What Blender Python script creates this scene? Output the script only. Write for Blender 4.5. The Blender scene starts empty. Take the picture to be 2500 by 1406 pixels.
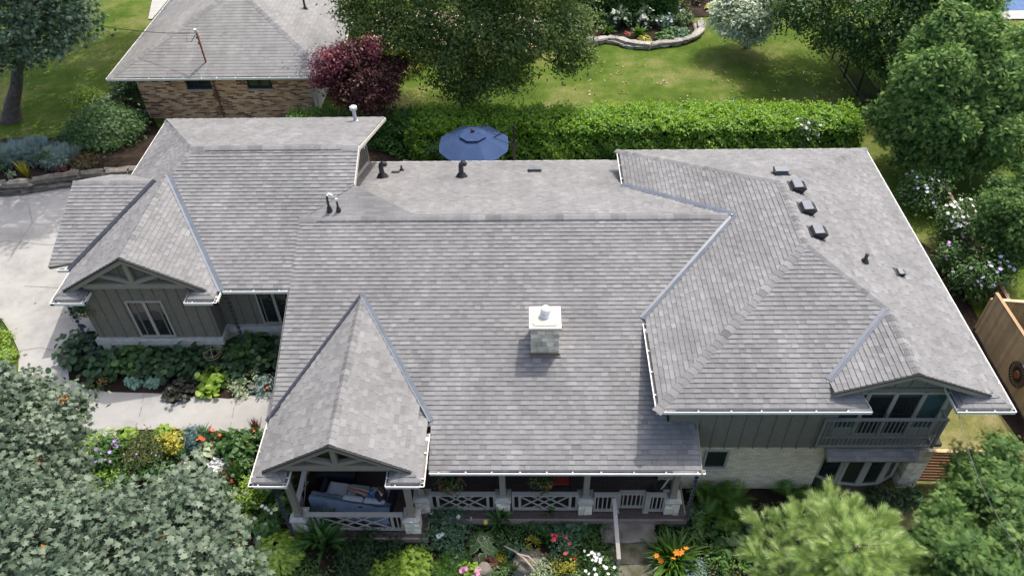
import bpy, bmesh, math, random
import numpy as np
from mathutils import Vector, Matrix
from mathutils.geometry import delaunay_2d_cdt

# ------------------------------------------------------------------ camera, sky, sun, exposure
scn = bpy.context.scene
CAM_H, CAM_F = 21.75, 1902.87
PITCH, ROLL, YAW = math.radians(43.155), math.radians(1.406), math.radians(1.706)
cy_, sy_ = math.cos(YAW), math.sin(YAW)
def _yaw(v): return np.array([cy_*v[0]-sy_*v[1], sy_*v[0]+cy_*v[1], v[2]])
FWD = _yaw((0, math.cos(PITCH), -math.sin(PITCH)))
R0 = _yaw((1, 0, 0)); U0 = _yaw((0, math.sin(PITCH), math.cos(PITCH)))
cr_, sr_ = math.cos(ROLL), math.sin(ROLL)
RGT = R0*cr_ - U0*sr_; UPV = R0*sr_ + U0*cr_
CAMP = np.array([0, 0, CAM_H])
cam = bpy.data.cameras.new('camera'); camo = bpy.data.objects.new('camera', cam)
scn.collection.objects.link(camo); scn.camera = camo
camo.matrix_world = Matrix(((RGT[0], UPV[0], -FWD[0], 0), (RGT[1], UPV[1], -FWD[1], 0), (RGT[2], UPV[2], -FWD[2], CAM_H), (0, 0, 0, 1)))
cam.sensor_width = 36; cam.lens = CAM_F*36/2500; cam.clip_end = 2000; cam.clip_start = 0.1

SUN_EL, SUN_AZ = math.radians(62.5), math.radians(36)      # azimuth from +Y towards +X
world = bpy.data.worlds.new('World'); scn.world = world; world.use_nodes = True
wt = world.node_tree; wt.nodes.clear()
sky = wt.nodes.new('ShaderNodeTexSky'); sky.sky_type = 'NISHITA'; sky.sun_disc = False
sky.sun_elevation = SUN_EL; sky.sun_rotation = SUN_AZ; sky.air_density = 1.0; sky.dust_density = 5.0; sky.ozone_density = 0.5
bg = wt.nodes.new('ShaderNodeBackground'); bg.inputs[1].default_value = 0.15
wo = wt.nodes.new('ShaderNodeOutputWorld')
wt.links.new(sky.outputs[0], bg.inputs[0]); wt.links.new(bg.outputs[0], wo.inputs[0])
sl = bpy.data.lights.new('sun', 'SUN'); sl.energy = 2.0; sl.angle = math.radians(0.55); sl.color = (1, 0.955, 0.89)
so = bpy.data.objects.new('sun', sl); scn.collection.objects.link(so)
sd = Vector((math.sin(SUN_AZ)*math.cos(SUN_EL), math.cos(SUN_AZ)*math.cos(SUN_EL), math.sin(SUN_EL)))
so.rotation_euler = sd.to_track_quat('Z', 'Y').to_euler(); so.location = (20, 30, 60)
scn.view_settings.view_transform = 'Standard'; scn.view_settings.look = 'None'
scn.view_settings.exposure = 0.9; scn.view_settings.gamma = 1
scn.render.engine = 'CYCLES'
scn.cycles.max_bounces = 9; scn.cycles.diffuse_bounces = 6; scn.cycles.glossy_bounces = 2; scn.cycles.transmission_bounces = 4
scn.cycles.transparent_max_bounces = 4; scn.cycles.caustics_reflective = False; scn.cycles.caustics_refractive = False
scn.cycles.use_denoising = True

# ------------------------------------------------------------------ geometry of the site
def sstep(t):
    t = np.clip(t, 0, 1); return t*t*(3-2*t)
def ground_z(x, y):
    x = np.asarray(x, float); y = np.asarray(y, float)
    base = -0.3 + 0.9*sstep((y-12.5)/12.0)
    left = sstep((-5.0-x)/3.5)*(2.0*sstep((y-9.0)/7.0) - 0.9*sstep((y-12.5)/12.0) - 0.5*sstep((y-29.0)/4.0))
    return base + left
def gz(x, y): return float(ground_z(x, y))
def ray(px, py):
    a = px-1250; b = 703-py
    return FWD*CAM_F + RGT*a + UPV*b
def at_z(px, py, z):
    d = ray(px, py); return CAMP + d*((z-CAM_H)/d[2])
def at_y(px, py, y):
    d = ray(px, py); return CAMP + d*(y/d[1])
def G(px, py):                                   # the point of the ground seen there
    z = 0.6
    for _ in range(25):
        p = at_z(px, py, z); z = 0.5*z + 0.5*gz(p[0], p[1])
    return at_z(px, py, z)
def mpp(p): return float((np.array(p)-CAMP) @ FWD)/CAM_F     # metres per photo pixel at a point

# ------------------------------------------------------------------ objects
COL = scn.collection
def link(o):
    COL.objects.link(o); return o
def tag(o, label=None, cat=None, group=None, kind=None):
    if label: o['label'] = label
    if cat: o['category'] = cat
    if group: o['group'] = group
    if kind: o['kind'] = kind
    return o
def thing(name, label, cat, loc=(0, 0, 0), rz=0, group=None):
    o = link(bpy.data.objects.new(name, None)); o.location = loc; o.rotation_euler = (0, 0, rz); o.empty_display_size = 0.3
    return tag(o, label, cat, group)
def attach(o, parent, world_coords=True):
    if parent is not None:
        o.parent = parent
        if world_coords:
            p = parent; L = Vector((0, 0, 0))
            while p is not None:
                L += Vector(p.location); p = p.parent
            o.location = -L
    return o
def dup(root, loc, rz=0, label=None, group=None, scale=None):
    r = root.copy(); link(r); r.location = loc; r.rotation_euler = (0, 0, rz)
    if scale: r.scale = (scale,)*3
    if label: r['label'] = label
    if group: r['group'] = group
    for ch in list(root.children):
        c = ch.copy(); link(c); c.parent = r
        for g in ch.children:
            d = g.copy(); link(d); d.parent = c
    return r

class MB:
    def __init__(s): s.v = []; s.f = []; s.t = []
    def add(s, vs, fs, t=0.5):
        k = len(s.v); s.v += [tuple(map(float, p)) for p in vs]
        for f in fs: s.f.append(tuple(i+k for i in f)); s.t.append(t)
        return s
    def box(s, x0, x1, y0, y1, z0, z1, t=0.5):
        return s.add([(x0,y0,z0),(x1,y0,z0),(x1,y1,z0),(x0,y1,z0),(x0,y0,z1),(x1,y0,z1),(x1,y1,z1),(x0,y1,z1)],
                     [(3,2,1,0),(4,5,6,7),(0,1,5,4),(1,2,6,5),(2,3,7,6),(3,0,4,7)], t)
    def bar(s, a, b, w, h, up=(0, 0, 1), t=0.5):     # a rectangular bar, w across, h along up
        a = np.array(a, float); b = np.array(b, float); d = b-a; d /= np.linalg.norm(d)
        u = np.array(up, float); u = u-d*(u@d)
        if np.linalg.norm(u) < 1e-6: u = np.array([1., 0, 0])-d*d[0]
        u /= np.linalg.norm(u); r = np.cross(d, u)
        c = [(-w/2,-h/2),(w/2,-h/2),(w/2,h/2),(-w/2,h/2)]
        return s.add([a+r*i+u*j for i, j in c]+[b+r*i+u*j for i, j in c],
                     [(0,1,2,3),(7,6,5,4),(0,4,5,1),(1,5,6,2),(2,6,7,3),(3,7,4,0)], t)
    def tube(s, pts, rad, n=8, cap=True, t=0.5):
        pts = [np.array(p, float) for p in pts]; m = len(pts)
        if np.isscalar(rad): rad = [rad]*m
        vs = []; prev = None
        for i, p in enumerate(pts):
            d = pts[min(i+1, m-1)]-pts[max(i-1, 0)]; d = d/(np.linalg.norm(d)+1e-9)
            if prev is None:
                a = np.array([1., 0, 0]) if abs(d[0]) < .8 else np.array([0, 1., 0])
            else: a = prev
            a = a-d*(a@d); a /= np.linalg.norm(a)+1e-9; b = np.cross(d, a); prev = a
            for k in range(n):
                w = 2*math.pi*k/n; vs.append(p+(a*math.cos(w)+b*math.sin(w))*rad[i])
        fs = []
        for i in range(m-1):
            for k in range(n):
                fs.append((i*n+k, i*n+(k+1)%n, (i+1)*n+(k+1)%n, (i+1)*n+k))
        if cap: fs += [tuple(range(n))[::-1], tuple(range((m-1)*n, m*n))]
        return s.add(vs, fs, t)
    def lathe(s, prof, c=(0, 0, 0), n=20, t=0.5):    # prof: (r, z) pairs
        vs = []; m = len(prof)
        for r, z in prof:
            for k in range(n):
                w = 2*math.pi*k/n; vs.append((c[0]+r*math.cos(w), c[1]+r*math.sin(w), c[2]+z))
        fs = [(i*n+k, i*n+(k+1)%n, (i+1)*n+(k+1)%n, (i+1)*n+k) for i in range(m-1) for k in range(n)]
        fs += [tuple(range(n))[::-1], tuple(range((m-1)*n, m*n))]
        return s.add(vs, fs, t)
    def prism(s, poly, off, t=0.5):                  # a flat polygon swept by the vector off
        n = len(poly); off = np.array(off, float)
        vs = [np.array(p, float) for p in poly]; vs = vs+[p+off for p in vs]
        fs = [tuple(range(n))[::-1], tuple(range(n, 2*n))]+[(i, (i+1)%n, n+(i+1)%n, n+i) for i in range(n)]
        return s.add(vs, fs, t)
    def build(s, name, m, parent=None, label=None, world_coords=True, smooth=False, loc=None, bevel=0):
        me = bpy.data.meshes.new(name); me.from_pydata(s.v, [], s.f); me.update()
        if loc is not None:
            me.transform(Matrix.Translation(-Vector(loc)))
        a = me.attributes.new('tint', 'FLOAT', 'FACE'); a.data.foreach_set('value', np.array(s.t, np.float32))
        bm = bmesh.new(); bm.from_mesh(me); bmesh.ops.recalc_face_normals(bm, faces=bm.faces); bm.to_mesh(me); bm.free()
        me.materials.append(m)
        if smooth: me.polygons.foreach_set('use_smooth', [True]*len(me.polygons))
        o = link(bpy.data.objects.new(name, me))
        if loc is not None: o.location = loc
        else: attach(o, parent, world_coords)
        if bevel:
            b = o.modifiers.new('bevel', 'BEVEL'); b.width = bevel; b.segments = 2; b.limit_method = 'ANGLE'
        if label: o['label'] = label
        return o

# ------------------------------------------------------------------ materials
def nodes(m):
    m.use_nodes = True; nt = m.node_tree; return nt, nt.nodes['Principled BSDF'], nt.nodes, nt.links
def ramp(N, cols):
    r = N.new('ShaderNodeValToRGB'); e = r.color_ramp.elements
    while len(e) < len(cols): e.new(0.5)
    for i, (p, c) in enumerate(cols):
        e[i].position = p; e[i].color = (*c, 1)
    return r
def mat(name, c1, c2=None, rough=0.6, scale=6.0, bump=0.0, bscale=None, metal=0.0, tint=0.0, spec=0.3, detail=6.0):
    """plain surface: two colours mixed by noise, optional bump, and a per-face tint"""
    m = bpy.data.materials.new(name); nt, P, N, L = nodes(m)
    tc = N.new('ShaderNodeTexCoord')
    nz = N.new('ShaderNodeTexNoise'); nz.inputs['Scale'].default_value = scale; nz.inputs['Detail'].default_value = detail
    L.new(tc.outputs['Object'], nz.inputs['Vector'])
    r = ramp(N, [(0.3, c1), (0.7, c2 or c1)]); L.new(nz.outputs['Fac'], r.inputs[0]); out = r.outputs[0]
    if tint:
        at = N.new('ShaderNodeAttribute'); at.attribute_name = 'tint'
        mr = N.new('ShaderNodeMapRange'); mr.inputs[3].default_value = 1-tint; mr.inputs[4].default_value = 1+tint
        L.new(at.outputs['Fac'], mr.inputs[0])
        hs = N.new('ShaderNodeHueSaturation'); L.new(out, hs.inputs['Color']); L.new(mr.outputs[0], hs.inputs['Value']); out = hs.outputs[0]
    L.new(out, P.inputs['Base Color']); P.inputs['Roughness'].default_value = rough
    P.inputs['Metallic'].default_value = metal; P.inputs['Specular IOR Level'].default_value = spec
    if bump:
        n2 = N.new('ShaderNodeTexNoise'); n2.inputs['Scale'].default_value = bscale or scale*4; n2.inputs['Detail'].default_value = 5
        L.new(tc.outputs['Object'], n2.inputs['Vector'])
        b = N.new('ShaderNodeBump'); b.inputs['Strength'].default_value = bump; b.inputs['Distance'].default_value = 0.03
        L.new(n2.outputs['Fac'], b.inputs['Height']); L.new(b.outputs[0], P.inputs['Normal'])
    return m
def shingle_mat(name, dark, mid, light):
    m = bpy.data.materials.new(name); nt, P, N, L = nodes(m)
    at = N.new('ShaderNodeAttribute'); at.attribute_name = 'tint'
    r = ramp(N, [(0.0, dark), (0.5, mid), (1.0, light)]); L.new(at.outputs['Fac'], r.inputs[0])
    tc = N.new('ShaderNodeTexCoord')
    n1 = N.new('ShaderNodeTexNoise'); n1.inputs['Scale'].default_value = 60; n1.inputs['Detail'].default_value = 4
    n2 = N.new('ShaderNodeTexNoise'); n2.inputs['Scale'].default_value = 0.55; n2.inputs['Detail'].default_value = 6; n2.inputs['Roughness'].default_value = 0.65
    L.new(tc.outputs['Object'], n1.inputs['Vector']); L.new(tc.outputs['Object'], n2.inputs['Vector'])
    a = N.new('ShaderNodeMapRange'); a.inputs[1].default_value = .25; a.inputs[2].default_value = .75; a.inputs[3].default_value = .72; a.inputs[4].default_value = 1.28
    L.new(n1.outputs['Fac'], a.inputs[0])
    b = N.new('ShaderNodeMapRange'); b.inputs[1].default_value = .3; b.inputs[2].default_value = .7; b.inputs[3].default_value = .84; b.inputs[4].default_value = 1.12
    L.new(n2.outputs['Fac'], b.inputs[0])
    mp = N.new('ShaderNodeMapping'); mp.inputs['Scale'].default_value = (1.9, .22, .22); L.new(tc.outputs['Object'], mp.inputs[0])     # rain streaks down the slope
    n3 = N.new('ShaderNodeTexNoise'); n3.inputs['Scale'].default_value = 1.0; n3.inputs['Detail'].default_value = 5; L.new(mp.outputs[0], n3.inputs['Vector'])
    s3 = N.new('ShaderNodeMapRange'); s3.inputs[1].default_value = .3; s3.inputs[2].default_value = .7; s3.inputs[3].default_value = .9; s3.inputs[4].default_value = 1.08; L.new(n3.outputs['Fac'], s3.inputs[0])
    m0 = N.new('ShaderNodeMath'); m0.operation = 'MULTIPLY'; L.new(a.outputs[0], m0.inputs[0]); L.new(s3.outputs[0], m0.inputs[1])
    mu = N.new('ShaderNodeMath'); mu.operation = 'MULTIPLY'; L.new(m0.outputs[0], mu.inputs[0]); L.new(b.outputs[0], mu.inputs[1])
    hs = N.new('ShaderNodeHueSaturation'); L.new(r.outputs[0], hs.inputs['Color']); L.new(mu.outputs[0], hs.inputs['Value'])
    L.new(hs.outputs[0], P.inputs['Base Color']); P.inputs['Roughness'].default_value = 0.82; P.inputs['Specular IOR Level'].default_value = 0.28
    bm_ = N.new('ShaderNodeBump'); bm_.inputs['Strength'].default_value = .5; bm_.inputs['Distance'].default_value = .006
    L.new(n1.outputs['Fac'], bm_.inputs['Height']); L.new(bm_.outputs[0], P.inputs['Normal'])
    return m
def brick_mat(name, cols, mortar, w=0.23, h=0.075, ms=0.012, contrast_noise=0.0):
    """courses of bricks on an upright wall: cols is a list of (position, colour) for the random brick shade"""
    m = bpy.data.materials.new(name); nt, P, N, L = nodes(m)
    tc = N.new('ShaderNodeTexCoord'); sp = N.new('ShaderNodeSeparateXYZ'); L.new(tc.outputs['Object'], sp.inputs[0])
    ad = N.new('ShaderNodeMath'); ad.operation = 'ADD'; L.new(sp.outputs['X'], ad.inputs[0]); L.new(sp.outputs['Y'], ad.inputs[1])
    cb = N.new('ShaderNodeCombineXYZ'); L.new(ad.outputs[0], cb.inputs[0]); L.new(sp.outputs['Z'], cb.inputs[1])
    bt = N.new('ShaderNodeTexBrick'); bt.inputs['Scale'].default_value = 1; bt.inputs['Brick Width'].default_value = w
    bt.inputs['Row Height'].default_value = h; bt.inputs['Mortar Size'].default_value = ms; bt.inputs['Mortar Smooth'].default_value = .2
    bt.inputs['Color1'].default_value = (0, 0, 0, 1); bt.inputs['Color2'].default_value = (1, 1, 1, 1); bt.inputs['Mortar'].default_value = (.5, .5, .5, 1)
    L.new(cb.outputs[0], bt.inputs['Vector'])
    r = ramp(N, cols); r.color_ramp.interpolation = 'LINEAR'; L.new(bt.outputs['Color'], r.inputs[0])
    nz = N.new('ShaderNodeTexNoise'); nz.inputs['Scale'].default_value = 2.5; nz.inputs['Detail'].default_value = 8; L.new(tc.outputs['Object'], nz.inputs['Vector'])
    mr = N.new('ShaderNodeMapRange'); mr.inputs[3].default_value = .75; mr.inputs[4].default_value = 1.25; L.new(nz.outputs['Fac'], mr.inputs[0])
    hs = N.new('ShaderNodeHueSaturation'); L.new(r.outputs[0], hs.inputs['Color']); L.new(mr.outputs[0], hs.inputs['Value'])
    mx = N.new('ShaderNodeMix'); mx.data_type = 'RGBA'; L.new(bt.outputs['Fac'], mx.inputs[0]); L.new(hs.outputs[0], mx.inputs[6]); mx.inputs[7].default_value = (*mortar, 1)
    L.new(mx.outputs[2], P.inputs['Base Color']); P.inputs['Roughness'].default_value = .88; P.inputs['Specular IOR Level'].default_value = .2
    inv = N.new('ShaderNodeMath'); inv.operation = 'SUBTRACT'; inv.inputs[0].default_value = 1; L.new(bt.outputs['Fac'], inv.inputs[1])
    b = N.new('ShaderNodeBump'); b.inputs['Strength'].default_value = .8; b.inputs['Distance'].default_value = .012; L.new(inv.outputs[0], b.inputs['Height']); L.new(b.outputs[0], P.inputs['Normal'])
    return m
def leaf_mat(name, c0, c1, c2, rough=0.45, trans=0.3, spec=0.4, tcol=None):
    m = bpy.data.materials.new(name); nt, P, N, L = nodes(m)
    at = N.new('ShaderNodeAttribute'); at.attribute_name = 'tint'
    r = ramp(N, [(0.0, c0), (0.5, c1), (1.0, c2)]); L.new(at.outputs['Fac'], r.inputs[0])
    L.new(r.outputs[0], P.inputs['Base Color']); P.inputs['Roughness'].default_value = rough; P.inputs['Specular IOR Level'].default_value = spec
    if trans:
        tr = N.new('ShaderNodeBsdfTranslucent')
        hs = N.new('ShaderNodeHueSaturation'); hs.inputs['Value'].default_value = 1.5; hs.inputs['Saturation'].default_value = 1.15; hs.inputs['Hue'].default_value = .485
        L.new(r.outputs[0], hs.inputs['Color']); L.new(hs.outputs[0], tr.inputs[0])
        mx = N.new('ShaderNodeMixShader'); mx.inputs[0].default_value = trans
        L.new(P.outputs[0], mx.inputs[1]); L.new(tr.outputs[0], mx.inputs[2]); L.new(mx.outputs[0], N['Material Output'].inputs[0])
    return m
def glass_mat(name, col=(.012, .016, .018), rough=.04, c2=None):
    return mat(name, col, c2 or tuple(c*1.9 for c in col), rough=rough, scale=1.1, spec=.65)
# ------------------------------------------------------------------ house materials
M_SH = shingle_mat('grey shingles', (.130, .130, .131), (.188, .188, .188), (.246, .246, .246))
M_SHN = shingle_mat('old grey shingles', (.17, .17, .17), (.215, .215, .213), (.26, .258, .255))
M_TRIM = mat('taupe trim', (.25, .23, .185), (.285, .262, .212), .6, 3)
M_RAIL = mat('taupe rail paint', (.36, .335, .30), (.40, .375, .335), .55, 5)
M_WALL = mat('taupe board siding', (.170, .150, .126), (.21, .187, .158), .65, 9, bump=.25, bscale=60)
M_WALLR = mat('dark green grey siding', (.195, .182, .152), (.232, .218, .184), .65, 9, bump=.25, bscale=60)
M_FLASH_SHADE = mat('valley metal painted shade', (.028, .032, .045), (.045, .05, .066), .5, 4)  # darker copy of the valley metal: shade of the left valleys painted in
M_DARK = mat('black edge', (.02, .02, .022), (.03, .03, .032), .7)
M_WHITE = mat('white gutter', (.80, .79, .76), (.72, .71, .68), .4, 3)
M_DIRT = mat('gutter debris', (.05, .042, .035), (.35, .34, .32), .9, 45)
M_FLASH = mat('slate blue valley metal', (.095, .112, .14), (.13, .15, .18), .4, 4, spec=.5)
M_BLACK = mat('black plastic', (.018, .019, .022), (.03, .031, .035), .3, 4, spec=.6)
M_GALV = mat('galvanised pipe', (.55, .58, .60), (.62, .64, .66), .35, 6, metal=.35)
M_PVC = mat('white pipe', (.78, .78, .76), None, .4)
M_GLASS = glass_mat('dark glass')
M_GLASS_T = glass_mat('teal curtain glass', (.018, .045, .05), .05, (.05, .11, .115))
M_FRAME = mat('window frame', (.36, .34, .30), (.40, .385, .345), .45)
M_DECK = mat('dark brown deck', (.075, .055, .048), (.115, .09, .082), .6, 14)
M_CREAM = brick_mat('cream brick', [(0, (.66, .57, .43)), (.5, (.77, .68, .53)), (1, (.83, .75, .61))], (.54, .47, .37), ms=.008)
M_STONE = mat('pier stone', (.58, .525, .42), (.82, .755, .63), .85, 5, bump=.5, bscale=26, tint=.35)
M_CAP = mat('limestone cap', (.40, .39, .35), (.55, .54, .50), .85, 7, bump=.4, bscale=30)
M_CAPW = mat('pale chimney cap', (.50, .47, .40), (.62, .59, .53), .8, 9, bump=.3, bscale=30)
M_CONCW = mat('chimney wash', (.46, .42, .34), (.58, .54, .46), .9, 5)
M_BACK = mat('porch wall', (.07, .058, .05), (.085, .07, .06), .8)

# ------------------------------------------------------------------ roofs: real courses of shingles
def clip(poly, a, b, c):                               # keep a*u+b*v <= c
    out = []; n = len(poly)
    for i in range(n):
        p = poly[i]; q = poly[(i+1)%n]; fp = a*p[0]+b*p[1]-c; fq = a*q[0]+b*q[1]-c
        if fp <= 0: out.append(p)
        if fp*fq < 0:
            t = fp/(fp-fq); out.append((p[0]+t*(q[0]-p[0]), p[1]+t*(q[1]-p[1])))
    return out
def shingles(name, pieces, U, parent, seed, m=None, expo=.148, wmin=.12, wmax=.34, lift=.021, slab=True, tabs=True, vzero=None, trim=None):
    """pieces: convex 3-D polygons of one roof plane; U: horizontal direction of the courses"""
    m = m or M_SH; rng = random.Random(seed); U = np.array(U, float); U /= np.linalg.norm(U)
    A = [np.array(p, float) for p in pieces[0]]; O = A[0]
    nrm = np.cross(A[1]-A[0], A[2]-A[0]); nrm /= np.linalg.norm(nrm)
    if nrm[2] < 0: nrm = -nrm
    h_ = np.cross((0, 0, 1.), nrm)
    if np.linalg.norm(h_) > .05: U = h_/np.linalg.norm(h_)*(1 if h_@U >= 0 else -1)
    V = np.cross(nrm, U)
    if V[2] < 0: V = -V
    P2 = [[((np.array(p)-O)@U, (np.array(p)-O)@V) for p in pc] for pc in pieces]
    for k, pc in enumerate(P2):
        ar = sum(pc[i][0]*pc[(i+1)%len(pc)][1]-pc[(i+1)%len(pc)][0]*pc[i][1] for i in range(len(pc)))
        if ar < 0: P2[k] = pc[::-1]
    us = [p[0] for pc in P2 for p in pc]; vs_ = [p[1] for pc in P2 for p in pc]
    u0, u1, v0, v1 = min(us), max(us), min(vs_), max(vs_)
    mb = MB(); row = 0; v = v0
    edges = []
    for pc in P2:
        e = []
        for i in range(len(pc)):
            p, q = pc[i], pc[(i+1)%len(pc)]; a, b = q[1]-p[1], -(q[0]-p[0]); l = math.hypot(a, b)
            if l > 1e-6: e.append((a/l, b/l, (a*p[0]+b*p[1])/l))
        edges.append(e)
    while v < v1:
        u = u0-rng.random()*.5; hi = rng.random() < .5
        while u < u1:
            w = rng.uniform(wmin, wmax); hi = not hi
            t = min(1, max(0, (rng.gauss(.60, .12) if hi else rng.gauss(.45, .10))))
            h = lift+(.007 if hi and tabs else 0)
            ua, ub = u+.0015, u+w-.0015; quad = [(ua, v), (ub, v), (ub, v+expo), (ua, v+expo)]
            for e in edges:
                poly = quad; inside = True
                for (a, b, c) in e:
                    if any(a*p[0]+b*p[1] > c+1e-7 for p in poly):
                        inside = False; poly = clip(poly, a, b, c)
                        if len(poly) < 3: break
                if len(poly) < 3: continue
                top = []; low = []
                for p in poly:
                    base = O+U*p[0]+V*p[1]; top.append(base+nrm*(.004+h*(1-.85*(p[1]-v)/expo))); low.append(base+nrm*.0005)
                n = len(poly); mb.add(top+low, [tuple(range(n))]+[(i, (i+1)%n, n+(i+1)%n, n+i) for i in range(n)], t)
            u += w
        v += expo; row += 1
    o = mb.build(name, m, parent)
    if slab:
        sb = MB()
        for pc in pieces:
            q = [np.array(p, float)-nrm*.002 for p in pc]; sb.prism(q, -nrm*.13)
        sb.build('roof_deck', trim or M_TRIM, o, world_coords=True)
    return o
def caps(parent, a, b, nA, nB, seed, w=.15, step=.22, lift=.026, vent=False, m=None):
    """overlapping cap shingles along a ridge or hip from the low end a to the high end b"""
    rng = random.Random(seed); a = np.array(a, float); b = np.array(b, float); L = np.linalg.norm(b-a); d = (b-a)/L
    def side(n):
        n = np.array(n, float); n /= np.linalg.norm(n); s = np.cross(n, d); s /= np.linalg.norm(s)
        if s[2] > 0 or (abs(s[2]) < 1e-6): s = s if s[2] < 0 else -s
        return s, n
    sA, nA = side(nA); sB, nB = side(nB); up = nA+nB; up /= np.linalg.norm(up)
    mb = MB(); k = 0; x = 0.0
    while x < L-.05:
        x1 = min(x+step*1.05, L); t = min(1, max(0, rng.gauss(.5, .2)))
        if vent: t = min(1, max(0, (.3, .62, .5, .72)[(k//2) % 4]+rng.gauss(0, .1)))
        f = []
        for q, z in (((x, lift+.008), (x1, lift+.004)) if vent else ((x, lift+.004), (x1, lift-.006))):
            c = a+d*q; r = [c+sA*w+nA*z*.8, c+sA*w*.45+nA*(z+.008), c+up*(z+.016), c+sB*w*.45+nB*(z+.008), c+sB*w+nB*z*.8]; f.append(r)
        f0, f1 = f; lo = [p-up*.02 for p in f0]; vs = f0+f1+lo; n = 5
        fs = [(i, i+1, n+i+1, n+i) for i in range(4)]+[(2*n+i, 2*n+i+1, i+1, i) for i in range(4)]
        mb.add(vs, fs, t); x += step; k += 1
    o = mb.build('ridge_cap', m or M_SH, parent)
    if vent:
        vb = MB()
        for s, n in ((sA, nA), (sB, nB)):
            vb.add([a+d*.6+s*(w-.03)+n*.0, b-d*.6+s*(w-.03)+n*.0, b-d*.6+s*(w-.02)+n*(lift+.008), a+d*.6+s*(w-.02)+n*(lift+.008),
                    a+d*.6+n*.0, b-d*.6+n*.0, b-d*.6+n*(lift-.004), a+d*.6+n*(lift-.004)], [(0,1,2,3),(4,5,6,7),(3,2,6,7)])
        vb.build('ridge_vent', M_DARK, o)
    return o
def flashing(parent, a, b, nA, nB, w=.11, lift=.032, m=None):
    a = np.array(a, float); b = np.array(b, float); d = (b-a)/np.linalg.norm(b-a); mb = MB()
    for n, sg in ((nA, 1), (nB, -1)):
        n = np.array(n, float); n /= np.linalg.norm(n); s = np.cross(n, d); s /= np.linalg.norm(s)
        if s[2] < 0: s = -s
        q = [a+n*lift, b+n*lift, b+s*w+n*lift, a+s*w+n*lift]; mb.prism(q, n*.004)
    mb.tube([a+np.array([0, 0, lift+.012]), b+np.array([0, 0, lift+.012])], .012, 5)
    return mb.build('valley_flashing', m or M_FLASH, parent)
def gutter(parent, a, b, out, seed=1, w=.115, h=.10, debris=True, ends=True):
    """a white trough between a and b; a and b lie on its outer lip, out points away from the wall"""
    a = np.array(a, float); b = np.array(b, float); o = np.array(out, float); L = np.linalg.norm(b-a); d = (b-a)/L; z = np.array([0, 0, 1.])
    mb = MB(); rng = random.Random(seed)
    q = lambda s, i, zz: a+d*s-o*i+z*zz
    mb.prism([q(0,0,0), q(L,0,0), q(L,0,-h), q(0,0,-h)], -o*.006)
    mb.prism([q(0,-.008,.006), q(L,-.008,.006), q(L,.016,.006), q(0,.016,.006)], -z*.007)
    mb.prism([q(0,.006,-h), q(L,.006,-h), q(L,w,-h), q(0,w,-h)], z*.006)
    mb.prism([q(0,w,.0), q(L,w,.0), q(L,w,-h-.02), q(0,w,-h-.02)], -o*.01)
    if ends:
        for s in (0.0, L-.006): mb.prism([q(s,0,0), q(s,w,0), q(s,w,-h), q(s,0,-h)], d*.006)
    s = .25
    while s < L-.1:
        mb.prism([q(s,.012,.002), q(s+.035,.012,.002), q(s+.035,w,.002), q(s,w,.002)], -z*.012); s += rng.uniform(.72, .95)
    g = mb.build('gutter', M_WHITE, parent)
    if debris:
        db = MB(); s, s1 = L*rng.uniform(.02, .12), L*rng.uniform(.85, .97)
        db.prism([q(s,.012,-.055), q(s1,.012,-.055), q(s1,w-.004,-.05), q(s,w-.004,-.05)], -z*.03); db.build('gutter_debris', M_DIRT, g)
    return g

H = thing('house', 'taupe two storey house with long grey shingle roofs, stone chimney and front porch', 'house', (0, 14, -.3))
MP = .3676; YE, ZE, YR = 12.544, 2.75, 20.572; ZR = ZE+MP*(YR-YE)
mz = lambda y: ZE+MP*(y-YE)                             # main front plane
XL = -7.66; ZU = 4.407; M3 = .392; UX0, UX1, UY0, UY1 = 3.51, 13.36, 13.434, 26.48
XM = (UX0+UX1)/2; UW = (UX1-UX0)/2; ZT = ZU+M3*UW; RY0, RY1 = UY0+UW, UY1-UW
GX0, GX1, GZ, G2 = -7.733, -2.888, 3.275, .5883; GXM = (GX0+GX1)/2; GZA = GZ+G2*(GX1-GXM); GY0, GYR = 11.777, 12.14
mf = lambda x, y: (x, y, mz(y))
yat = lambda z: YE+(z-ZE)/MP
NF = np.array([0, -MP, 1.]); NB = np.array([0, MP, 1.])
E_ = .10                                                # shingles stop short of the outer gutter lip
YV = yat(ZU); XV = UX0+(ZR-ZU)/M3; YGB = yat(GZ); YGT = yat(GZA)
# --- main roof
r = shingles('main_front_roof', [
    [mf(XL, YGB-.12), mf(GX1, YGB-.12), mf(GX1, YR), mf(XL, YR)],
    [mf(GX1, YE+E_), mf(UX0, YE+E_), mf(UX0, YR), mf(GX1, YR)],
    [mf(UX0, YV), mf(XV, YR), mf(UX0, YR)],
    [mf(UX0, YE+E_), mf(4.02, YE+E_), mf(4.02, YV+.3), mf(UX0, YV)],
    [mf(4.02, YE+E_), mf(4.86, YE+E_), mf(4.86, 13.98), mf(4.02, 13.98)]], (1, 0, 0), H, 11)
YB = 27.85
mbk = lambda x, y: (x, y, ZR-MP*(y-YR))
YVB = 2*YR-YV
shingles('main_back_roof', [[mbk(-7.72, YR), mbk(UX0, YR), mbk(UX0, YB-E_), mbk(-6.75, YB-E_)],
                            [mbk(UX0, YR), mbk(XV, YR), mbk(UX0, YVB)],
                            [mbk(UX0, YVB), mbk(3.95, YVB-.2), mbk(3.95, YB-E_), mbk(UX0, YB-E_)]], (1, 0, 0), H, 12)
caps(H, (XL-.02, YR, ZR), (XV-.2, YR, ZR), NF, NB, 3, w=.19, step=.26, lift=.03, vent=True)
gutter(H, (GX1+.02, YE, ZE), (4.98, YE, ZE), (0, -1, 0), 4)
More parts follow.
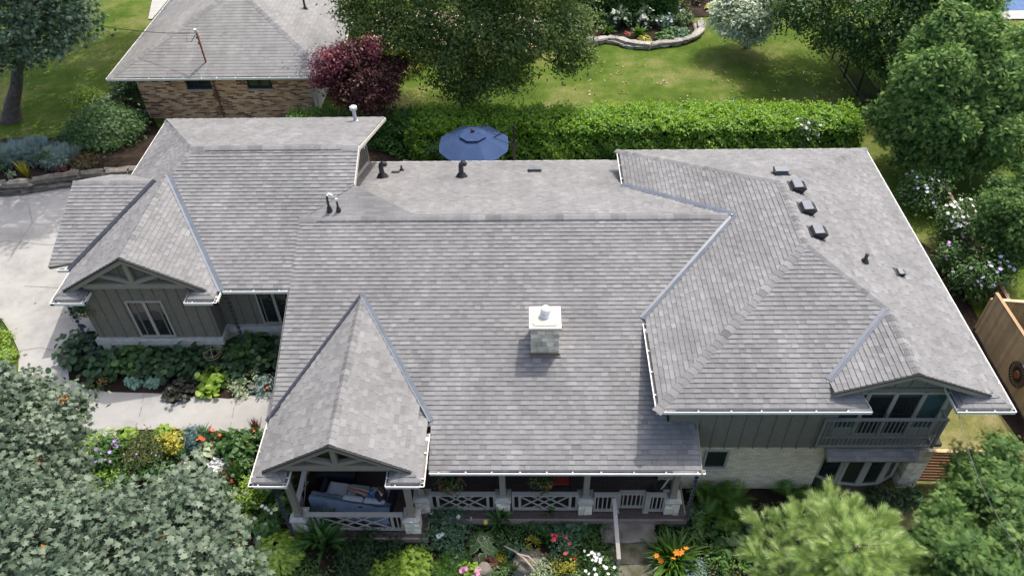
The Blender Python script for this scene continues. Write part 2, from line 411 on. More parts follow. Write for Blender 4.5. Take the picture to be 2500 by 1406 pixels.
gutter(H, (3.4, YB, ZR-MP*(YB-YR)), (-6.7, YB, ZR-MP*(YB-YR)), (0, 1, 0), 5, debris=False)
# --- upper (right) hipped roof with a gable to the front
A_, B_, C_, D_ = (UX0, UY0, ZU), (UX1, UY0, ZU), (UX1, UY1, ZU), (UX0, UY1, ZU)
R0_, R1_ = (XM, RY0, ZT), (XM, RY1, ZT)
NL, NRt, NFr, NBk = np.array([-M3, 0, 1.]), np.array([M3, 0, 1.]), np.array([0, -M3, 1.]), np.array([0, M3, 1.])
PX = 10.458; PT = PX-XM; PYH = RY0-PT; PZ = ZT-M3*PT; QR = 13.84         # gable ridge start on the hip, rake plane
def inset(p, dx=0, dy=0, sl=M3): return (p[0]+dx, p[1]+dy, p[2]+sl*max(abs(dx), abs(dy)))
a_, b_, c_, d_ = (UX0+E_, UY0+E_, ZU+M3*E_), (UX1-E_, UY0+E_, ZU+M3*E_), (UX1-E_, UY1-E_, ZU+M3*E_), (UX0+E_, UY1-E_, ZU+M3*E_)
shingles('upper_left_roof', [[a_, R0_, R1_, d_]], (0, 1, 0), H, 21)
shingles('upper_back_roof', [[d_, R1_, c_]], (1, 0, 0), H, 22)
GL = 8.40; GVY = UY0+(PX-(PX-GL))*0 + (PZ-M3*(PX-GL)-ZU)/M3             # left foot of the gable valley
fz = lambda x, y: (x, y, ZU+M3*(y-UY0))
lz = lambda x, y: (x, y, PZ-M3*(PX-x))
rz_ = lambda x, y: (x, y, ZU+M3*(UX1-x))
GLX = 8.40; GLY = UY0+(PZ-M3*(PX-GLX)-ZU)/M3
shingles('upper_front_roof', [[a_, fz(9.0, UY0+E_), fz(GLX, GLY)], [a_, fz(GLX, GLY), (PX, PYH, PZ), R0_], [fz(9.0, UY0+E_), fz(9.35, UY0+E_), fz(9.2, GLY), fz(GLX, GLY)]], (1, 0, 0), H, 23)
PR = (PX, RY1+(UY1-RY1)*(PX-XM)/UW, PZ)
shingles('upper_right_roof', [[(PX, PYH, PZ), PR, R1_, R0_], [rz_(PX, QR), rz_(12.72, QR), rz_(12.72, UY1-.66), PR], [b_, c_, rz_(12.72, UY1-.66), rz_(12.72, UY0+.66)]], (0, 1, 0), H, 24)
shingles('upper_gable_roof', [[lz(GLX, GLY), (PX, PYH, PZ), (PX, QR, PZ), lz(GLX+.04, QR)]], (0, 1, 0), H, 25)
caps(H, A_, R0_, NL, NFr, 31); caps(H, D_, R1_, NL, NBk, 32); caps(H, C_, R1_, NRt, NBk, 33)
caps(H, (PX, PYH, PZ), R0_, NFr, NRt, 34); caps(H, (PX, QR, PZ), (PX, PYH, PZ), NL, NRt, 35); caps(H, R0_, R1_, NL, NRt, 36)
flashing(H, (UX0, YV, ZU), (XV, YR, ZR), NF, NL); flashing(H, (UX0, YVB, ZU), (XV, YR, ZR), NB, NL, w=.13)
flashing(H, fz(GLX, GLY), (PX, PYH, PZ), NFr, NL)
gutter(H, (UX0, UY0, ZU), (9.45, UY0, ZU), (0, -1, 0), 6); gutter(H, (9.45, UY0+.12, ZU), (9.30, UY0+.95, ZU), (1, 0, 0), 7)
gutter(H, (11.75, UY0, ZU), (UX1, UY0, ZU), (0, -1, 0), 8); gutter(H, (11.75, UY0+.95, ZU), (11.75, UY0+.12, ZU), (-1, 0, 0), 9)
gutter(H, (UX0, 16.85, ZU), (UX0, UY0+.02, ZU), (-1, 0, 0), 10); gutter(H, (UX0, UY1, ZU), (UX0, YVB+.1, ZU), (-1, 0, 0), 13)
gutter(H, (UX1, UY0+.02, ZU), (UX1, UY1, ZU), (1, 0, 0), 14, debris=False); gutter(H, (UX1, UY1, ZU), (UX0, UY1, ZU), (0, 1, 0), 15, debris=False)
# right return of the front eave and the gable's rake boards
shingles('upper_return_roof', [[fz(11.85, UY0+E_), b_, fz(12.75, UY0+.62), fz(12.2, UY0+.62)]], (1, 0, 0), H, 26)
shingles('upper_return_roof', [[fz(11.85, UY0+E_), fz(12.2, UY0+.62), (11.85, UY0+.8, ZU+.02)]], (0, 1, 0), H, 27, slab=False)
shingles('upper_return_roof', [[fz(9.35, UY0+E_), (9.2, UY0+.8, ZU+.03), fz(8.9, UY0+.62)]], (0, 1, 0), H, 28, slab=False)
rk = MB()
for x0, x1, f in ((GLX-.02, PX, lz), (PX, 12.72, rz_)):
    p, q = np.array(f(x0, QR-.03)), np.array(f(x1, QR-.03)); z = np.array([0, 0, 1.])
    rk.prism([p-z*.03, q-z*.03, q-z*.19, p-z*.19], (0, .04, 0))
rk.build('rake_board', M_TRIM, H)
rk = MB()
for x0, x1, f in ((GLX-.02, PX, lz), (PX, 12.75, rz_)):
    p, q = np.array(f(x0, QR-.05)), np.array(f(x1, QR-.05)); z = np.array([0, 0, 1.])
    rk.prism([p+z*.012, q+z*.012, q-z*.028, p-z*.028], (0, .07, 0))
rk.build('rake_edge', M_DARK, H)

# --- porch gable
gl = lambda x, y: (x, y, GZ+G2*(x-GX0)); gr = lambda x, y: (x, y, GZ+G2*(GX1-x))
shingles('porch_gable_roof', [[gl(GX0+E_, GY0+.1), gl(GX0+.363, GYR), gl(GX0+.363, 13.9), gl(GX0+E_, YGB+.1)],
                              [gl(GX0+.363, GYR), gl(GXM, GYR), gl(GXM, YGT), gl(GX0+.363, yat(GZ+G2*.363))]], (0, 1, 0), H, 41)
shingles('porch_gable_roof', [[gr(GX1-E_, GY0+.1), gr(GX1-.363, GYR), gr(GX1-.363, 13.9), gr(GX1-E_, YGB+.1)],
                              [gr(GX1-.363, GYR), gr(GXM, GYR), gr(GXM, YGT), gr(GX1-.363, yat(GZ+G2*.363))]], (0, 1, 0), H, 42)
NGL, NGR = np.array([-G2, 0, 1.]), np.array([G2, 0, 1.])
caps(H, (GXM, GYR, GZA), (GXM, YGT, GZA), NGL, NGR, 43, w=.16)
flashing(H, (GX0, YGB, GZ), (GXM, YGT, GZA), NF, NGL, w=.08, m=M_FLASH_SHADE); flashing(H, (GX1, YGB, GZ), (GXM, YGT, GZA), NF, NGR, w=.10)
gutter(H, (GX0, 14.0, GZ), (GX0, GY0, GZ), (-1, 0, 0), 16); gutter(H, (GX1, GY0, GZ), (GX1, 13.55, GZ), (1, 0, 0), 17)
def returns(parent, x0, x1, y0, yr, z, sl, inner, seed):
    """small pent roof in front of a gable's foot: x0 is the outer corner, x1 the inner end"""
    s = 1 if x1 > x0 else -1; dy = yr-y0
    o1, o2 = (x0+s*E_, y0+E_, z+sl*E_), (x1-s*E_, y0+E_, z+sl*E_)
    t1, t2 = (x0+s*dy, yr+.02, z+sl*dy), (x1-s*dy, yr+.02, z+sl*dy)
    shingles('return_roof', [[o1, o2, t2, t1]], (1, 0, 0), parent, seed, expo=.15)
    shingles('return_roof', [[o2, (x1-s*E_, yr+.25, z+sl*E_), (x1-s*dy, yr+.25, z+sl*dy), t2]], (0, 1, 0), parent, seed+1, slab=False)
    if s > 0: gutter(parent, (x0, y0, z), (x1, y0, z), (0, -1, 0), seed)
    else: gutter(parent, (x1, y0, z), (x0, y0, z), (0, -1, 0), seed)
    gutter(parent, (x1, y0+.02, z), (x1, yr+.3, z), (s, 0, 0), seed+2)
returns(H, GX0, -6.66, GY0, GYR, GZ, G2, 0, 44); returns(H, GX1, -3.96, GY0, GYR, GZ, G2, 0, 47)
def truss(parent, xm, half, za, yf, slope, m=M_TRIM, feet=.02, th=.16):
    """rake boards, black shingle edge, bottom chord, king post and two struts of an open gable"""
    z = np.array([0, 0, 1.]); mb = MB(); bk = MB()
    for s in (-1, 1):
        p, q = np.array([xm, yf, za]), np.array([xm+s*half, yf, za-slope*half])
        mb.prism([p-z*.035, q-z*.035, q-z*.21, p-z*.21], (0, .05, 0))
        bk.prism([p+z*.014+np.array([0, -.03, 0]), q+z*.014+np.array([0, -.03, 0]), q-z*.033+np.array([0, -.03, 0]), p-z*.033+np.array([0, -.03, 0])], (0, .06, 0))
    zb = za-slope*half*.84; hw = (za-.22-zb)/slope
    mb.box(xm-hw-.1, xm+hw+.1, yf+.06, yf+.06+th, zb-.19, zb)
    k = np.array([xm, yf+.06+th/2, zb]); top = np.array([xm, yf+.06+th/2, za-.2])
    mb.bar(k, top, .15, th*.92, (0, 1, 0))
    for s in (-1, 1):
        mb.bar(k+np.array([s*.04, 0, .03]), (xm+s*half*.42, yf+.06+th/2, za-slope*half*.42-.2), .13, th*.86, (0, 1, 0))
    t = mb.build('gable_truss', m, parent, bevel=.006); bk.build('rake_edge', M_DARK, t)
    return t
truss(H, GXM, 2.06, GZA, GYR-.04, G2)

# --- left wing
LZ, LX0, LXR, LYB = 4.755, -15.2, -9.86, 28.5
L2 = .5883; LXM = (-15.18+LXR)/2; LZA = LZ+L2*(LXR-LXM); LY0, LYR = 17.48, 17.86; LYE = yat(LZ)
LRZ = 6.715; LRY = yat(LRZ); LHX = LX0+(LRZ-LZ)/L2; WX1 = -5.97
LJY = yat(LZA)
lp = lambda x, y: (x, y, LZ+L2*(x-LX0))
YLB = 28.5
bkp = lambda x, y: (x, y, LRZ-MP*(y-LRY))
shingles('wing_front_roof', [[mf(LXR-.02, LYE+E_), mf(XL+.05, LYE+E_), mf(XL+.05, LRY), mf(LHX, LRY), (LXM, LJY, LZA)],
                             [mf(XL+.05, YR-.1), mf(WX1, yat(6.15)), mf(WX1, LRY), mf(XL+.05, LRY)]], (1, 0, 0), H, 51)
shingles('wing_back_roof', [[bkp(LX0+.05, YLB-E_), bkp(WX1, YLB-E_), bkp(WX1, LRY), bkp(LHX, LRY)]], (1, 0, 0), H, 52)
shingles('wing_left_roof', [[lp(LX0+E_, 24.45), lp(LX0+E_, YLB-.1), lp(LHX, LRY), (LXM, LJY, LZA), lp(-13.05, 22.3)],
                            [lp(LX0+E_, LY0+.1), lp(LX0+.38, LYR), lp(LX0+.38, 19.5), lp(LX0+E_, 19.2)],
                            [lp(LX0+.38, LYR), lp(LXM, LYR), (LXM, LJY, LZA), lp(-13.05, 22.3), lp(LX0+.38, 19.4)]], (0, 1, 0), H, 53)
lr = lambda x, y: (x, y, LZ+L2*(LXR-x))
shingles('wing_gable_roof', [[lr(LXR-E_, LY0+.1), lr(LXR-.38, LYR), lr(LXR-.38, 18.6), lr(LXR-E_, LYE+.1)],
                             [lr(LXR-.38, LYR), lr(LXM, LYR), (LXM, LJY, LZA), lr(LXR-.38, yat(LZ+L2*.38))]], (0, 1, 0), H, 54)
cA, cB, cC = (-7.72, YR-.05, ZR-.02), (WX1, yat(6.15), 6.15), (-3.6, YR, ZR)
shingles('cricket_roof', [[cA, cC, cB]], (1, 0, 0), H, 55, slab=False, expo=.06, lift=.003, tabs=False, wmin=.4, wmax=.8)
shingles('cricket_roof', [[cB, cC, mbk(WX1, 23.6)]], (1, 0, 0), H, 56, slab=False, expo=.06, lift=.003, tabs=False)
shingles('cricket_roof', [[cB, mbk(WX1, 23.6), mbk(-6.8, 23.6), (-6.8, yat(6.15), 6.15)]], (1, 0, 0), H, 59, slab=False)
NCR = np.cross(np.array(cC)-np.array(cA), np.array(cB)-np.array(cA)); NCR = NCR/np.linalg.norm(NCR)*np.sign(NCR[2])
WZ, WXA, WY0, WYR = 4.755, -15.98, 19.06, 22.3; WRZ = 6.02; WS = (WRZ-WZ)/(WYR-WY0)
wf = lambda x, y: (x, y, WZ+WS*(y-WY0)); wb = lambda x, y: (x, y, WRZ-.57*(y-WYR))
shingles('side_gable_roof', [[wf(WXA, WY0+E_), wf(LX0+.2, WY0+E_+.2), wf(-13.05, WYR), wf(WXA, WYR)]], (1, 0, 0), H, 57)
shingles('side_gable_roof', [[wb(WXA, 24.45), wb(LX0+.2, 24.45), wb(-13.05, WYR), wb(WXA, WYR)]], (1, 0, 0), H, 58)
NW = np.array([0, -WS, 1.]); NWB = np.array([0, .57, 1.]); NLL, NLR = np.array([-L2, 0, 1.]), np.array([L2, 0, 1.])
caps(H, (WXA, WYR, WRZ), (-13.1, WYR, WRZ), NW, NWB, 61); caps(H, (LXM, LYR, LZA), (LXM, LJY, LZA), NLL, NLR, 62, w=.16)
caps(H, (LXM, LJY, LZA), (LHX, LRY, LRZ), NF, NLL, 63); caps(H, lp(LX0+.02, YLB), (LHX, LRY, LRZ), NB, NLL, 64)
caps(H, (LHX-.1, LRY, LRZ), (WX1, LRY, LRZ), NF, NB, 65, w=.19, step=.26, lift=.03, vent=True)
flashing(H, (LXR, LYE, LZ), (LXM, LJY, LZA), NF, NLR, w=.12); flashing(H, (LX0, WY0, WZ), (-13.05, WYR, WRZ), NW, NLL, w=.14, m=M_FLASH_SHADE)
gutter(H, (LXR+.03, LYE, LZ), (XL-.02, LYE, LZ), (0, -1, 0), 66)
gutter(H, (LXR, LY0, LZ), (LXR, LYE+.02, LZ), (1, 0, 0), 67); gutter(H, (LX0, 18.95, LZ), (LX0, LY0, LZ), (-1, 0, 0), 68, debris=False)
gutter(H, (LX0, YLB, LZ), (LX0, 24.4, LZ), (-1, 0, 0), 69, debris=False); gutter(H, (WX1, YLB, LZ), (LX0, YLB, LZ), (0, 1, 0), 70, debris=False)
gutter(H, (WXA+.32, WY0, WZ), (LX0-.05, WY0, WZ), (0, -1, 0), 71)
returns(H, -15.18, -14.09, LY0, LYR, LZ, L2, 0, 72); returns(H, LXR, -10.91, LY0, LYR, LZ, L2, 0, 75)
truss(H, LXM, 2.28, LZA, LYR-.04, L2)
ed = MB(); ed.prism([mf(XL-.03, YGB), mf(XL-.03, YR), np.array(mf(XL-.03, YR))+(0, 0, .04), np.array(mf(XL-.03, YGB))+(0, 0, .04)], (.012, 0, 0)); ed.build('rake_edge', M_SH, H); ed = MB()
ed.prism([np.array(mf(4.86, YE))+(0, 0, -.1), np.array(mf(4.86, 13.98))+(0, 0, -.1), np.array(mf(4.86, 13.98))+(0, 0, .03), np.array(mf(4.86, YE))+(0, 0, .03)], (.03, 0, 0))
ed.build('rake_edge', M_TRIM, H)
ed = MB()
ed.prism([np.array(mf(WX1, yat(6.15)))+(0, 0, -.16), np.array(mf(WX1, LRY))+(0, 0, -.16), np.array(mf(WX1, LRY))+(0, 0, .03), np.array(mf(WX1, yat(6.15)))+(0, 0, .03)], (.03, 0, 0))
ed.prism([np.array(bkp(WX1, LRY))+(0, 0, -.16), np.array(bkp(WX1, YLB))+(0, 0, -.16), np.array(bkp(WX1, YLB))+(0, 0, -.03), np.array(bkp(WX1, LRY))+(0, 0, -.03)], (.03, 0, 0))
ed.prism([mbk(-6.8, 22.4), mbk(-6.8, 27.5), np.array(mbk(-6.8, 27.5))+(0, 0, .13), np.array(mbk(-6.8, 22.4))+(0, 0, .13)], (.06, 0, 0))
ed.build('gable_fascia', mat('pale fascia', (.55, .52, .46), None, .6), H)

# ------------------------------------------------------------------ walls
def battens(mb, x0, x1, z0, z1, y, step=.41, axis='x', ztop=None, first=.2):
    x = x0+first
    while x < x1-.03:
        zt = z1 if ztop is None else ztop(x)
        if zt > z0+.05:
            if axis == 'x': mb.box(x-.022, x+.022, y-.028, y-.002, z0, zt, .42)
            else: mb.box(y-.002, y+.03, x-.022, x+.022, z0, zt, .42)
        x += step
def window(parent, x0, x1, z0, z1, y, n=2, glass=None, fw=.055, name='window', sill=True, m=None):
    mb = MB(); w = (x1-x0)/n
    mb.box(x0-fw, x1+fw, y-.06, y+.02, z1, z1+fw); mb.box(x0-fw, x1+fw, y-.07 if sill else y-.06, y+.02, z0-fw, z0)
    mb.box(x0-fw, x0, y-.06, y+.02, z0, z1); mb.box(x1, x1+fw, y-.06, y+.02, z0, z1)
    for k in range(1, n): mb.box(x0+k*w-.05, x0+k*w+.05, y-.055, y+.02, z0, z1)
    f = mb.build(name, m or M_FRAME, parent, bevel=.004)
    gl_ = glass if isinstance(glass, list) else [glass or M_GLASS]*n
    for k in range(n):
        MB().box(x0+k*w+(.05 if k else 0), x0+(k+1)*w-(.05 if k < n-1 else 0), y-.012, y-.002, z0, z1).build('pane', gl_[k], f)
    return f
# left wing: gabled bay, then the recessed part
mb = MB(); mb.box(-14.65, -10.45, 18.05, 19.2, 2.6, 4.75)
mb.prism([(-14.65, 18.05, 4.75), (-10.45, 18.05, 4.75), (LXM, 18.05, LZA-.22)], (0, .2, 0))
battens(mb, -14.65, -10.45, 2.62, 4.7, 18.05, .39, ztop=lambda x: LZ+L2*(2.66-abs(x-LXM))-.3, first=.18)
mb.build('gabled_bay_wall', M_WALL, H)
mb = MB(); mb.box(-14.65, -6.8, 18.66, 28.0, 1.2, 4.9); battens(mb, -10.4, -7.6, 2.6, 4.6, 18.66, .41)
mb.prism([(-6.8, 18.7, 4.9), (-6.8, 28.0, 4.9), (-6.8, LRY, LRZ-.18)], (-.2, 0, 0))
battens(mb, 21.0, 27.9, 3.0, 6, -6.8, .36, axis='y', ztop=lambda y: LRZ-.22-MP*abs(y-LRY))
mb.build('wing_wall', M_WALL, H)
mb = MB(); mb.box(-15.55, -14.4, 19.5, 24.2, 1.2, 4.75); mb.prism([(-15.55, 19.5, 4.75), (-15.55, 24.2, 4.75), (-15.55, 22.3, 5.85)], (.2, 0, 0)); mb.build('side_gable_wall', M_WALL, H)
mb = MB(); mb.box(-14.62, -10.48, 18.0, 18.6, 1.2, 2.36); mb.box(-10.48, -7.2, 18.58, 19, 1.0, 2.36); mb.build('brick_base', M_CREAM, H)
mb = MB(); mb.box(-14.74, -10.36, 17.9, 18.09, 2.36, 2.6); mb.box(-10.5, -10.36, 18.09, 18.7, 2.36, 2.6); mb.box(-10.36, -7.2, 18.5, 18.7, 2.36, 2.6)
mb.build('stone_ledge', M_CAP, H, bevel=.012)
qs = MB()
for x0 in (-14.66, -10.84):
    for k, (dz, l) in enumerate(((1.35, .4), (1.62, .28), (1.88, .42), (2.12, .3))):
        xx = x0 if x0 < -12 else -10.44-l
        qs.box(xx, xx+l, 17.975, 18.05, dz, dz+.22, .3+.17*k)
qs.build('quoin_stones', M_STONE, H, bevel=.01)
window(H, -13.1, -12.0, 2.72, 4.28, 18.05, 2); window(H, -9.06, -7.98, 2.72, 4.2, 18.66, 2)
# doorless back of the porch and the middle of the house
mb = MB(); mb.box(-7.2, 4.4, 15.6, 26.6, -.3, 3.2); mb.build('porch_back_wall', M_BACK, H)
mb = MB(); mb.box(-7.25, -7.05, 15.6, 20.5, -.3, 3.7); mb.build('porch_side_wall', M_WALL, H)
# right wing
mb = MB(); mb.box(4.08, 9.0, 14.0, 14.4, -.35, 2.03); mb.box(4.3, 9.02, 14.4, 25.9, -.35, 2.03); mb.build('cream_brick_wall', M_CREAM, H)
mb = MB(); mb.box(4.08, 8.9, 13.96, 25.9, 2.03, 4.36); mb.box(8.9, 12.35, 14.36, 25.9, -.3, 4.36)
mb.box(8.9, 12.35, 13.98, 14.36, 2.02, 2.16)
battens(mb, 4.9, 8.9, 2.0, 4.36, 13.96, .43, first=.12)
mb.prism([(8.5, 14.36, 4.3), (12.35, 14.36, 4.3), (PX, 14.36, PZ-.2)], (0, .3, 0))
battens(mb, 8.9, 12.3, 4.3, 5, 14.36, .43, ztop=lambda x: PZ-.22-M3*abs(x-PX))
mb.box(8.9, 12.35, 14.30, 14.36, 4.22, 4.36)
mb.build('upper_storey_wall', M_WALLR, H)
window(H, 5.42, 6.02, .98, 1.82, 14.0, 1, fw=.07)
MB().box(5.3, 6.16, 13.9, 14.02, .82, .91).build('window_sill', M_CAP, H, bevel=.01)
# balcony doors, railing
MT = M_GLASS_T
f = MB(); xs = [8.98, 9.72, 10.5, 11.3, 12.02]
for x in xs: f.box(x-.06, x+.06, 14.27, 14.36, 2.16, 4.22)
f.box(8.92, 12.08, 14.28, 14.36, 4.12, 4.22); f.box(8.92, 12.08, 14.28, 14.36, 2.16, 2.26)
for a, b in ((0, 1), (3, 4)): f.box(xs[a]+.06, xs[b]-.06, 14.29, 14.36, 2.26, 2.55)
bd = f.build('balcony_door', M_FRAME, H, bevel=.004)
for k in range(4):
    z0 = 2.55 if k in (0, 3) else 2.26
    MB().box(xs[k]+.06, xs[k+1]-.06, 14.32, 14.335, z0, 4.12).build('pane', MT if k in (0, 3) else M_GLASS, bd)
dh = MB()
for x in (10.42, 10.58): dh.tube([(x, 14.26, 3.0), (x, 14.22, 3.05), (x, 14.22, 3.3), (x, 14.26, 3.35)], .012, 6)
dh.build('door_handle', M_BLACK, bd)
rb = MB(); Yb = 13.9
rb.bar((8.5, Yb, 3.46), (12.05, Yb, 3.46), .09, .05); rb.bar((8.58, Yb, 2.19), (12.0, Yb, 2.19), .07, .06)
rb.bar((8.5, Yb, 2.62), (12.0, Yb, 2.62), .03, .03)
for x in (8.55, 12.0): rb.bar((x, Yb, 2.1), (x, Yb, 3.47), .07, .07, (0, 1, 0)); rb.bar((x, Yb, 3.44), (x, 14.34, 3.44), .06, .045); rb.bar((x, Yb, 2.2), (x, 14.34, 2.2), .06, .06)
rail = rb.build('balcony_railing', mat('railing metal', (.30, .30, .28), None, .4, metal=.3), H)
for k in range(26):
    x = 8.55+(k+1)*(12.0-8.55)/27; MB().box(x-.011, x+.011, Yb-.011, Yb+.011, 2.2, 3.45).build('baluster', rail.data.materials[0], rail)
# bow window under its shingled pent roof
shingles('bow_roof', [[(8.93, 13.58, 1.83), (11.55, 13.58, 1.83), (11.75, 14.34, 2.05), (8.85, 14.0, 2.05)]][:0] or [[(8.93, 13.58, 1.84), (11.6, 13.58, 1.84), (11.72, 14.02, 2.06), (8.9, 14.02, 2.06)]], (1, 0, 0), H, 81)
bw = MB(); pts = [(9.06, 14.2), (9.68, 13.92), (10.32, 13.84), (10.98, 13.9), (11.5, 14.2)]
wn = MB(); pn = []
for (xa, ya), (xb, yb) in zip(pts[:-1], pts[1:]):
    a = np.array([xa, ya, 0]); b = np.array([xb, yb, 0]); d = (b-a)/np.linalg.norm(b-a)
    for z in (.24, 1.74): wn.bar(a+(0, 0, z), b+(0, 0, z), .09, .09)
    for p in (a+d*.05, b-d*.05): wn.bar(p+np.array((0, 0, .24)), p+np.array((0, 0, 1.74)), .1, .1, (0, 1, 0))
    pn.append((a, b))
bwo = wn.build('bow_window', M_FRAME, H)
for a, b in pn: MB().prism([a+(0, .0, .28), b+(0, .0, .28), b+(0, .0, 1.7), a+(0, .0, 1.7)], (0, .012, 0)).build('pane', M_GLASS, bwo)
bb = MB(); bb.prism([(x, y, -.35) for x, y in pts]+[(11.5, 14.36, -.35), (9.06, 14.36, -.35)], (0, 0, .54)); bb.build('bow_base', M_BACK, H)
MB().prism([(x, y, .2) for x, y in pts]+[(11.5, 14.36, .2), (9.06, 14.36, .2)], (0, 0, -.03)).build('bow_sill', M_FRAME, H)
MB().prism([(9.0, 13.9, 1.8), (11.6, 13.9, 1.8), (11.6, 14.36, 1.8), (9.0, 14.36, 1.8)], (0, 0, .06)).build('bow_soffit', M_TRIM, H)
rng = random.Random(5)
def stone_pier(x0, x1, y0, y1, z0, z1, seed, h=(.13, .2), faces='fblr', name='porch_pier', parent=None):
    """stacked pale stones on all four sides of a pier"""
    rng = random.Random(seed); mb = MB(); mb.box(x0+.03, x1-.03, y0+.03, y1-.03, z0, z1-.01, .2); z = z0
    while z < z1-.03:
        hh = min(rng.uniform(*h), z1-z)
        if z1-z-hh < .06: hh = z1-z
        for side in 'fblr':
            L0, L1 = (x0, x1) if side in 'fb' else (y0+.045, y1-.045); u = L0
            while u < L1-.01:
                w = min(rng.uniform(.14, .38), L1-u)
                if L1-u-w < .08: w = L1-u
                d = rng.uniform(0, .02); g = .006; t = rng.random()
                if side == 'f': mb.box(u+g, u+w-g, y0+d*.6, y0+.045, z+g, z+hh-g, t)
                elif side == 'b': mb.box(u+g, u+w-g, y1-.045, y1-d*.6, z+g, z+hh-g, t)
                elif side == 'l': mb.box(x0+d*.6, x0+.045, u+g, u+w-g, z+g, z+hh-g, t)
                else: mb.box(x1-.045, x1-d*.6, u+g, u+w-g, z+g, z+hh-g, t)
                u += w
        z += hh
    return mb.build(name, M_STONE, parent or H, bevel=.008)
stone_pier(11.72, 12.32, 14.02, 14.4, -.4, 1.72, 77, name='stone_corner')

# ------------------------------------------------------------------ porch
DZ = .2
dk = MB(); dk.box(-7.15, -3.12, 11.98, 15.6, DZ-.06, DZ); dk.box(-3.12, 4.75, 12.62, 15.6, DZ-.06, DZ)
y = 12.05
while y < 15.55:
    xa = -7.15 if y < 12.64 else -7.15; xb = -3.12 if y < 12.66 else 4.75
    dk.box(xa, xb, y, y+.13, DZ, DZ+.012, rng.random()); y += .142
dk.build('porch_deck', M_DECK, H)
M_SKIRT = mat('deck skirt', (.24, .19, .165), (.30, .245, .215), .65, 8)
sk = MB(); sk.box(-7.2, -3.07, 11.93, 11.98, -.02, DZ); sk.box(-3.12, -3.07, 11.98, 12.6, -.02, DZ); sk.box(-3.07, 4.8, 12.57, 12.62, -.02, DZ); sk.box(4.75, 4.8, 12.62, 14, -.02, DZ); sk.box(-7.2, -7.15, 11.98, 15.6, -.02, DZ)
sk.build('deck_skirt', M_SKIRT, H)
fd = MB(); fd.box(-7.1, -3.15, 12.03, 15.6, -.6, -.02); fd.box(-3.15, 4.7, 12.66, 15.6, -.6, -.02); fd.build('deck_foundation', mat('foundation', (.22, .2, .18), (.3, .28, .25), .9, 4), H)
piers = [(-7.18, -6.66, 12.06, 12.58), (-3.79, -3.27, 12.06, 12.58), (-3.55, -3.03, 12.74, 13.22), (-1.06, -.57, 12.74, 13.22), (1.45, 1.94, 12.72, 13.2), (4.07, 4.58, 12.72, 13.2)]
for i, (x0, x1, y0, y1) in enumerate(piers):
    p = stone_pier(x0+.03, x1-.03, y0+.03, y1-.03, DZ-.02, .86, 90+i)
    cm = MB(); cx_, cy2 = (x0+x1)/2, (y0+y1)/2
    cm.add([(x0, y0, .86), (x1, y0, .86), (x1, y1, .86), (x0, y1, .86), (x0, y0, .92), (x1, y0, .92), (x1, y1, .92), (x0, y1, .92), (cx_-.12, cy2-.12, .96), (cx_+.12, cy2-.12, .96), (cx_+.12, cy2+.12, .96), (cx_-.12, cy2+.12, .96)],
           [(3,2,1,0),(0,1,5,4),(1,2,6,5),(2,3,7,6),(3,0,4,7),(4,5,9,8),(5,6,10,9),(6,7,11,10),(7,4,8,11),(8,9,10,11)])
    cm.build('pier_cap', M_CAP, p)
    pb = MB(); zt = mz(cy2)-.18 if i > 1 else GZ+.3
    pb.box(cx_-.088, cx_+.088, cy2-.088, cy2+.088, .95, zt); pb.box(cx_-.115, cx_+.115, cy2-.115, cy2+.115, .95, 1.1)
    pb.build('porch_post', M_TRIM, H, bevel=.006)
bm_ = MB(); bm_.box(-3.2, 4.75, 12.86, 13.06, mz(12.96)-.42, mz(12.96)-.15); bm_.box(-7.0, -6.82, 12.3, 15.6, GZ+.05, GZ+.3); bm_.box(-3.63, -3.45, 12.3, 13.0, GZ+.05, GZ+.3); bm_.box(-7.0, -3.45, 12.24, 12.4, GZ+.06, GZ+.29)
bm_.build('porch_beam', M_TRIM, H)
def railing(a, b, style, parent=None, z0=DZ, h=.93, ends=True):
    """porch railing between two points: flat cap, rails, end pickets and crossed laths in the middle"""
    a = np.array(a, float); b = np.array(b, float); L = np.linalg.norm(b-a); d = (b-a)/L; n = np.array([-d[1], d[0], 0]); z = np.array([0, 0, 1.])
    q = lambda s, zz, i=0: a+d*s+n*i+z*(z0+zz)
    mb = MB(); mb.bar(q(0, h), q(L, h), .15, .04); mb.bar(q(0, h-.06), q(L, h-.06), .05, .08); mb.bar(q(0, .12), q(L, .12), .06, .09)
    if style == 'cross':
        zb, zt = .165, h-.1; e = min(.36, L*.12); m0, m1 = e, L-e
        for s in (.04, L-.04, m0, m1): mb.bar(q(s, .1), q(s, h-.08), .08, .05, n)
        for s0, s1 in ((.04, m0), (m1, L-.04)):
            k = max(1, int((s1-s0)/.11))
            for i in range(1, k): mb.bar(q(s0+(s1-s0)*i/k, zb), q(s0+(s1-s0)*i/k, zt), .035, .035, n)
        w = m1-m0
        for i0, z_0, i1, z_1 in ((0, zb, .5, zt), (.5, zb, 1, zt), (0, zt, .5, zb), (.5, zt, 1, zb), (.25, zt, .75, zb), (.25, zb, .75, zt)):
            off = .012 if z_1 > z_0 else -.012
            mb.bar(q(m0+w*i0, z_0, off), q(m0+w*i1, z_1, off), .045, .022, n)
        return mb.build('porch_railing', M_RAIL, parent or H)
    for s in (.03, L-.03): mb.bar(q(s, .1), q(s, h-.02), .06, .05, n)
    o = mb.build('porch_railing', M_RAIL, parent or H); k = int(L/.115)
    for i in range(1, k): MB().bar(q(L*i/k, .16), q(L*i/k, h-.09), .035, .035, n).build('picket', M_RAIL, o)
    return o
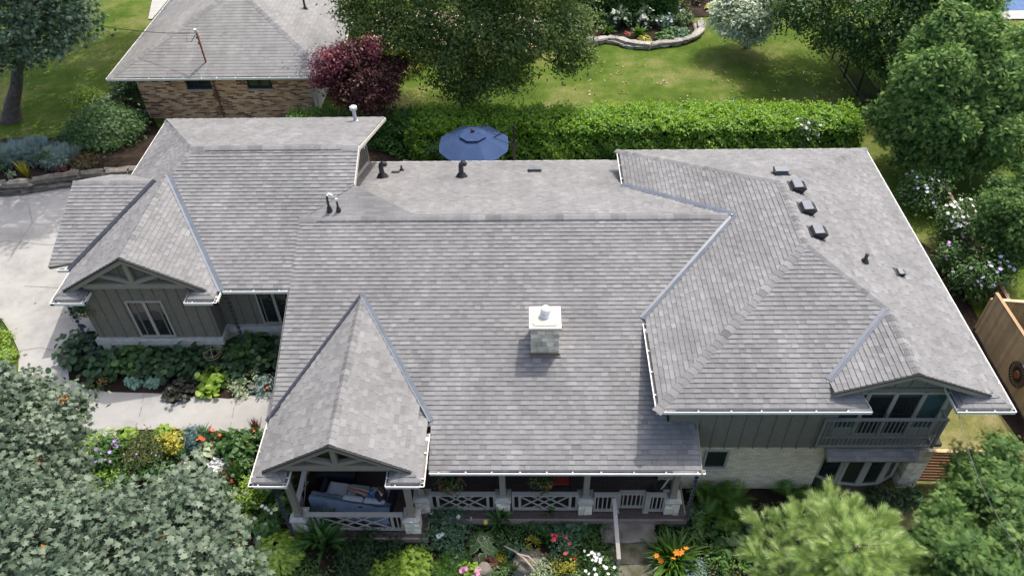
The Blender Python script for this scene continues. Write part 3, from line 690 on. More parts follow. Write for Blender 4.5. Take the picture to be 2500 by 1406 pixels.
railing((-6.68, 12.2, 0), (-3.77, 12.2, 0), 'cross'); railing((-3.05, 12.9, 0), (-1.04, 12.9, 0), 'cross'); railing((-.55, 12.9, 0), (1.47, 12.9, 0), 'cross')
railing((-7.0, 15.5, 0), (-7.0, 12.6, 0), 'cross')
railing((1.94, 12.86, 0), (2.62, 12.86, 0), 'pick', h=.97); railing((2.72, 12.98, 0), (3.5, 12.98, 0), 'pick', h=.9); railing((3.6, 12.86, 0), (4.1, 12.86, 0), 'pick', h=.97)
for x in (2.66, 3.55): gp = MB(); gp.box(x-.05, x+.05, 12.84, 12.94, DZ+.05, DZ+1.0); gp.box(x-.09, x+.09, 12.8, 12.98, DZ, DZ+.05); gp.build('gate_post', M_RAIL, H)
hr = MB(); hA, hB = at_z(1499, 1216, 1.16), at_z(1511, 1364, .35)
hr.bar(hA, hB, .12, .045); hr.bar(hB+(0, .03, -.02), (hB[0], hB[1]+.03, -.9), .1, .1, (0, 1, 0))
hr.build('stair_handrail', M_RAIL, H)

# ------------------------------------------------------------------ chimney, vents
ch = MB(); cx0, cx1, cy0, cy1 = .045, .915, 15.94, 16.75
cs = stone_pier(cx0, cx1, cy0, cy1, 3.85, 5.12, 7, h=(.14, .2), name='chimney')
cc = MB(); cc.box(cx0-.05, cx1+.04, cy0-.07, cy1+.07, 5.12, 5.22); cc.build('chimney_cap', M_CAPW, cs, bevel=.015)
cw = MB(); rr = []
for (sx, sy) in ((1, 1), (-1, 1), (-1, -1), (1, -1)):
    for k in range(5):
        w = {(1, 1): 0, (-1, 1): 90, (-1, -1): 180, (1, -1): 270}[(sx, sy)]+k*22.5
        rr.append((.48+sx*.27+.12*math.cos(math.radians(w)), 16.34+sy*.24+.12*math.sin(math.radians(w)), 5.22))
cw.prism(rr, (0, 0, .03)); cw.build('chimney_wash', M_CONCW, cs, bevel=.01)
fl = MB(); fl.lathe([(.17, 0), (.175, .03), (.15, .06), (.12, .08), (.12, .1)], (.49, 16.4, 5.25)); fl.lathe([(.115, .1), (.115, .22)], (.49, 16.4, 5.25)); fl.lathe([(.145, .22), (.145, .27), (.12, .31), (.02, .33)], (.49, 16.4, 5.25))
for k in range(8):
    w = k*math.pi/4; fl.bar((.49+.135*math.cos(w), 16.4+.135*math.sin(w), 5.33), (.49+.135*math.cos(w), 16.4+.135*math.sin(w), 5.48), .03, .01, (0, 1, 0))
fl.build('chimney_flue', mat('white flue metal', (.78, .79, .8), None, .3, metal=.2), cs)
cf = MB(); b0 = mz(cy0)
cf.box(cx0-.02, cx1+.02, cy0-.035, cy0-.005, b0-.02, b0+.1); cf.box(cx0-.05, cx1+.05, cy0-.1, cy0-.035, mz(cy0-.07)+.02, mz(cy0-.07)+.05)
cf.build('chimney_flashing', mat('brown flashing', (.16, .13, .10), (.2, .165, .13), .6), cs)
nm = lambda n: np.array(n, float)/np.linalg.norm(n)
def on_plane(px, py, p0, n):
    d = ray(px, py); n = np.array(n, float); return CAMP+d*(((np.array(p0)-CAMP)@n)/(d@n))
def box_vent(px, py, p0, n, w=.42, l=.46, h=.26, name='roof_vent', m=M_BLACK):
    """a hooded exhaust box: lid sloping away from the ridge, open black front on its low side"""
    c = on_plane(px, py, p0, n); n = nm(n); dn = np.array([n[0], n[1], 0]); dn = dn/np.linalg.norm(dn); dn = nm(dn-n*(dn@n)); s = np.cross(n, dn)
    mb = MB(); prof = [(-l/2, 0.01), (-l/2+.03, h*.55), (l*.12, h), (l/2, h*.9), (l/2-.05, 0.01)]
    mb.prism([c+dn*a+n*b-s*w/2 for a, b in prof], s*w)
    lid = MB(); lid.prism([c+dn*a+n*(b+.006)-s*(w/2+.015) for a, b in (prof[1], prof[2])]+[c+dn*a+n*(b+.022)-s*(w/2+.015) for a, b in (prof[2], prof[1])], s*(w+.03))
    mb.prism([c+dn*i+s*j+n*.03 for i, j in ((-l/2-.08, -w/2-.07), (l/2, -w/2-.07), (l/2, w/2+.07), (-l/2-.08, w/2+.07))], n*.006)
    o = mb.build(name, m, H); lid.build('vent_lid', mat('vent lid painted sky sheen', (.10, .115, .14), (.15, .165, .19), .3, 4, spec=.6), o); return o  # sky reflection on the lid is put into its paler colour
UB = (XM, RY0, ZT)
box_vent(1905, 426, (XM, RY1, ZT), NBk); box_vent(1943, 461, UB, NRt); box_vent(1967, 514, UB, NRt); box_vent(1993, 572, UB, NRt)
box_vent(2196, 668, UB, NRt, .24, .26, .12); box_vent(1305, 418, (0, YR, ZR), NB, .42, .34, .16); box_vent(966, 422, (0, YR, ZR), NB, .2, .2, .1)
def pipe(px, py, p0, n, h, r=.05, elbow=False, m=M_BLACK, top=None, boot=True):
    c = on_plane(px, py, p0, n); mb = MB()
    if boot: mb.lathe([(r*2.6, -.03), (r*2.4, .03), (r*1.5, h*.22+.04), (r*1.1, h*.3+.04)], c, 12)
    P = [c, c+(0, 0, h)]
    if elbow: P = [c, c+(0, 0, h-.1), c+(.02, .02, h-.02), c+(.07, .05, h+.03), c+(.13, .08, h-.01), c+(.15, .1, h-.09)]
    mb.tube(P, r, 10); o = mb.build('vent_pipe', m, H)
    if top == 'white': 
        t = MB(); t.tube([p+np.array((0, 0, .002)) for p in P[-4:]] if elbow else [c+(0, 0, h-.08), c+(0, 0, h+.01)], r*1.08, 10); t.build('pipe_end', M_PVC, o)
    return o
BP = (0, YR, ZR)
pipe(934, 434, BP, NB, .62, .10, True); pipe(1127, 433, BP, NB, .62, .10, True); pipe(981, 418, BP, NB, .26, .045)
pipe(805, 515, cA, NCR, .62, .042, True, top='white'); pipe(827, 515, cA, NCR, .5, .036, top='white'); pipe(2110, 640, UB, NRt, .36, .055)
c = on_plane(868, 296, (0, LRY, LRZ), NB); mb = MB()
mb.lathe([(.14, -.04), (.13, .03), (.09, .06)], c, 14); mb.tube([c, c+(0, 0, .55)], .075, 12); mb.lathe([(.085, .5), (.15, .54), (.15, .66), (.08, .7), (.01, .71)], c, 14)
mb.build('vent_pipe', M_GALV, H, label='galvanised flue with a white capped top')
# security lamps and hanging details of the side gable wall
mb = MB(); mb.box(-6.78, -6.67, 26.5, 26.62, 4.6, 4.72); mb.tube([(-6.7, 26.52, 4.68), (-6.55, 26.46, 4.62)], .05, 8); mb.tube([(-6.7, 26.6, 4.68), (-6.55, 26.68, 4.62)], .05, 8); mb.build('floodlight', M_PVC, H)
# ------------------------------------------------------------------ ground, lawn, drive, beds
def ground_mat(name, ca, cb, cc, s1=.25, s2=2.2, s3=30, bump=.3, rough=.95):
    """patchy soil or turf: three colours over large, middle and fine noise"""
    m = bpy.data.materials.new(name); nt, P, N, L = nodes(m); tc = N.new('ShaderNodeTexCoord'); fac = None
    for s, w, ro in ((s1, .5, .6), (s2, .25, .7), (s3, .25, .8)):
        n = N.new('ShaderNodeTexNoise'); n.inputs['Scale'].default_value = s; n.inputs['Detail'].default_value = 7; n.inputs['Roughness'].default_value = ro
        L.new(tc.outputs['Object'], n.inputs['Vector']); mu = N.new('ShaderNodeMath'); mu.operation = 'MULTIPLY'; mu.inputs[1].default_value = w; L.new(n.outputs['Fac'], mu.inputs[0])
        if fac is None: fac = mu
        else:
            a = N.new('ShaderNodeMath'); a.operation = 'ADD'; L.new(fac.outputs[0], a.inputs[0]); L.new(mu.outputs[0], a.inputs[1]); fac = a
    r = ramp(N, [(.375, ca), (.50, cb), (.625, cc)]); L.new(fac.outputs[0], r.inputs[0]); L.new(r.outputs[0], P.inputs['Base Color'])
    P.inputs['Roughness'].default_value = rough; P.inputs['Specular IOR Level'].default_value = .1
    b = N.new('ShaderNodeBump'); b.inputs['Strength'].default_value = bump; b.inputs['Distance'].default_value = .05; L.new(n.outputs['Fac'], b.inputs['Height']); L.new(b.outputs[0], P.inputs['Normal'])
    return m
M_GRASS = ground_mat('lawn turf', (.026, .060, .006), (.074, .116, .016), (.21, .19, .08), s1=.22, s2=1.4, s3=9, bump=.5)
M_GRASSD = ground_mat('dry lawn turf', (.06, .09, .02), (.16, .16, .055), (.33, .28, .15), s1=.5, s2=2.4, s3=12, bump=.5)
M_SOIL = ground_mat('bark mulch', (.014, .010, .008), (.030, .021, .016), (.065, .047, .036), s1=.8, s2=9, s3=45, bump=.8)
M_CONC = ground_mat('pale concrete', (.235, .23, .215), (.335, .328, .308), (.385, .377, .354), s1=.5, s2=3, s3=60, bump=.08, rough=.85)
M_PAVE = mat('grey paving', (.34, .33, .32), (.42, .41, .40), .9, 3)

gx = np.concatenate([np.linspace(-400, -45, 12), np.linspace(-44, 44, 177), np.linspace(45, 400, 12)])
gy = np.concatenate([np.linspace(-60, -6, 6), np.linspace(-5, 62, 135), np.linspace(64, 700, 16)])
XX, YY = np.meshgrid(gx, gy); ZZ = ground_z(XX, YY)
me = bpy.data.meshes.new('ground'); nx, ny = len(gx), len(gy)
vs = np.stack([XX.ravel(), YY.ravel(), ZZ.ravel()-.03], 1)
idx = np.arange(nx*ny).reshape(ny, nx)
fs = np.stack([idx[:-1, :-1].ravel(), idx[:-1, 1:].ravel(), idx[1:, 1:].ravel(), idx[1:, :-1].ravel()], 1)
me.from_pydata(vs.tolist(), [], fs.tolist()); me.materials.append(M_GRASS); me.polygons.foreach_set('use_smooth', [True]*len(me.polygons))
tag(link(bpy.data.objects.new('ground', me)), kind='structure')
def sheet(name, poly, m, dz, step=.5, kind='structure'):
    """a skin of paving, mulch or turf that follows the ground inside an outline of (x, y) points"""
    P = [np.array(p[:2], float) for p in poly]; vs = []; n = 0
    for i in range(len(P)):
        a, b = P[i], P[(i+1)%len(P)]; k = max(1, int(np.linalg.norm(b-a)/step))
        vs += [a+(b-a)*j/k for j in range(k)]
    n = len(vs); xs = [p[0] for p in vs]; ys = [p[1] for p in vs]
    A = np.array(vs); B = np.roll(A, -1, 0)
    for x in np.arange(min(xs), max(xs), step):
        for y in np.arange(min(ys), max(ys), step):
            c = ((A[:, 1] > y) != (B[:, 1] > y)) & (x < (B[:, 0]-A[:, 0])*(y-A[:, 1])/(B[:, 1]-A[:, 1]+1e-12)+A[:, 0])
            if c.sum() % 2 and np.min(np.hypot(A[:, 0]-x, A[:, 1]-y)) > step*.4: vs.append(np.array([x, y]))
    o = delaunay_2d_cdt([Vector(v) for v in vs], [], [list(range(n))], 1, 1e-5)
    v3 = [(v.x, v.y, gz(v.x, v.y)+dz) for v in o[0]]
    me = bpy.data.meshes.new(name); me.from_pydata(v3, [], [tuple(f) for f in o[2]]); me.materials.append(m); me.update()
    bm = bmesh.new(); bm.from_mesh(me); bmesh.ops.recalc_face_normals(bm, faces=bm.faces)
    for f in bm.faces:
        if f.normal.z < 0: f.normal_flip()
    bm.to_mesh(me); bm.free()
    me.polygons.foreach_set('use_smooth', [True]*len(me.polygons))
    return tag(link(bpy.data.objects.new(name, me)), kind=kind)
def gp_(*px): return [G(*p)[:2] for p in px]
def smooth_poly(P, n=6):                                  # closed Catmull-Rom through the points
    out = []; m = len(P); P = [np.array(p[:2], float) for p in P]
    for i in range(m):
        a, b, c, d = P[i-1], P[i], P[(i+1)%m], P[(i+2)%m]
        for k in range(n):
            t = k/n; out.append(.5*((2*b)+(c-a)*t+(2*a-5*b+4*c-d)*t*t+(3*b-a-3*c+d)*t**3))
    return out
sheet('garden_bed', [(-17, -3), (16, -3), (16, 11), (13, 13.6), (9.0, 14.3), (-7, 14.6), (-7.2, 19), (-16, 19), (-16.5, 15)], M_SOIL, 0.0)
drive = gp_((-500, 500), (0, 480), (180, 455), (330, 440), (420, 520), (420, 760), (300, 820), (200, 850), (165, 880), (170, 930), (260, 958), (400, 962), (560, 975), (760, 965), (775, 1058), (640, 1060), (430, 1048), (215, 1052), (170, 1020), (100, 970), (45, 915), (48, 860), (25, 810), (0, 775), (-500, 690))
sheet('driveway', drive, M_CONC, .035)
for k_, ln_ in enumerate((((20, 640), (80, 545), (70, 500)), ((60, 700), (160, 705), (250, 700)), ((330, 1050), (345, 1005), (352, 962)), ((560, 1056), (570, 1010), (575, 968)), ((40, 860), (100, 850), (170, 866)), ((-60, 600), (20, 590), (120, 600), (200, 596)))):
    q_ = [np.array(G(*p)[:2]) for p in ln_]; l_ = []; r_2 = []
    for i_, p_ in enumerate(q_):
        d_2 = q_[min(i_+1, len(q_)-1)]-q_[max(i_-1, 0)]; n_2 = np.array([-d_2[1], d_2[0]])/np.linalg.norm(d_2)*.016; l_.append(p_+n_2); r_2.append(p_-n_2)
    sheet('driveway_joint', l_+r_2[::-1], mat('joint', (.17, .165, .15), (.27, .26, .245), .9, 8), .042)
sheet('garden_bed', smooth_poly(gp_((-90, 470), (100, 455), (330, 425), (400, 380), (380, 300), (330, 250), (190, 240), (150, 330), (0, 340), (-120, 380))), M_SOIL, .0)
sheet('garden_bed', [(-6, 27.5), (15.2, 27.5), (17.0, 24), (17.0, 14.5), (12.4, 14.5), (12.4, 27), (15, 34.2), (-14, 34.6), (-10, 31)], M_SOIL, .0)
sheet('patio', [(-6, 26.5), (3.6, 26.5), (3.6, 31.4), (-6, 31.4)], M_PAVE, .02)
sheet('side_lawn', [(9.4, 14.2), (12.4, 17.5), (16.0, 17.5), (17.2, 12.4), (9.6, 12.6)], M_GRASSD, .012)
sheet('garden_bed', smooth_poly(gp_((1430, 100), (1480, 108), (1530, 115), (1580, 120), (1640, 114), (1690, 98), (1705, 75), (1690, 45), (1760, 30), (1800, -60), (1420, -60))), M_SOIL, .01)
sheet('street', gp_((365, 0), (395, 0), (420, -60), (380, -60)), M_PAVE, .02)
sheet('street', gp_((362, 48), (372, 0), (412, 0), (372, 48)), M_PAVE, .03)
# ------------------------------------------------------------------ neighbour's brick house
M_NBRICK = brick_mat('mixed brown brick', [(0, (.08, .04, .03)), (.25, (.30, .135, .065)), (.5, (.64, .32, .15)), (1, (.85, .55, .32))], (.45, .38, .30), w=.32, h=.088, ms=.012)
M_SIDING = mat('pale grey siding', (.50, .51, .50), (.56, .57, .56), .7, 2)
M_SASH = mat('dark window sash', (.022, .02, .022), (.03, .028, .03), .5)
N_ = thing('brick_house', 'neighbouring brown brick house with grey hip roof and dark windows', 'house', (-15, 40, .5))
NX0, NX1, NY0, NZ, NM = -20.32, -9.5, 34.2, 3.7, .40
NXM = (NX0+NX1)/2; NW_ = (NX1-NX0)/2; NYR = NY0+NW_; NZR = NZ+NM*NW_; NYE = 62
kw = dict(m=M_SHN, expo=.2, wmin=.25, wmax=.4, tabs=False, lift=.012)
shingles('front_roof', [[(NX0, NY0, NZ), (NX1, NY0, NZ), (NXM, NYR, NZR)]], (1, 0, 0), N_, 101, **kw)
shingles('side_roof', [[(NX1, NY0, NZ), (NX1, 48, NZ), (NXM, 48, NZR), (NXM, NYR, NZR)]], (0, 1, 0), N_, 102, **kw)
shingles('side_roof', [[(NX0, NY0, NZ), (NX0, 48, NZ), (NXM, 48, NZR), (NXM, NYR, NZR)]], (0, 1, 0), N_, 103, **kw)
MB().prism([(NX1, 48, NZ), (NXM, 48, NZR), (NX0, 48, NZ)], (0, NYE-48, 0)).build('rear_roof', M_SHN, N_)
nF, nR, nL = (0, -NM, 1), (NM, 0, 1), (-NM, 0, 1)
caps(N_, (NX0, NY0, NZ), (NXM, NYR, NZR), nF, nL, 104, w=.2, step=.3, m=M_SHN); caps(N_, (NX1, NY0, NZ), (NXM, NYR, NZR), nF, nR, 105, w=.2, step=.3, m=M_SHN)
gutter(N_, (NX0-.08, NY0-.1, NZ-.02), (NX1+.08, NY0-.1, NZ-.02), (0, -1, 0), 106); gutter(N_, (NX0-.1, NYE, NZ-.02), (NX0-.1, NY0-.08, NZ-.02), (-1, 0, 0), 107, debris=False); gutter(N_, (NX1+.1, NY0-.08, NZ-.02), (NX1+.1, NYE, NZ-.02), (1, 0, 0), 108)
MB().box(-19.3, -10.75, 34.69, 35.2, .75, 3.55).build('brick_wall', M_NBRICK, N_)
mb = MB(); mb.box(-19.25, -10.7, 35.2, 60, .3, 3.55); z = .4
while z < 3.5: mb.box(-10.7, -10.675, 35.2, 60, z, z+.19); z += .2
mb.box(-10.78, -10.7, 34.72, 35.2, .3, 3.55); mb.build('siding_wall', M_SIDING, N_)
mb = MB(); mb.box(-19.28, -10.77, 34.71, 35.2, .0, .75); mb.build('foundation_wall', mat('grey foundation', (.36, .36, .37), (.44, .44, .45), .9, 4), N_)
for x0, x1 in ((-16.75, -15.72), (-13.72, -12.72)):
    w = window(N_, x0, x1, 2.92, 3.48, 34.69, 2, fw=.09, m=M_SASH); MB().box(x0-.15, x1+.15, 34.57, 34.7, 2.74, 2.82).build('window_sill', M_PAVE, N_)
mb = MB(); mb.tube([(-15.45, 34.6, 3.6), (-15.45, 34.62, .5)], .035, 6); mb.tube([(-15.5, 34.56, 2.55), (-15.5, 34.52, 2.55)], .13, 12); mb.box(-15.58, -15.4, 34.55, 34.68, 2.35, 2.62); mb.build('electric_meter', mat('rusty conduit', (.12, .055, .035), (.19, .09, .06), .7, 8), N_)
mb = MB(); mb.tube([(-15.7, 35.05, 3.95), (-15.72, 35.05, 5.6)], .045, 8); mb.box(-15.79, -15.65, 34.97, 35.1, 5.0, 5.06); mb.box(-15.79, -15.65, 34.97, 35.1, 5.3, 5.36)
ms = mb.build('service_mast', mat('rust red mast', (.20, .065, .045), (.26, .10, .07), .65, 9), N_)
mb = MB(); mb.tube([(-15.72, 35.05, 5.58), (-15.72, 35.0, 5.72), (-15.78, 34.92, 5.72)], .06, 8); mb.build('mast_head', M_GALV, ms)
c = on_plane(745, 22, (NX1, 34, NZ), nR); mb = MB(); mb.lathe([(.16, -.05), (.1, .08)], c, 10); mb.tube([c, c+(0, 0, .5)], .06, 8); mb.build('roof_pipe', M_BLACK, N_)
mb = MB(); P = [np.array([-15.75, 34.98, 5.55])*(1-t)+np.array([-27, 38, 6.4])*t+np.array([0, 0, -.6*4*t*(1-t)]) for t in np.linspace(0, 1, 14)]
mb.tube(P, .016, 4); mb.tube([(-15.75, 34.98, 5.5), (-16.0, 34.85, 5.2), (-16.25, 34.9, 5.15), (-16.2, 34.95, 5.4)], .014, 4)
tag(mb.build('service_cable', M_BLACK), "thin black cable running from the neighbour's rusty roof mast to the left", 'cable')
mb = MB()
for k in range(3): mb.tube([(-18.85+.25*math.cos(w)+.02*k, 34.55-.05*k, .75+.27*math.sin(w)) for w in np.linspace(0, 2*math.pi, 18)], .022, 5)
tag(mb.build('garden_hose', mat('dark hose', (.03, .02, .02), (.08, .04, .035), .5)), 'dark coiled hose hanging at the corner of the brick wall', 'hose')
# timber deck with a rail behind the big tree
D_ = thing('timber_deck', 'pale timber deck with a railing behind the large green tree', 'deck', (-4, 42, .5))
M_CEDAR = mat('pale cedar', (.60, .42, .23), (.72, .53, .31), .65, 3, tint=.14)
M_CEDARD = mat('weathered cedar', (.22, .145, .085), (.30, .20, .125), .75, 3, tint=.2)
mb = MB(); y = 42.2
while y < 47: mb.box(-9.3, .8, y, y+.14, 1.2, 1.24, rng.random()); y += .15
mb.build('deck_boards', mat('beige deck boards', (.34, .27, .20), (.42, .35, .27), .7, 3, tint=.1), D_)
for x in np.linspace(-9.2, .7, 6): MB().box(x-.06, x+.06, 42.1, 42.22, .5, 2.2).build('deck_post', M_CEDAR, D_)
mb = MB(); mb.box(-9.3, .8, 42.05, 42.2, 2.2, 2.26); mb.box(-9.3, .8, 42.08, 42.14, 1.3, 1.38); x = -9.1
while x < .7: mb.box(x, x+.04, 42.1, 42.14, 1.35, 2.2); x += .13
mb.box(-9.3, .8, 42.1, 42.2, .6, 1.2, .1); mb.build('deck_railing', M_CEDAR, D_)
ST_ = mat('white cushion', (.72, .72, .70), (.66, .66, .65), .8)
ca = thing('garden_chair', 'white cushioned garden chair on the timber deck behind the tree', 'chair', (-2.7, 44.2, 1.24))
mb = MB(); mb.box(-3.1, -2.3, 43.9, 44.6, 1.5, 1.72); mb.build('seat', ST_, ca); MB().box(-3.1, -2.3, 44.5, 44.75, 1.6, 2.3).build('backrest', ST_, ca)
for x in (-3.05, -2.35):
    for y in (43.95, 44.6): MB().box(x-.03, x+.03, y-.03, y+.03, 1.24, 1.5).build('leg', M_BLACK, ca)
# ------------------------------------------------------------------ fences
def boards_fence(name, label, a, b, h, m, post_m, capw=.12, bw=.14, posts=2.4, z0=None, slats=False):
    a = np.array(a, float); b = np.array(b, float); L = np.linalg.norm(b-a); d = (b-a)/L; n = np.array([-d[1], d[0]])
    t = thing(name, label, 'fence', (a[0], a[1], gz(*a))); zz = lambda s: (gz(*(a+d*s)) if z0 is None else z0)
    mb = MB(); q = lambda s, i, z: (a[0]+d[0]*s+n[0]*i, a[1]+d[1]*s+n[1]*i, z)
    if slats:
        z = .12
        while z < h-.1:
            mb.prism([q(0, 0, zz(0)+z), q(L, 0, zz(0)+z), q(L, 0, zz(0)+z+.115), q(0, 0, zz(0)+z+.115)], (n[0]*.025, n[1]*.025, 0), rng.random()); z += .15
    else:
        s = 0
        while s < L-.02:
            z = zz(s); e = min(s+bw-.006, L)
            mb.prism([q(s, 0, z+.05), q(e, 0, z+.05), q(e, 0, z+h), q(s, 0, z+h)], (n[0]*.02, n[1]*.02, 0), rng.random()); s += bw
        for hh in (.3, h-.25): mb.prism([q(0, .02, zz(0)+hh), q(L, .02, zz(L)+hh), q(L, .02, zz(L)+hh+.09), q(0, .02, zz(0)+hh+.09)], (n[0]*.04, n[1]*.04, 0), .3)
    mb.build('board_panel', m, t)
    cb = MB(); cb.bar(q(-.03, .02, zz(0)+h+.02), q(L+.03, .02, zz(L)+h+.02), capw, .035); cb.build('cap_rail', post_m, t)
    s = 0
    while s <= L+.01:
        z = zz(s); x, y, _ = q(s, .06 if not slats else .05, 0); MB().box(x-.05, x+.05, y-.05, y+.05, z-.1, z+h+.0).build('fence_post', post_m, t); s += posts
    return t
boards_fence('wood_fence', 'tall tan board fence beside the house with a metal sun disc on it', (16.62, 20.3), (17.3, 11.6), 1.98, M_CEDAR, mat('fence post brown', (.33, .21, .11), (.40, .27, .15), .7, 3))
boards_fence('wood_fence', 'short tan board fence turning right behind the fence with the sun disc', (16.75, 20.45), (19.2, 20.2), 1.5, M_CEDARD, M_CEDAR)
boards_fence('wood_fence', 'weathered wooden fence hidden behind the white and lilac flowering shrubs', (18.0, 28.4), (17.7, 20.6), 1.0, M_CEDARD, M_CEDARD)
boards_fence('slat_fence', 'brown horizontal slat fence at the right corner of the bow window', (12.36, 14.2), (15.6, 14.1), 1.72, mat('brown slats', (.24, .11, .05), (.33, .16, .075), .6, 4, tint=.15), M_CEDAR, slats=True, posts=1.6)
t = thing('picket_fence', 'black metal picket fence in deep shade under the trees at right', 'fence', (17.4, 36, .5))
mb = MB(); mb.bar((17.2, 43.5, 1.9), (17.55, 33.2, 1.9), .04, .04); mb.bar((17.2, 43.5, .8), (17.55, 33.2, .8), .04, .04)
for k in range(90):
    s = k/89; x, y = 17.2+.35*s, 43.5-10.3*s; mb.box(x-.012, x+.012, y-.012, y+.012, .6, 2.0)
mb.build('picket_panel', M_BLACK, t)
for s in np.linspace(0, 1, 6): x, y = 17.2+.35*s, 43.5-10.3*s; MB().box(x-.04, x+.04, y-.04, y+.04, .5, 2.15).build('fence_post', M_BLACK, t)
# metal sun disc on the tan fence
sdp = np.array([16.6, 17.55, 1.15]); t = thing('sun_ornament', 'round dark metal sun ornament with a rusty centre hung on the tan fence', 'ornament', tuple(sdp))
mb = MB()
for rr_ in (.46, .42): mb.tube([sdp+(0, rr_*math.cos(w), rr_*math.sin(w)) for w in np.linspace(0, 2*math.pi, 33)], .012, 5)
for k in range(24):
    w = k*math.pi/12; mb.bar(sdp+(0, .14*math.cos(w), .14*math.sin(w)), sdp+(0, .44*math.cos(w), .44*math.sin(w)), .05, .008, (1, 0, 0))
mb.build('rays', M_BLACK, t)
mb = MB(); mb.tube([sdp+(-.05, 0, 0), sdp+(.01, 0, 0)], [.13, .16], 18); mb.build('boss', mat('rust', (.20, .07, .03), (.3, .12, .05), .7, 12), t)
# ------------------------------------------------------------------ stone edging
M_ROCK = mat('garden rock', (.095, .085, .07), (.205, .185, .155), .9, 3.5, bump=.7, bscale=14, tint=.25)
M_ROCKL = mat('pale edging stone', (.20, .19, .165), (.38, .36, .315), .9, 4, bump=.5, bscale=18, tint=.2)
def rock(mb, c, sx, sy, sz, rot, seed, flat=.5):
    bm = bmesh.new(); bmesh.ops.create_cube(bm, size=1); bmesh.ops.subdivide_edges(bm, edges=bm.edges, cuts=3, use_grid_fill=True)
    rg = np.random.RandomState(seed); off = rg.rand(3)*9; vs = []
    for v in bm.verts:
        p = np.array(v.co); r = np.linalg.norm(p); p = p*(1-flat)+p/r*.55*flat
        w = 1+.16*math.sin(p[0]*7+off[0])*math.cos(p[1]*6+off[1])+.1*math.sin(p[2]*9+off[2])+rg.normal(0, .025)
        p = p*w*np.array([sx, sy, sz]); c_, s_ = math.cos(rot), math.sin(rot)
        vs.append((c[0]+c_*p[0]-s_*p[1], c[1]+s_*p[0]+c_*p[1], c[2]+p[2]))
    bm.verts.index_update(); fs = [tuple(v.index for v in f.verts) for f in bm.faces]; bm.free(); mb.add(vs, fs, rg.rand())
wl = thing('stone_wall', 'low dry stone retaining wall along the back of the driveway', 'wall', tuple(G(170, 455)))
edge = [G(*p) for p in [(-330, 505), (-200, 490), (-90, 482), (0, 474), (60, 470), (120, 460), (180, 452), (240, 446), (300, 442), (350, 436)]]
k = 0
for i in range(len(edge)-1):
    a, b = edge[i], edge[i+1]; L = np.linalg.norm(b-a); n = max(1, round(L/1.0)); rot = math.atan2(b[1]-a[1], b[0]-a[0])
    for j in range(n):
        p = a+(b-a)*(j+.5)/n
        for lv in range(2):
            mb = MB(); sh = .4*L/n if lv else 0; rock(mb, (p[0]+sh*math.cos(rot), p[1]+sh*math.sin(rot)+.06*lv, p[2]+.12+.3*lv), L/n*1.02, .5-.05*lv, .34, rot, 300+k, .3); mb.build('wall_stone', M_ROCK, wl, smooth=False); k += 1
eg = thing('stone_edging', 'curved edging of pale flat stones round the far flower bed', 'edging', tuple(G(1560, 118)))
ep = [G(*p) for p in [(1425, 103), (1450, 107), (1475, 102), (1500, 104), (1525, 113), (1550, 117), (1580, 119), (1605, 114), (1635, 112), (1665, 106), (1690, 95), (1705, 80), (1700, 62)]]
for i in range(len(ep)-1):
    a, b = ep[i], ep[i+1]; L = np.linalg.norm(b-a); n = max(1, round(L/.8)); rot = math.atan2(b[1]-a[1], b[0]-a[0])
    for j in range(n):
        p = a+(b-a)*(j+.5)/n
        for lv in range(2): mb = MB(); rock(mb, (p[0]+.2*lv, p[1]+.05*lv, p[2]+.08+.15*lv), L/n*1.05, .42, .17, rot, 400+k, .25); mb.build('edging_stone', M_ROCKL, eg); k += 1
# steps at the porch and boulders in the front bed
stp = thing('stone_steps', 'broad mossy natural stone steps below the porch gate', 'steps', (3.2, 12, -.3))
M_MOSS = mat('mossy step stone', (.12, .105, .085), (.235, .215, .185), .9, 2.2, bump=.7, bscale=16)
M_MOSS2 = mat('mossy stone', (.055, .06, .02), (.19, .17, .14), .95, 2.6, bump=.8, bscale=14)
for k, (px, py, w, d, z, mm) in enumerate(((1535, 1292, 1.5, .75, .02, M_MOSS), (1545, 1342, 1.35, .8, -.09, M_MOSS2), (1555, 1392, 1.4, .85, -.18, M_MOSS2))):
    p = at_z(px, py, z); mb = MB(); rock(mb, (p[0], p[1], z-.12), w, d, .26, 0, 500+k, .12); mb.build('step', mm, stp)
for px, py, s, lb in ((1290, 1378, (1.0, .7, .42), 'grey granite boulder with driftwood on top among front bed flowers'), (1180, 1395, (.5, .4, .3), 'small grey stone beside the pink daisies'), (642, 1330, (.42, .36, .34), 'dark grey rounded rock between hostas left of the porch'), (1165, 1370, (.3, .25, .2), 'little rock under the variegated hosta')):
    p = G(px, py); mb = MB(); rock(mb, (p[0], p[1], p[2]+s[2]*.3), *s, .4, int(px), .75); o = mb.build('boulder', M_ROCK, None, loc=tuple(p), smooth=True); tag(o, lb, 'rock')
p = G(1275, 1375); mb = MB(); mb.tube([p+(-.55, .35, .42), p+(-.2, .12, .5), p+(.1, -.15, .52), p+(.35, -.42, .45)], [.02, .032, .036, .02], 7); mb.tube([p+(-.05, 0, .52), p+(.2, -.1, .6), p+(.4, -.3, .58)], [.04, .035, .015], 6)
tag(mb.build('driftwood', mat('bleached wood', (.34, .28, .21), (.44, .37, .29), .8, 6), None, loc=tuple(p)), 'bleached driftwood branch lying on the granite boulder', 'driftwood')
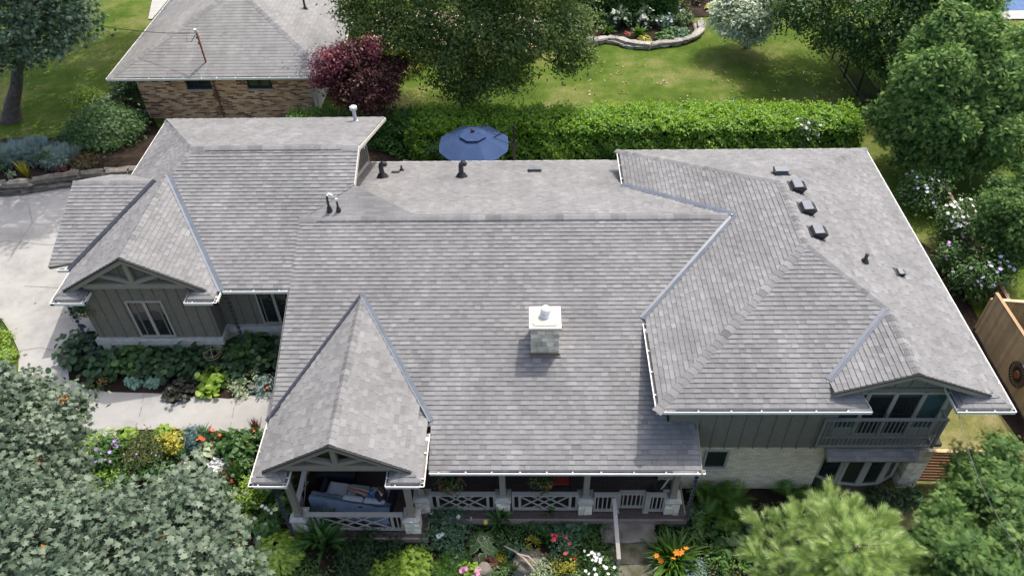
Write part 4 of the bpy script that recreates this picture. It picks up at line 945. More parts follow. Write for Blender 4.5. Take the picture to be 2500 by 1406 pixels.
# pool and its deck at the far right corner
pl = [at_z(*q, .62)[:2] for q in ((2440, 28), (2560, 26), (2560, -60), (2440, -60))]
sheet('swimming_pool', pl, mat('pool water', (.006, .05, .16), (.012, .10, .28), .08, 2.5, spec=.5), .06, 1.0)
pl = [at_z(*q, .62)[:2] for q in ((2425, 48), (2560, 48), (2560, 26), (2425, 28))]; sheet('pool_deck', pl, M_PAVE, .05, 1.0)
pl = [(17.7, 20.2), (22, 20.2), (22, 21.6), (18.3, 21.6)]; sheet('paving', pl, M_PAVE, .03)
# ------------------------------------------------------------------ parasol
M_BLUE = mat('blue parasol cloth', (.030, .058, .135), (.042, .075, .165), .9, 1.2)
uc = np.array([-2.42, 29.55, 0]); zc = 3.4
U_ = thing('patio_parasol', 'blue octagonal cantilever parasol with a vented top in front of the hedge', 'parasol', (uc[0], uc[1], .6))
mb = MB(); vs = [uc+(0, 0, zc)]; rg = random.Random(2); R = 1.62
for ring, (rr_, dz) in enumerate(((.45, .13), (.9, .30), (1.3, .47), (1.0*R, .62))):
    for k in range(16):
        w = (k+.0)*math.pi/8+math.pi/8; f = 1 if k % 2 == 0 else .955 - .0*ring; vs.append(uc+(rr_*f*math.cos(w), rr_*f*math.sin(w), zc-dz-(.015*ring if k % 2 else 0)))
fs = [(0, 1+k, 1+(k+1) % 16) for k in range(16)]+[(1+r_*16+k, 1+r_*16+(k+1) % 16, 17+r_*16+(k+1) % 16, 17+r_*16+k) for r_ in range(3) for k in range(16)]
vs2 = [v+(0, 0, -.012) for v in vs]; n = len(vs)
mb.add(vs+vs2, fs+[tuple(i+n for i in f[::-1]) for f in fs]); mb.build('canopy', M_BLUE, U_)
mb = MB(); vs = [uc+(0, 0, zc+.06)]+[uc+(.62*math.cos(k*math.pi/4+math.pi/8), .62*math.sin(k*math.pi/4+math.pi/8), zc-.1) for k in range(8)]
mb.add(vs+[v-(0, 0, .02) for v in vs], [(0, 1+k, 1+(k+1) % 8) for k in range(8)]+[(9, 10+(k+1) % 8, 10+k) for k in range(8)]+[(1+k, 10+k, 10+(k+1) % 8, 1+(k+1) % 8) for k in range(8)]); mb.build('vent_flap', M_BLUE, U_)
mb = MB(); mb.lathe([(.09, .05), (.1, .12), (.05, .16), (.01, .17)], uc+(0, 0, zc), 12); mb.build('finial', M_BLACK, U_)
pp = at_y(1254, 306, 29.9); 
mb = MB(); mb.box(pp[0]-.05, pp[0]+.05, 29.85, 29.95, .6, pp[2]); mb.bar((pp[0], 29.9, pp[2]-.05), (-1.5, 29.6, zc-.3), .03, .05); mb.bar((pp[0], 29.9, 2.6), (-1.5, 29.6, zc-.5), .05, .07); mb.box(pp[0]-.09, pp[0]+.09, 29.82, 29.98, 2.35, 2.7); mb.build('mast', M_BLACK, U_)
mb = MB(); mb.box(pp[0]-.5, pp[0]+.5, 29.4, 30.4, .6, .68); mb.build('base', M_BLACK, U_)
# ------------------------------------------------------------------ leaves and how they are set
def T(vs, fs): return np.array(vs, float), fs
DIAMOND = T([(0, 0, 0), (.45, .27, .06), (1, 0, -.06), (.45, -.27, .06)], [(0, 3, 2, 1)])
OVAL = T([(0, 0, 0), (.3, .22, .05), (.7, .2, .02), (1, 0, -.14), (.7, -.2, .02), (.3, -.22, .05), (.5, 0, -.02)], [(0, 6, 1), (1, 6, 2), (2, 6, 3), (0, 5, 6), (5, 4, 6), (4, 3, 6)])
ROUND = T([(0, 0, 0)]+[(.5+.5*math.cos(w), .5*math.sin(w), .05*math.cos(2*w)) for w in np.linspace(math.pi*.9, -math.pi*.9, 10)]+[(.5, 0, -.05)], [(0, 1, 11), (10, 0, 11)]+[(i, i+1, 11) for i in range(1, 10)])
HEART = T([(0, 0, 0), (-.08, .2, .02), (.15, .36, .05), (.5, .3, .03), (.8, .14, -.08), (1, 0, -.2), (.8, -.14, -.08), (.5, -.3, .03), (.15, -.36, .05), (-.08, -.2, .02), (.45, 0, -.03), (.75, 0, -.1)],
          [(0, 10, 2, 1), (2, 10, 3), (3, 10, 11, 4), (4, 11, 5), (0, 9, 8, 10), (8, 7, 10), (7, 6, 11, 10), (6, 5, 11)])
def _maple():
    out = [(0, 1.0), (14, .62), (27, .58), (38, .62), (48, .92), (60, .55), (76, .42), (95, .66), (118, .36), (150, .3), (180, .22)]
    P = [(r*math.cos(math.radians(a)), r*math.sin(math.radians(a)), -.1*r*r) for a, r in out]
    Q = [(x, -y, z) for x, y, z in P[-2:0:-1]]; al = P+Q; n = len(al)
    vs = [(x*.62+.2, y*.62, z) for x, y, z in al]+[(.2, 0, .04)]
    return T(vs, [(i, (i+1) % n, n) for i in range(n)])
MAPLE = _maple()
def _strap(n=6, w=.035, rise=.75, arch=1.5):
    vs = []; fs = []
    for i in range(n+1):
        t = i/n; a = rise*(1-t*arch)
        x = t*.85 if i else 0; z = .9*(t*rise-.62*t*t*arch*.75); ww = w*(1-t**3)*(.6+.8*min(1, t*4)*.5)
        vs += [(x, ww, z+.012), (x, 0, z), (x, -ww, z+.012)]
    for i in range(n):
        b = 3*i; fs += [(b, b+1, b+4, b+3), (b+1, b+2, b+5, b+4)]
    return T(vs, fs)
STRAP = _strap(); BLADE = _strap(5, .022, 1.05, .75); WIDE = _strap(6, .06, .85, 1.25); YUCCA = _strap(3, .03, 1.0, .25)
def _fern():
    vs = []; fs = []; m = 17
    for i in range(m):
        t = i/m; x = t; z = .55*t-.6*t*t; l = .24*math.sin(math.pi*min(1, (t*.92+.1)))**.8+.02
        for s in (-1, 1):
            k = len(vs); vs += [(x, 0, z), (x+.05, s*l*.55, z+.015), (x+.075, s*l, z-.03), (x+.048, s*l*.5, z+.01), (x+.042, 0, z-.002)]
            fs.append((k, k+1, k+2, k+3, k+4) if s > 0 else (k+4, k+3, k+2, k+1, k))
    return T(vs, fs)
FERN = _fern()
def _spray(n=6, w=.05):
    vs = []; fs = []
    def lf(a, b, w):
        k = len(vs); a = np.array(a); b = np.array(b); d = b-a; p = np.array([-d[1], d[0], 0]); p = p/np.linalg.norm(p)*w
        vs.extend([tuple(a), tuple(a+d*.45+p+(0, 0, .02)), tuple(b), tuple(a+d*.45-p+(0, 0, .02))]); fs.append((k, k+3, k+2, k+1))
    lf((0, 0, 0), (1, 0, -.12), w*1.2)
    for i in range(n):
        t = .12+.75*i/n; l = .46*(1-t*.7)
        for s in (-1, 1): lf((t, 0, -.12*t*t), (t+l*.72, s*l*.7, -.12*t*t-.06), w)
    return T(vs, fs)
SPRAY = _spray(4, .05); FEATHER = _spray(5, .035)
def _brush(n=34, seed=3, l=.5, w=.007):
    rg = np.random.RandomState(seed); vs = []; fs = []
    for i in range(n):
        t = .2+.8*i/n; a = i*2.4; sp = .92-.42*t
        d = np.array([math.cos(sp), math.sin(sp)*math.cos(a), math.sin(sp)*math.sin(a)]); p = np.array([0, -math.sin(a), math.cos(a)])*w
        o = np.array([t*.7, 0, 0]); k = len(vs); L = l*rg.uniform(.8, 1.1)
        vs += [tuple(o-p), tuple(o+p), tuple(o+d*L*.6+p+(0, 0, -.01)), tuple(o+d*L+(0, 0, -.04)), tuple(o+d*L*.6-p+(0, 0, -.01))]; fs.append((k, k+1, k+2, k+3, k+4))
    return T(vs, fs)
BRUSH = _brush(40, 3, .5, .009)
def _petals(n, r=1.0, w=.3, cup=.25):
    vs = [(0, 0, 0)]; fs = []
    for k in range(n):
        a = 2*math.pi*k/n; ca, sa = math.cos(a), math.sin(a); b = len(vs)
        for x, y, z in ((.55*r, w*r, cup*.6), (r, .1*w, cup), (.55*r, -w*r, cup*.6)): vs.append((x*ca-y*sa, x*sa+y*ca, z))
        fs.append((0, b+2, b+1, b))
    return T(vs, fs)
PET5 = _petals(5, 1, .42, .2); PET6 = _petals(6, 1, .28, .35); PET12 = _petals(12, 1, .17, .1)
def norm_rows(a): return a/(np.linalg.norm(a, axis=1, keepdims=True)+1e-9)
def inst(name, templ, P, D, N, S, tint, m, parent=None, loc=(0, 0, 0), extra=None, width=None):
    """one mesh of many copies of a leaf: at P, pointing along D, face along N, size S"""
    tv, tf = templ; n = len(P); k = len(tv); P = np.asarray(P, float)-np.array(loc)
    X = norm_rows(np.asarray(D, float)); Y = norm_rows(np.cross(N, X)); Z = np.cross(X, Y); S = np.broadcast_to(S, (n,))
    W = np.ones(n) if width is None else width
    V = P[:, None, :]+S[:, None, None]*(tv[None, :, 0:1]*X[:, None, :]+W[:, None, None]*tv[None, :, 1:2]*Y[:, None, :]+tv[None, :, 2:3]*Z[:, None, :])
    V = V.reshape(-1, 3)
    lens = np.array([len(f) for f in tf]); flat = np.array([i for f in tf for i in f])
    loops = (flat[None, :]+(np.arange(n)*k)[:, None]).ravel(); tot = np.tile(lens, n); start = np.concatenate([[0], np.cumsum(tot)[:-1]])
    me = bpy.data.meshes.new(name); me.vertices.add(len(V)); me.vertices.foreach_set('co', V.ravel().astype(np.float32))
    me.loops.add(len(loops)); me.loops.foreach_set('vertex_index', loops.astype(np.int32))
    me.polygons.add(len(tot)); me.polygons.foreach_set('loop_start', start.astype(np.int32)); me.polygons.foreach_set('loop_total', tot.astype(np.int32))
    a = me.attributes.new('tint', 'FLOAT', 'FACE'); a.data.foreach_set('value', np.repeat(np.clip(tint, 0, 1), len(tf)).astype(np.float32))
    me.update(calc_edges=True); me.materials.append(m)
    o = link(bpy.data.objects.new(name, me))
    if parent is not None: o.parent = parent
    else: o.location = loc
    return o
def rand_dirs(n, rg): return norm_rows(rg.normal(size=(n, 3)))
def lobe_cloud(lobes, n, per, cr, rg, keep_in=.12, bottom=.35, shell=(.74, 1.03), flat=.7, bumps=0, bsize=.4, plumes=0):
    """points in leaf clumps over the outside of several overlapping lobes"""
    lobes = list(lobes)
    for l in list(lobes):
        for _ in range(bumps):
            u = rand_dirs(1, rg)[0]; u[2] = abs(u[2]) if rg.rand() < .7 else u[2]; k = bsize*rg.uniform(.55, 1.25); lobes.append((l[0]+l[3]*u[0]*.92, l[1]+l[4]*u[1]*.92, l[2]+l[5]*u[2]*.92, l[3]*k, l[4]*k, l[5]*k*1.1))
    if plumes:                                            # upright sprays in place of round masses
        src = lobes; lobes = []
        for l in src:
            for _ in range(plumes):
                u = rand_dirs(1, rg)[0]; q = rg.uniform(.45, .98); k = rg.uniform(.2, .34)
                lobes.append((l[0]+l[3]*u[0]*q, l[1]+l[4]*u[1]*q, l[2]+l[5]*u[2]*q, l[3]*k, l[4]*k, l[5]*k*rg.uniform(1.4, 2.3)))
    Lb = np.array(lobes, float); C = Lb[:, :3]; Rr = Lb[:, 3:6]; ar = (Rr[:, 0]*Rr[:, 1]+Rr[:, 0]*Rr[:, 2]+Rr[:, 1]*Rr[:, 2])
    nc = max(1, n//per); cs = []; us = []
    while len(cs) < nc:
        k = rg.choice(len(Lb), size=nc*2, p=ar/ar.sum()); u = rand_dirs(nc*2, rg)
        ok = (u[:, 2] > -.25) | (rg.rand(len(u)) < bottom)
        c = C[k]+Rr[k]*u*rg.uniform(*shell, size=(len(u), 1))
        q = np.min(np.where(np.arange(len(Lb))[None, :] == k[:, None], 9, np.linalg.norm((c[:, None, :]-C[None])/Rr[None], axis=2)), axis=1)
        ok &= (q > .86) | (rg.rand(len(u)) < keep_in)
        cs += list(c[ok]); us += list(u[ok])
    c = np.array(cs[:nc]); u = np.array(us[:nc]); id_ = rg.randint(0, nc, n)
    off = rg.normal(size=(n, 3))*np.array([1, 1, flat]); rr = np.broadcast_to(cr, (nc,))*rg.uniform(.6, 1.35, nc)
    p = c[id_]+off*rr[id_][:, None]*.5
    return p, u[id_], id_, nc
def crown(name, parent, lobes, n, templ, size, m, seed, per=30, cr=.5, up=.5, droop=.3, loc=(0, 0, 0), tvar=.22, width=None, spread=.9, **kw):
    rg = np.random.RandomState(seed); p, u, cid, nc = lobe_cloud(lobes, n, per, cr, rg, **kw)
    N = norm_rows(u*.5+np.array([0, 0, up])+rg.normal(size=(n, 3))*.42)
    D = u*.6+rg.normal(size=(n, 3))*spread+np.array([0, 0, -droop])
    D = norm_rows(D-N*np.sum(D*N, axis=1, keepdims=True))
    ct = rg.normal(.5, tvar*.8, nc); t = ct[cid]+rg.normal(0, tvar*.6, n)
    return inst(name, templ, p, D, N, size*rg.uniform(.65, 1.3, n), t, m, parent, loc)
def LY(px, py, y, r, rz=None, ry=None):                    # a lobe seen at a photo point, at depth y, radius in photo pixels
    c = at_y(px, py, y); s = mpp(c); return (*c, r*s, (ry or r)*s, (rz or r*.85)*s)
def LZ_(px, py, z, r, rz=None):
    c = at_z(px, py, z); s = mpp(c); return (*c, r*s, r*s, (rz or r*.85)*s)
M_BARK = mat('grey brown bark', (.075, .06, .05), (.15, .125, .105), .95, 5, bump=.9, bscale=22)
M_BARKD = mat('dark bark', (.03, .024, .02), (.065, .052, .042), .95, 6, bump=.8, bscale=20)
M_TWIG = mat('bare grey twig', (.30, .265, .215), (.38, .34, .28), .9, 6)
def trunk(parent, base, top, r0, r1, limbs, seed, m=None, loc=(0, 0, 0), nl=8):
    rg = np.random.RandomState(seed); mb = MB(); b = np.array(base, float); t = np.array(top, float); k = 8
    P = [b+(t-b)*i/k+np.append(rg.normal(0, r0*.25, 2), 0)*(0 < i < k) for i in range(k+1)]
    R = [r0*(1.5 if i == 0 else 1.12 if i == 1 else 1)*(1-i/k)+r1*i/k for i in range(k+1)]
    mb.tube([P[0]-(0, 0, .3)]+P, [R[0]*1.15]+R, 10)
    L = list(limbs); rg.shuffle(L)
    for c in L[:nl]:
        c = np.array(c[:3]); s = P[rg.randint(k//2, k)]; mid = s*.5+c*.5+np.append(rg.normal(0, .2, 2), .15*np.linalg.norm(c-s))
        mb.tube([s, mid, c], [r1*1.1+r0*.2, r1*.8+r0*.1, .02], 6)
    o = mb.build('trunk', m or M_BARK, parent, smooth=True, world_coords=False)
    for v in o.data.vertices: v.co -= Vector(loc)
    return o
def tree(name, label, base, lobes, n, templ, size, m, seed, tr=.2, th=.7, bark=None, nl=8, group=None, **kw):
    base = np.array(base, float); t = thing(name, label, 'tree', tuple(base), 0, group)
    top = np.array(lobes[0][:3])*.5+np.mean([l[:3] for l in lobes], axis=0)*.5
    trunk(t, base, base*(1-th)+top*th if th < 1 else top, tr, tr*.35, lobes, seed, bark, tuple(base), nl)
    crown('crown', t, lobes, n, templ, size, m, seed, loc=tuple(base), **kw)
    return t
# ------------------------------------------------------------------ trees
K_MAPLE = leaf_mat('big maple leaf', (.034, .078, .018), (.095, .165, .036), (.22, .26, .07), .5, .35)
K_NORWAY = leaf_mat('grey green maple leaf', (.030, .056, .029), (.088, .128, .080), (.18, .228, .156), .5, .18, .35)
K_RED = leaf_mat('purple maple leaf', (.032, .012, .012), (.080, .026, .026), (.17, .055, .045), .5, .25)
K_PINK = leaf_mat('bright red maple leaf', (.10, .02, .03), (.19, .05, .07), (.28, .07, .08), .5, .25)
K_WHITE = leaf_mat('variegated dogwood leaf', (.26, .34, .20), (.43, .50, .35), (.60, .64, .50), .5, .25)
K_BEECH = leaf_mat('dark beech leaf', (.020, .058, .014), (.058, .13, .028), (.14, .22, .055), .45, .32)
K_CEDAR = leaf_mat('cedar spray', (.044, .108, .032), (.14, .26, .066), (.32, .43, .12), .6, .15, .2)
K_CEDAR2 = leaf_mat('dark cedar spray', (.030, .078, .022), (.095, .185, .048), (.21, .31, .085), .6, .15, .2)
K_PINE = leaf_mat('pine needle', (.16, .27, .08), (.38, .50, .19), (.56, .66, .34), .45, .4, .4)
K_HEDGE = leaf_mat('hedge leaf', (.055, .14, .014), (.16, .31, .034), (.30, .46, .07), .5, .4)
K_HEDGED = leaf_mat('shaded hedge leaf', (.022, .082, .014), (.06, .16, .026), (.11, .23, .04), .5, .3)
K_TOPL = leaf_mat('norway leaf dark', (.030, .068, .034), (.085, .145, .08), (.21, .29, .18), .5, .2, .35)

b = G(1145, 264)
tree('maple_tree', 'large dark green maple in the middle of the back yard behind the hedge', b,
     [LY(1150, 40, 36, 150), LY(1010, 60, 36, 110), LY(1270, 50, 35.5, 140), LY(1370, 60, 35, 80), LY(900, 40, 36, 75), LY(1390, 110, 34.5, 50), LY(1240, 120, 35, 80), LY(1090, 110, 35, 95),
      LY(980, 110, 35.5, 55), LY(1380, 160, 34.3, 32), LY(1170, 195, 34.6, 58), LY(1100, 190, 34.8, 45), LY(1235, 190, 34.6, 48), LY(1150, 228, 34.9, 34), LY(1100, -90, 37, 190), LY(1300, -70, 36, 150), LY(920, -60, 37, 110), LY(855, 30, 35.5, 32), LY(1050, 165, 35, 36), LY(1270, 160, 34.6, 36)],
     84000, OVAL, .165, K_MAPLE, 1, bumps=3, tr=.34, th=.8, per=42, cr=.62, tvar=.26, keep_in=.2, shell=(.5, 1.05))
b = G(865, 262)
tree('japanese_maple', 'dark purple red maple beside the pale siding of the brick house', b,
     [LY(885, 190, 33.4, 60), LY(930, 185, 33.6, 46), LY(850, 225, 33, 38), LY(905, 232, 33, 40), LY(865, 150, 33.6, 38), LY(935, 230, 33.2, 28), LY(820, 195, 33, 24)], 18000, DIAMOND, .15, K_RED, 2, bumps=5, bsize=.45, tr=.1, th=.5, per=30, cr=.4, tvar=.25, bark=M_BARKD)
t = bpy.data.objects['japanese_maple']
o = crown('bright_leaves', t, [LY(800, 158, 33, 34), LY(825, 140, 33.2, 30), LY(790, 195, 32.8, 22), LY(900, 118, 33.6, 26)], 3200, DIAMOND, .15, K_PINK, 3, per=24, cr=.4, loc=tuple(b))
o['label'] = 'bright pink and scarlet leaves at the top left of the purple crown'
b = G(1822, 116)
tree('dogwood_tree', 'small tree with whitish green variegated leaves on the far lawn', b,
     [LY(1815, 35, 42.5, 62), LY(1780, 60, 42.2, 36), LY(1855, 55, 42.4, 36), LY(1820, 75, 42, 38), LY(1795, 5, 43, 40), LY(1840, -5, 43, 50), LY(1768, 25, 42.4, 20)], 12000, OVAL, .19, K_WHITE, 4, bumps=4, tr=.09, th=.6, per=30, cr=.5, tvar=.22, up=.9, flat=.35)
b = G(2190, 230)
tree('beech_tree', 'broad dark green tree with drooping leaves over the black picket fence', b,
     [LY(2080, 30, 39, 110), LY(1990, 30, 39.5, 80), LY(2190, 70, 38, 130), LY(2110, 100, 38, 70), LY(2020, 75, 38.6, 48), LY(1940, 25, 40, 46), LY(2140, 130, 37.4, 52), LY(2060, 115, 38, 36), LY(2250, -50, 40, 150), LY(2050, -80, 41, 130), LY(2200, 150, 37, 60)],
     46000, OVAL, .18, K_BEECH, 5, bumps=4, tr=.3, th=.7, per=38, cr=.6, tvar=.25, droop=.7)
b = at_z(2330, 420, .3)
CG = 'tall cedars along the right side yard'
tree('cedar_tree', 'tall wide cedar filling the upper right corner behind the grey roof', b,
     [LY(2310, 220, 30.5, 120), LY(2390, 190, 31, 115), LY(2235, 235, 31, 72), LY(2460, 240, 30.5, 100), LY(2265, 310, 30, 74), LY(2370, 320, 29.6, 95), LY(2190, 300, 31, 46), LY(2300, 130, 32, 100), LY(2450, 340, 29.5, 90), LY(2330, 385, 29, 48), LY(2220, 370, 29.8, 32), LY(2160, 275, 31.4, 30)],
     105000, SPRAY, .25, K_CEDAR, 6, plumes=13, tr=.26, th=.9, per=34, cr=.42, tvar=.28, up=.25, droop=.1, bark=M_BARKD)
tree('cedar_tree', 'far cedar at the top right edge beside the blue pool', at_z(2380, 180, .5),
     [LY(2330, 40, 37, 90), LY(2260, 60, 37, 70), LY(2370, 90, 36, 70), LY(2480, 130, 36, 70), LY(2310, -60, 39, 110), LY(2420, 150, 35.6, 60)], 40000, SPRAY, .26, K_CEDAR, 7, plumes=13, tr=.22, th=.9, per=34, cr=.42, tvar=.28, up=.25, bark=M_BARKD)
tree('cedar_tree', 'shorter cedar at the right edge above the wooden fence', at_z(2440, 690, .2),
     [LY(2460, 520, 24, 55), LY(2490, 470, 25, 58), LY(2430, 565, 23.6, 38), LY(2465, 600, 23.2, 50), LY(2440, 640, 23, 30), LY(2495, 550, 23, 50)], 40000, SPRAY, .19, K_CEDAR2, 8, plumes=12, tr=.16, th=.9, per=34, cr=.3, tvar=.28, up=.25, bark=M_BARKD)
b = G(28, 292)
tree('shade_tree', 'tall tree at the upper left with a thick bare trunk on the lawn', b,
     [LY(100, 30, 33.5, 95), LY(40, 60, 33, 100), LY(160, 20, 34, 62), LY(20, 120, 32, 62), LY(140, 75, 33, 55), LY(185, 75, 33.2, 34), (-18.2, 32.5, 14.5, 3.2, 3.2, 2.2), (-21.5, 32, 15, 3, 3, 2.2), (-21, 42.5, 13, 3, 3, 2), (-25.5, 41.5, 12.6, 3.2, 3.2, 2), (-29, 44, 13, 3.5, 3.5, 2), (-24, 46, 13, 3, 3, 2), (-20.5, 46.5, 12.5, 2.4, 2.4, 1.8), LY(70, -70, 36, 130), LY(60, 105, 32.6, 50), LY(-80, 60, 33, 110), LY(215, 60, 33.6, 16)], 54000, MAPLE, .24, K_TOPL, 9, bumps=4, tr=.34, th=1, per=34, cr=.6, tvar=.25, bottom=.6)  # high lobes out of view are added to shade the lawn and driveway
# the near maple: big grey green leaves below the camera
KG = 'near grey green maples at the lower left'
tree('maple_tree', 'nearest grey green maple filling the lower left corner', (-8.6, 5.6, -.3),
     [LZ_(400, 1320, 8.2, 125), LZ_(260, 1350, 8.4, 135), LZ_(480, 1290, 7.9, 85), LZ_(120, 1370, 8.4, 140), LZ_(430, 1230, 7.6, 62), LZ_(525, 1345, 7.7, 75), LZ_(320, 1265, 7.7, 50), LZ_(300, 1450, 8.6, 160), LZ_(490, 1430, 8.0, 115), LZ_(60, 1290, 8.0, 90), LZ_(575, 1390, 7.4, 38)],
     13000, MAPLE, .165, K_NORWAY, 10, bumps=4, bsize=.36, tr=.17, th=.8, per=24, cr=.44, tvar=.27, up=.75, droop=.25, bottom=.2, group=KG, keep_in=.25, shell=(.66, 1.06), spread=1.0)
tree('maple_tree', 'grey green maple at the left edge reaching over the driveway', (-12.0, 7.2, -.2),
     [LZ_(75, 1045, 7.4, 90), LZ_(30, 1125, 7.6, 100), LZ_(120, 1130, 7.4, 70), LZ_(140, 1005, 7.2, 48), LZ_(70, 975, 7.0, 50), LZ_(130, 1200, 7.4, 60), LZ_(185, 985, 7.0, 20), LZ_(20, 1215, 7.8, 90), LZ_(-60, 1020, 7.4, 110), LZ_(165, 1080, 7.1, 30)],
     9500, MAPLE, .165, K_NORWAY, 11, bumps=4, bsize=.36, tr=.16, th=.8, per=24, cr=.42, tvar=.27, up=.75, droop=.25, bottom=.2, group=KG, keep_in=.25, shell=(.66, 1.06), spread=1.0)
K_SEED = leaf_mat('orange maple keys', (.19, .08, .02), (.30, .14, .03), (.38, .2, .05), .6, .2)
for tname, pxs in (('maple_tree.001', [(257, 1290), (400, 1355), (320, 1310), (390, 1325), (110, 1340), (330, 1400), (440, 1385)]), ('maple_tree.002', [(155, 975), (48, 1205), (30, 1100), (95, 1130), (60, 1240), (18, 1045)])):
    t = bpy.data.objects[tname]; rg = np.random.RandomState(8)
    for q in pxs:
        p = at_z(q[0], q[1], 8.95 if tname.endswith('1') else 8.0); n = 22; P = p+rg.normal(0, .07, (n, 3)); Dd = rand_dirs(n, rg)
        inst('seed_cluster', OVAL, p+(P-p)*.6, Dd, rand_dirs(n, rg), .09, rg.rand(n), K_SEED, t, tuple(t.location))
# pine and juniper at the lower right
t = thing('pine_tree', 'bright green young pine with long needles at the bottom right', 'tree', (5.0, 9.2, -.4))
rg = np.random.RandomState(12); P = []; D = []; mb = MB(); top = at_z(2100, 1305, 4.9)
mb.tube([(5.0, 9.2, -.5), (5.0+.02, 9.2, 2.5), top], [.11, .08, .02], 8)
t.location = (top[0], top[1], -.4); base0 = np.array(t.location)
mb = MB(); mb.tube([base0-(0, 0, .1), base0+(0, 0, 2.5), top], [.11, .08, .015], 8)
for w in range(7):                                         # whorls
    hz = top[2]-.28-.42*w; R = .68+.27*w; nb = 8+w
    for k in range(nb):
        a = 2*math.pi*(k+rg.uniform(-.25, .25))/nb+w*.6; L = R*rg.uniform(.8, 1.15); s = np.array([top[0], top[1], hz-.15]); e = s+np.array([math.cos(a)*L, math.sin(a)*L, .10*L+rg.uniform(.0, .3)])
        mid = (s+e)/2+(0, 0, -.06*L); mb.tube([s, mid, e], [.022, .016, .006], 5)
        for _ in range(5):
            d = (e-s)/L+np.array([rg.normal(0, .35), rg.normal(0, .35), rg.uniform(.1, .55)]); d /= np.linalg.norm(d); l_ = rg.uniform(.1, .36)
            for q_ in np.arange(0, l_, .12): P.append(e+d*q_); D.append(d)
        for q in np.linspace(.22, 1, int(5+L*5)):
            pp_ = (s*(1-q)+e*q)+(0, 0, -.06*L*4*q*(1-q)); dd = (e-s)/L
            for rep in range(2):
                d = dd*rg.uniform(.3, 1.0)+np.array([rg.normal(0, .6), rg.normal(0, .6), rg.uniform(.15, .9)]); d /= np.linalg.norm(d)
                sp = pp_+d*rg.uniform(.0, .28); P.append(sp); D.append(d)
for k in range(10):
    a = k*2.4; P.append(top+np.array([math.cos(a)*.1, math.sin(a)*.1, -.1*k/3])); D.append(np.array([math.cos(a)*.6, math.sin(a)*.6, 1]))
P = np.array(P); n = len(P)
o = mb.build('trunk', M_BARK, t, smooth=True)
inst('crown', BRUSH, P, np.array(D), rand_dirs(n, rg), rg.uniform(.24, .46, n), rg.normal(.45, .3, n), K_PINE, t, tuple(t.location))
K_JUN = leaf_mat('juniper feather', (.030, .078, .020), (.095, .185, .045), (.20, .30, .09), .6, .15, .25)
tree('juniper_tree', 'feathery dark green juniper in the bottom right corner behind the pine', at_z(2400, 1290, -.3),
     [LZ_(2395, 1175, 2.6, 62), LZ_(2470, 1145, 2.7, 62), LZ_(2335, 1285, 3.2, 62), LZ_(2420, 1250, 3.4, 88), LZ_(2480, 1330, 3.8, 100), LZ_(2340, 1370, 3.6, 95), LZ_(2275, 1345, 3.2, 45), LZ_(2340, 1205, 2.4, 36), LZ_(2430, 1430, 4.0, 110), LZ_(2440, 1095, 2.4, 26), LZ_(2360, 1120, 2.4, 20)],
     52000, FEATHER, .22, K_JUN, 13, plumes=13, tr=.14, th=.9, per=34, cr=.28, tvar=.28, up=.35, droop=.15, bark=M_BARKD)
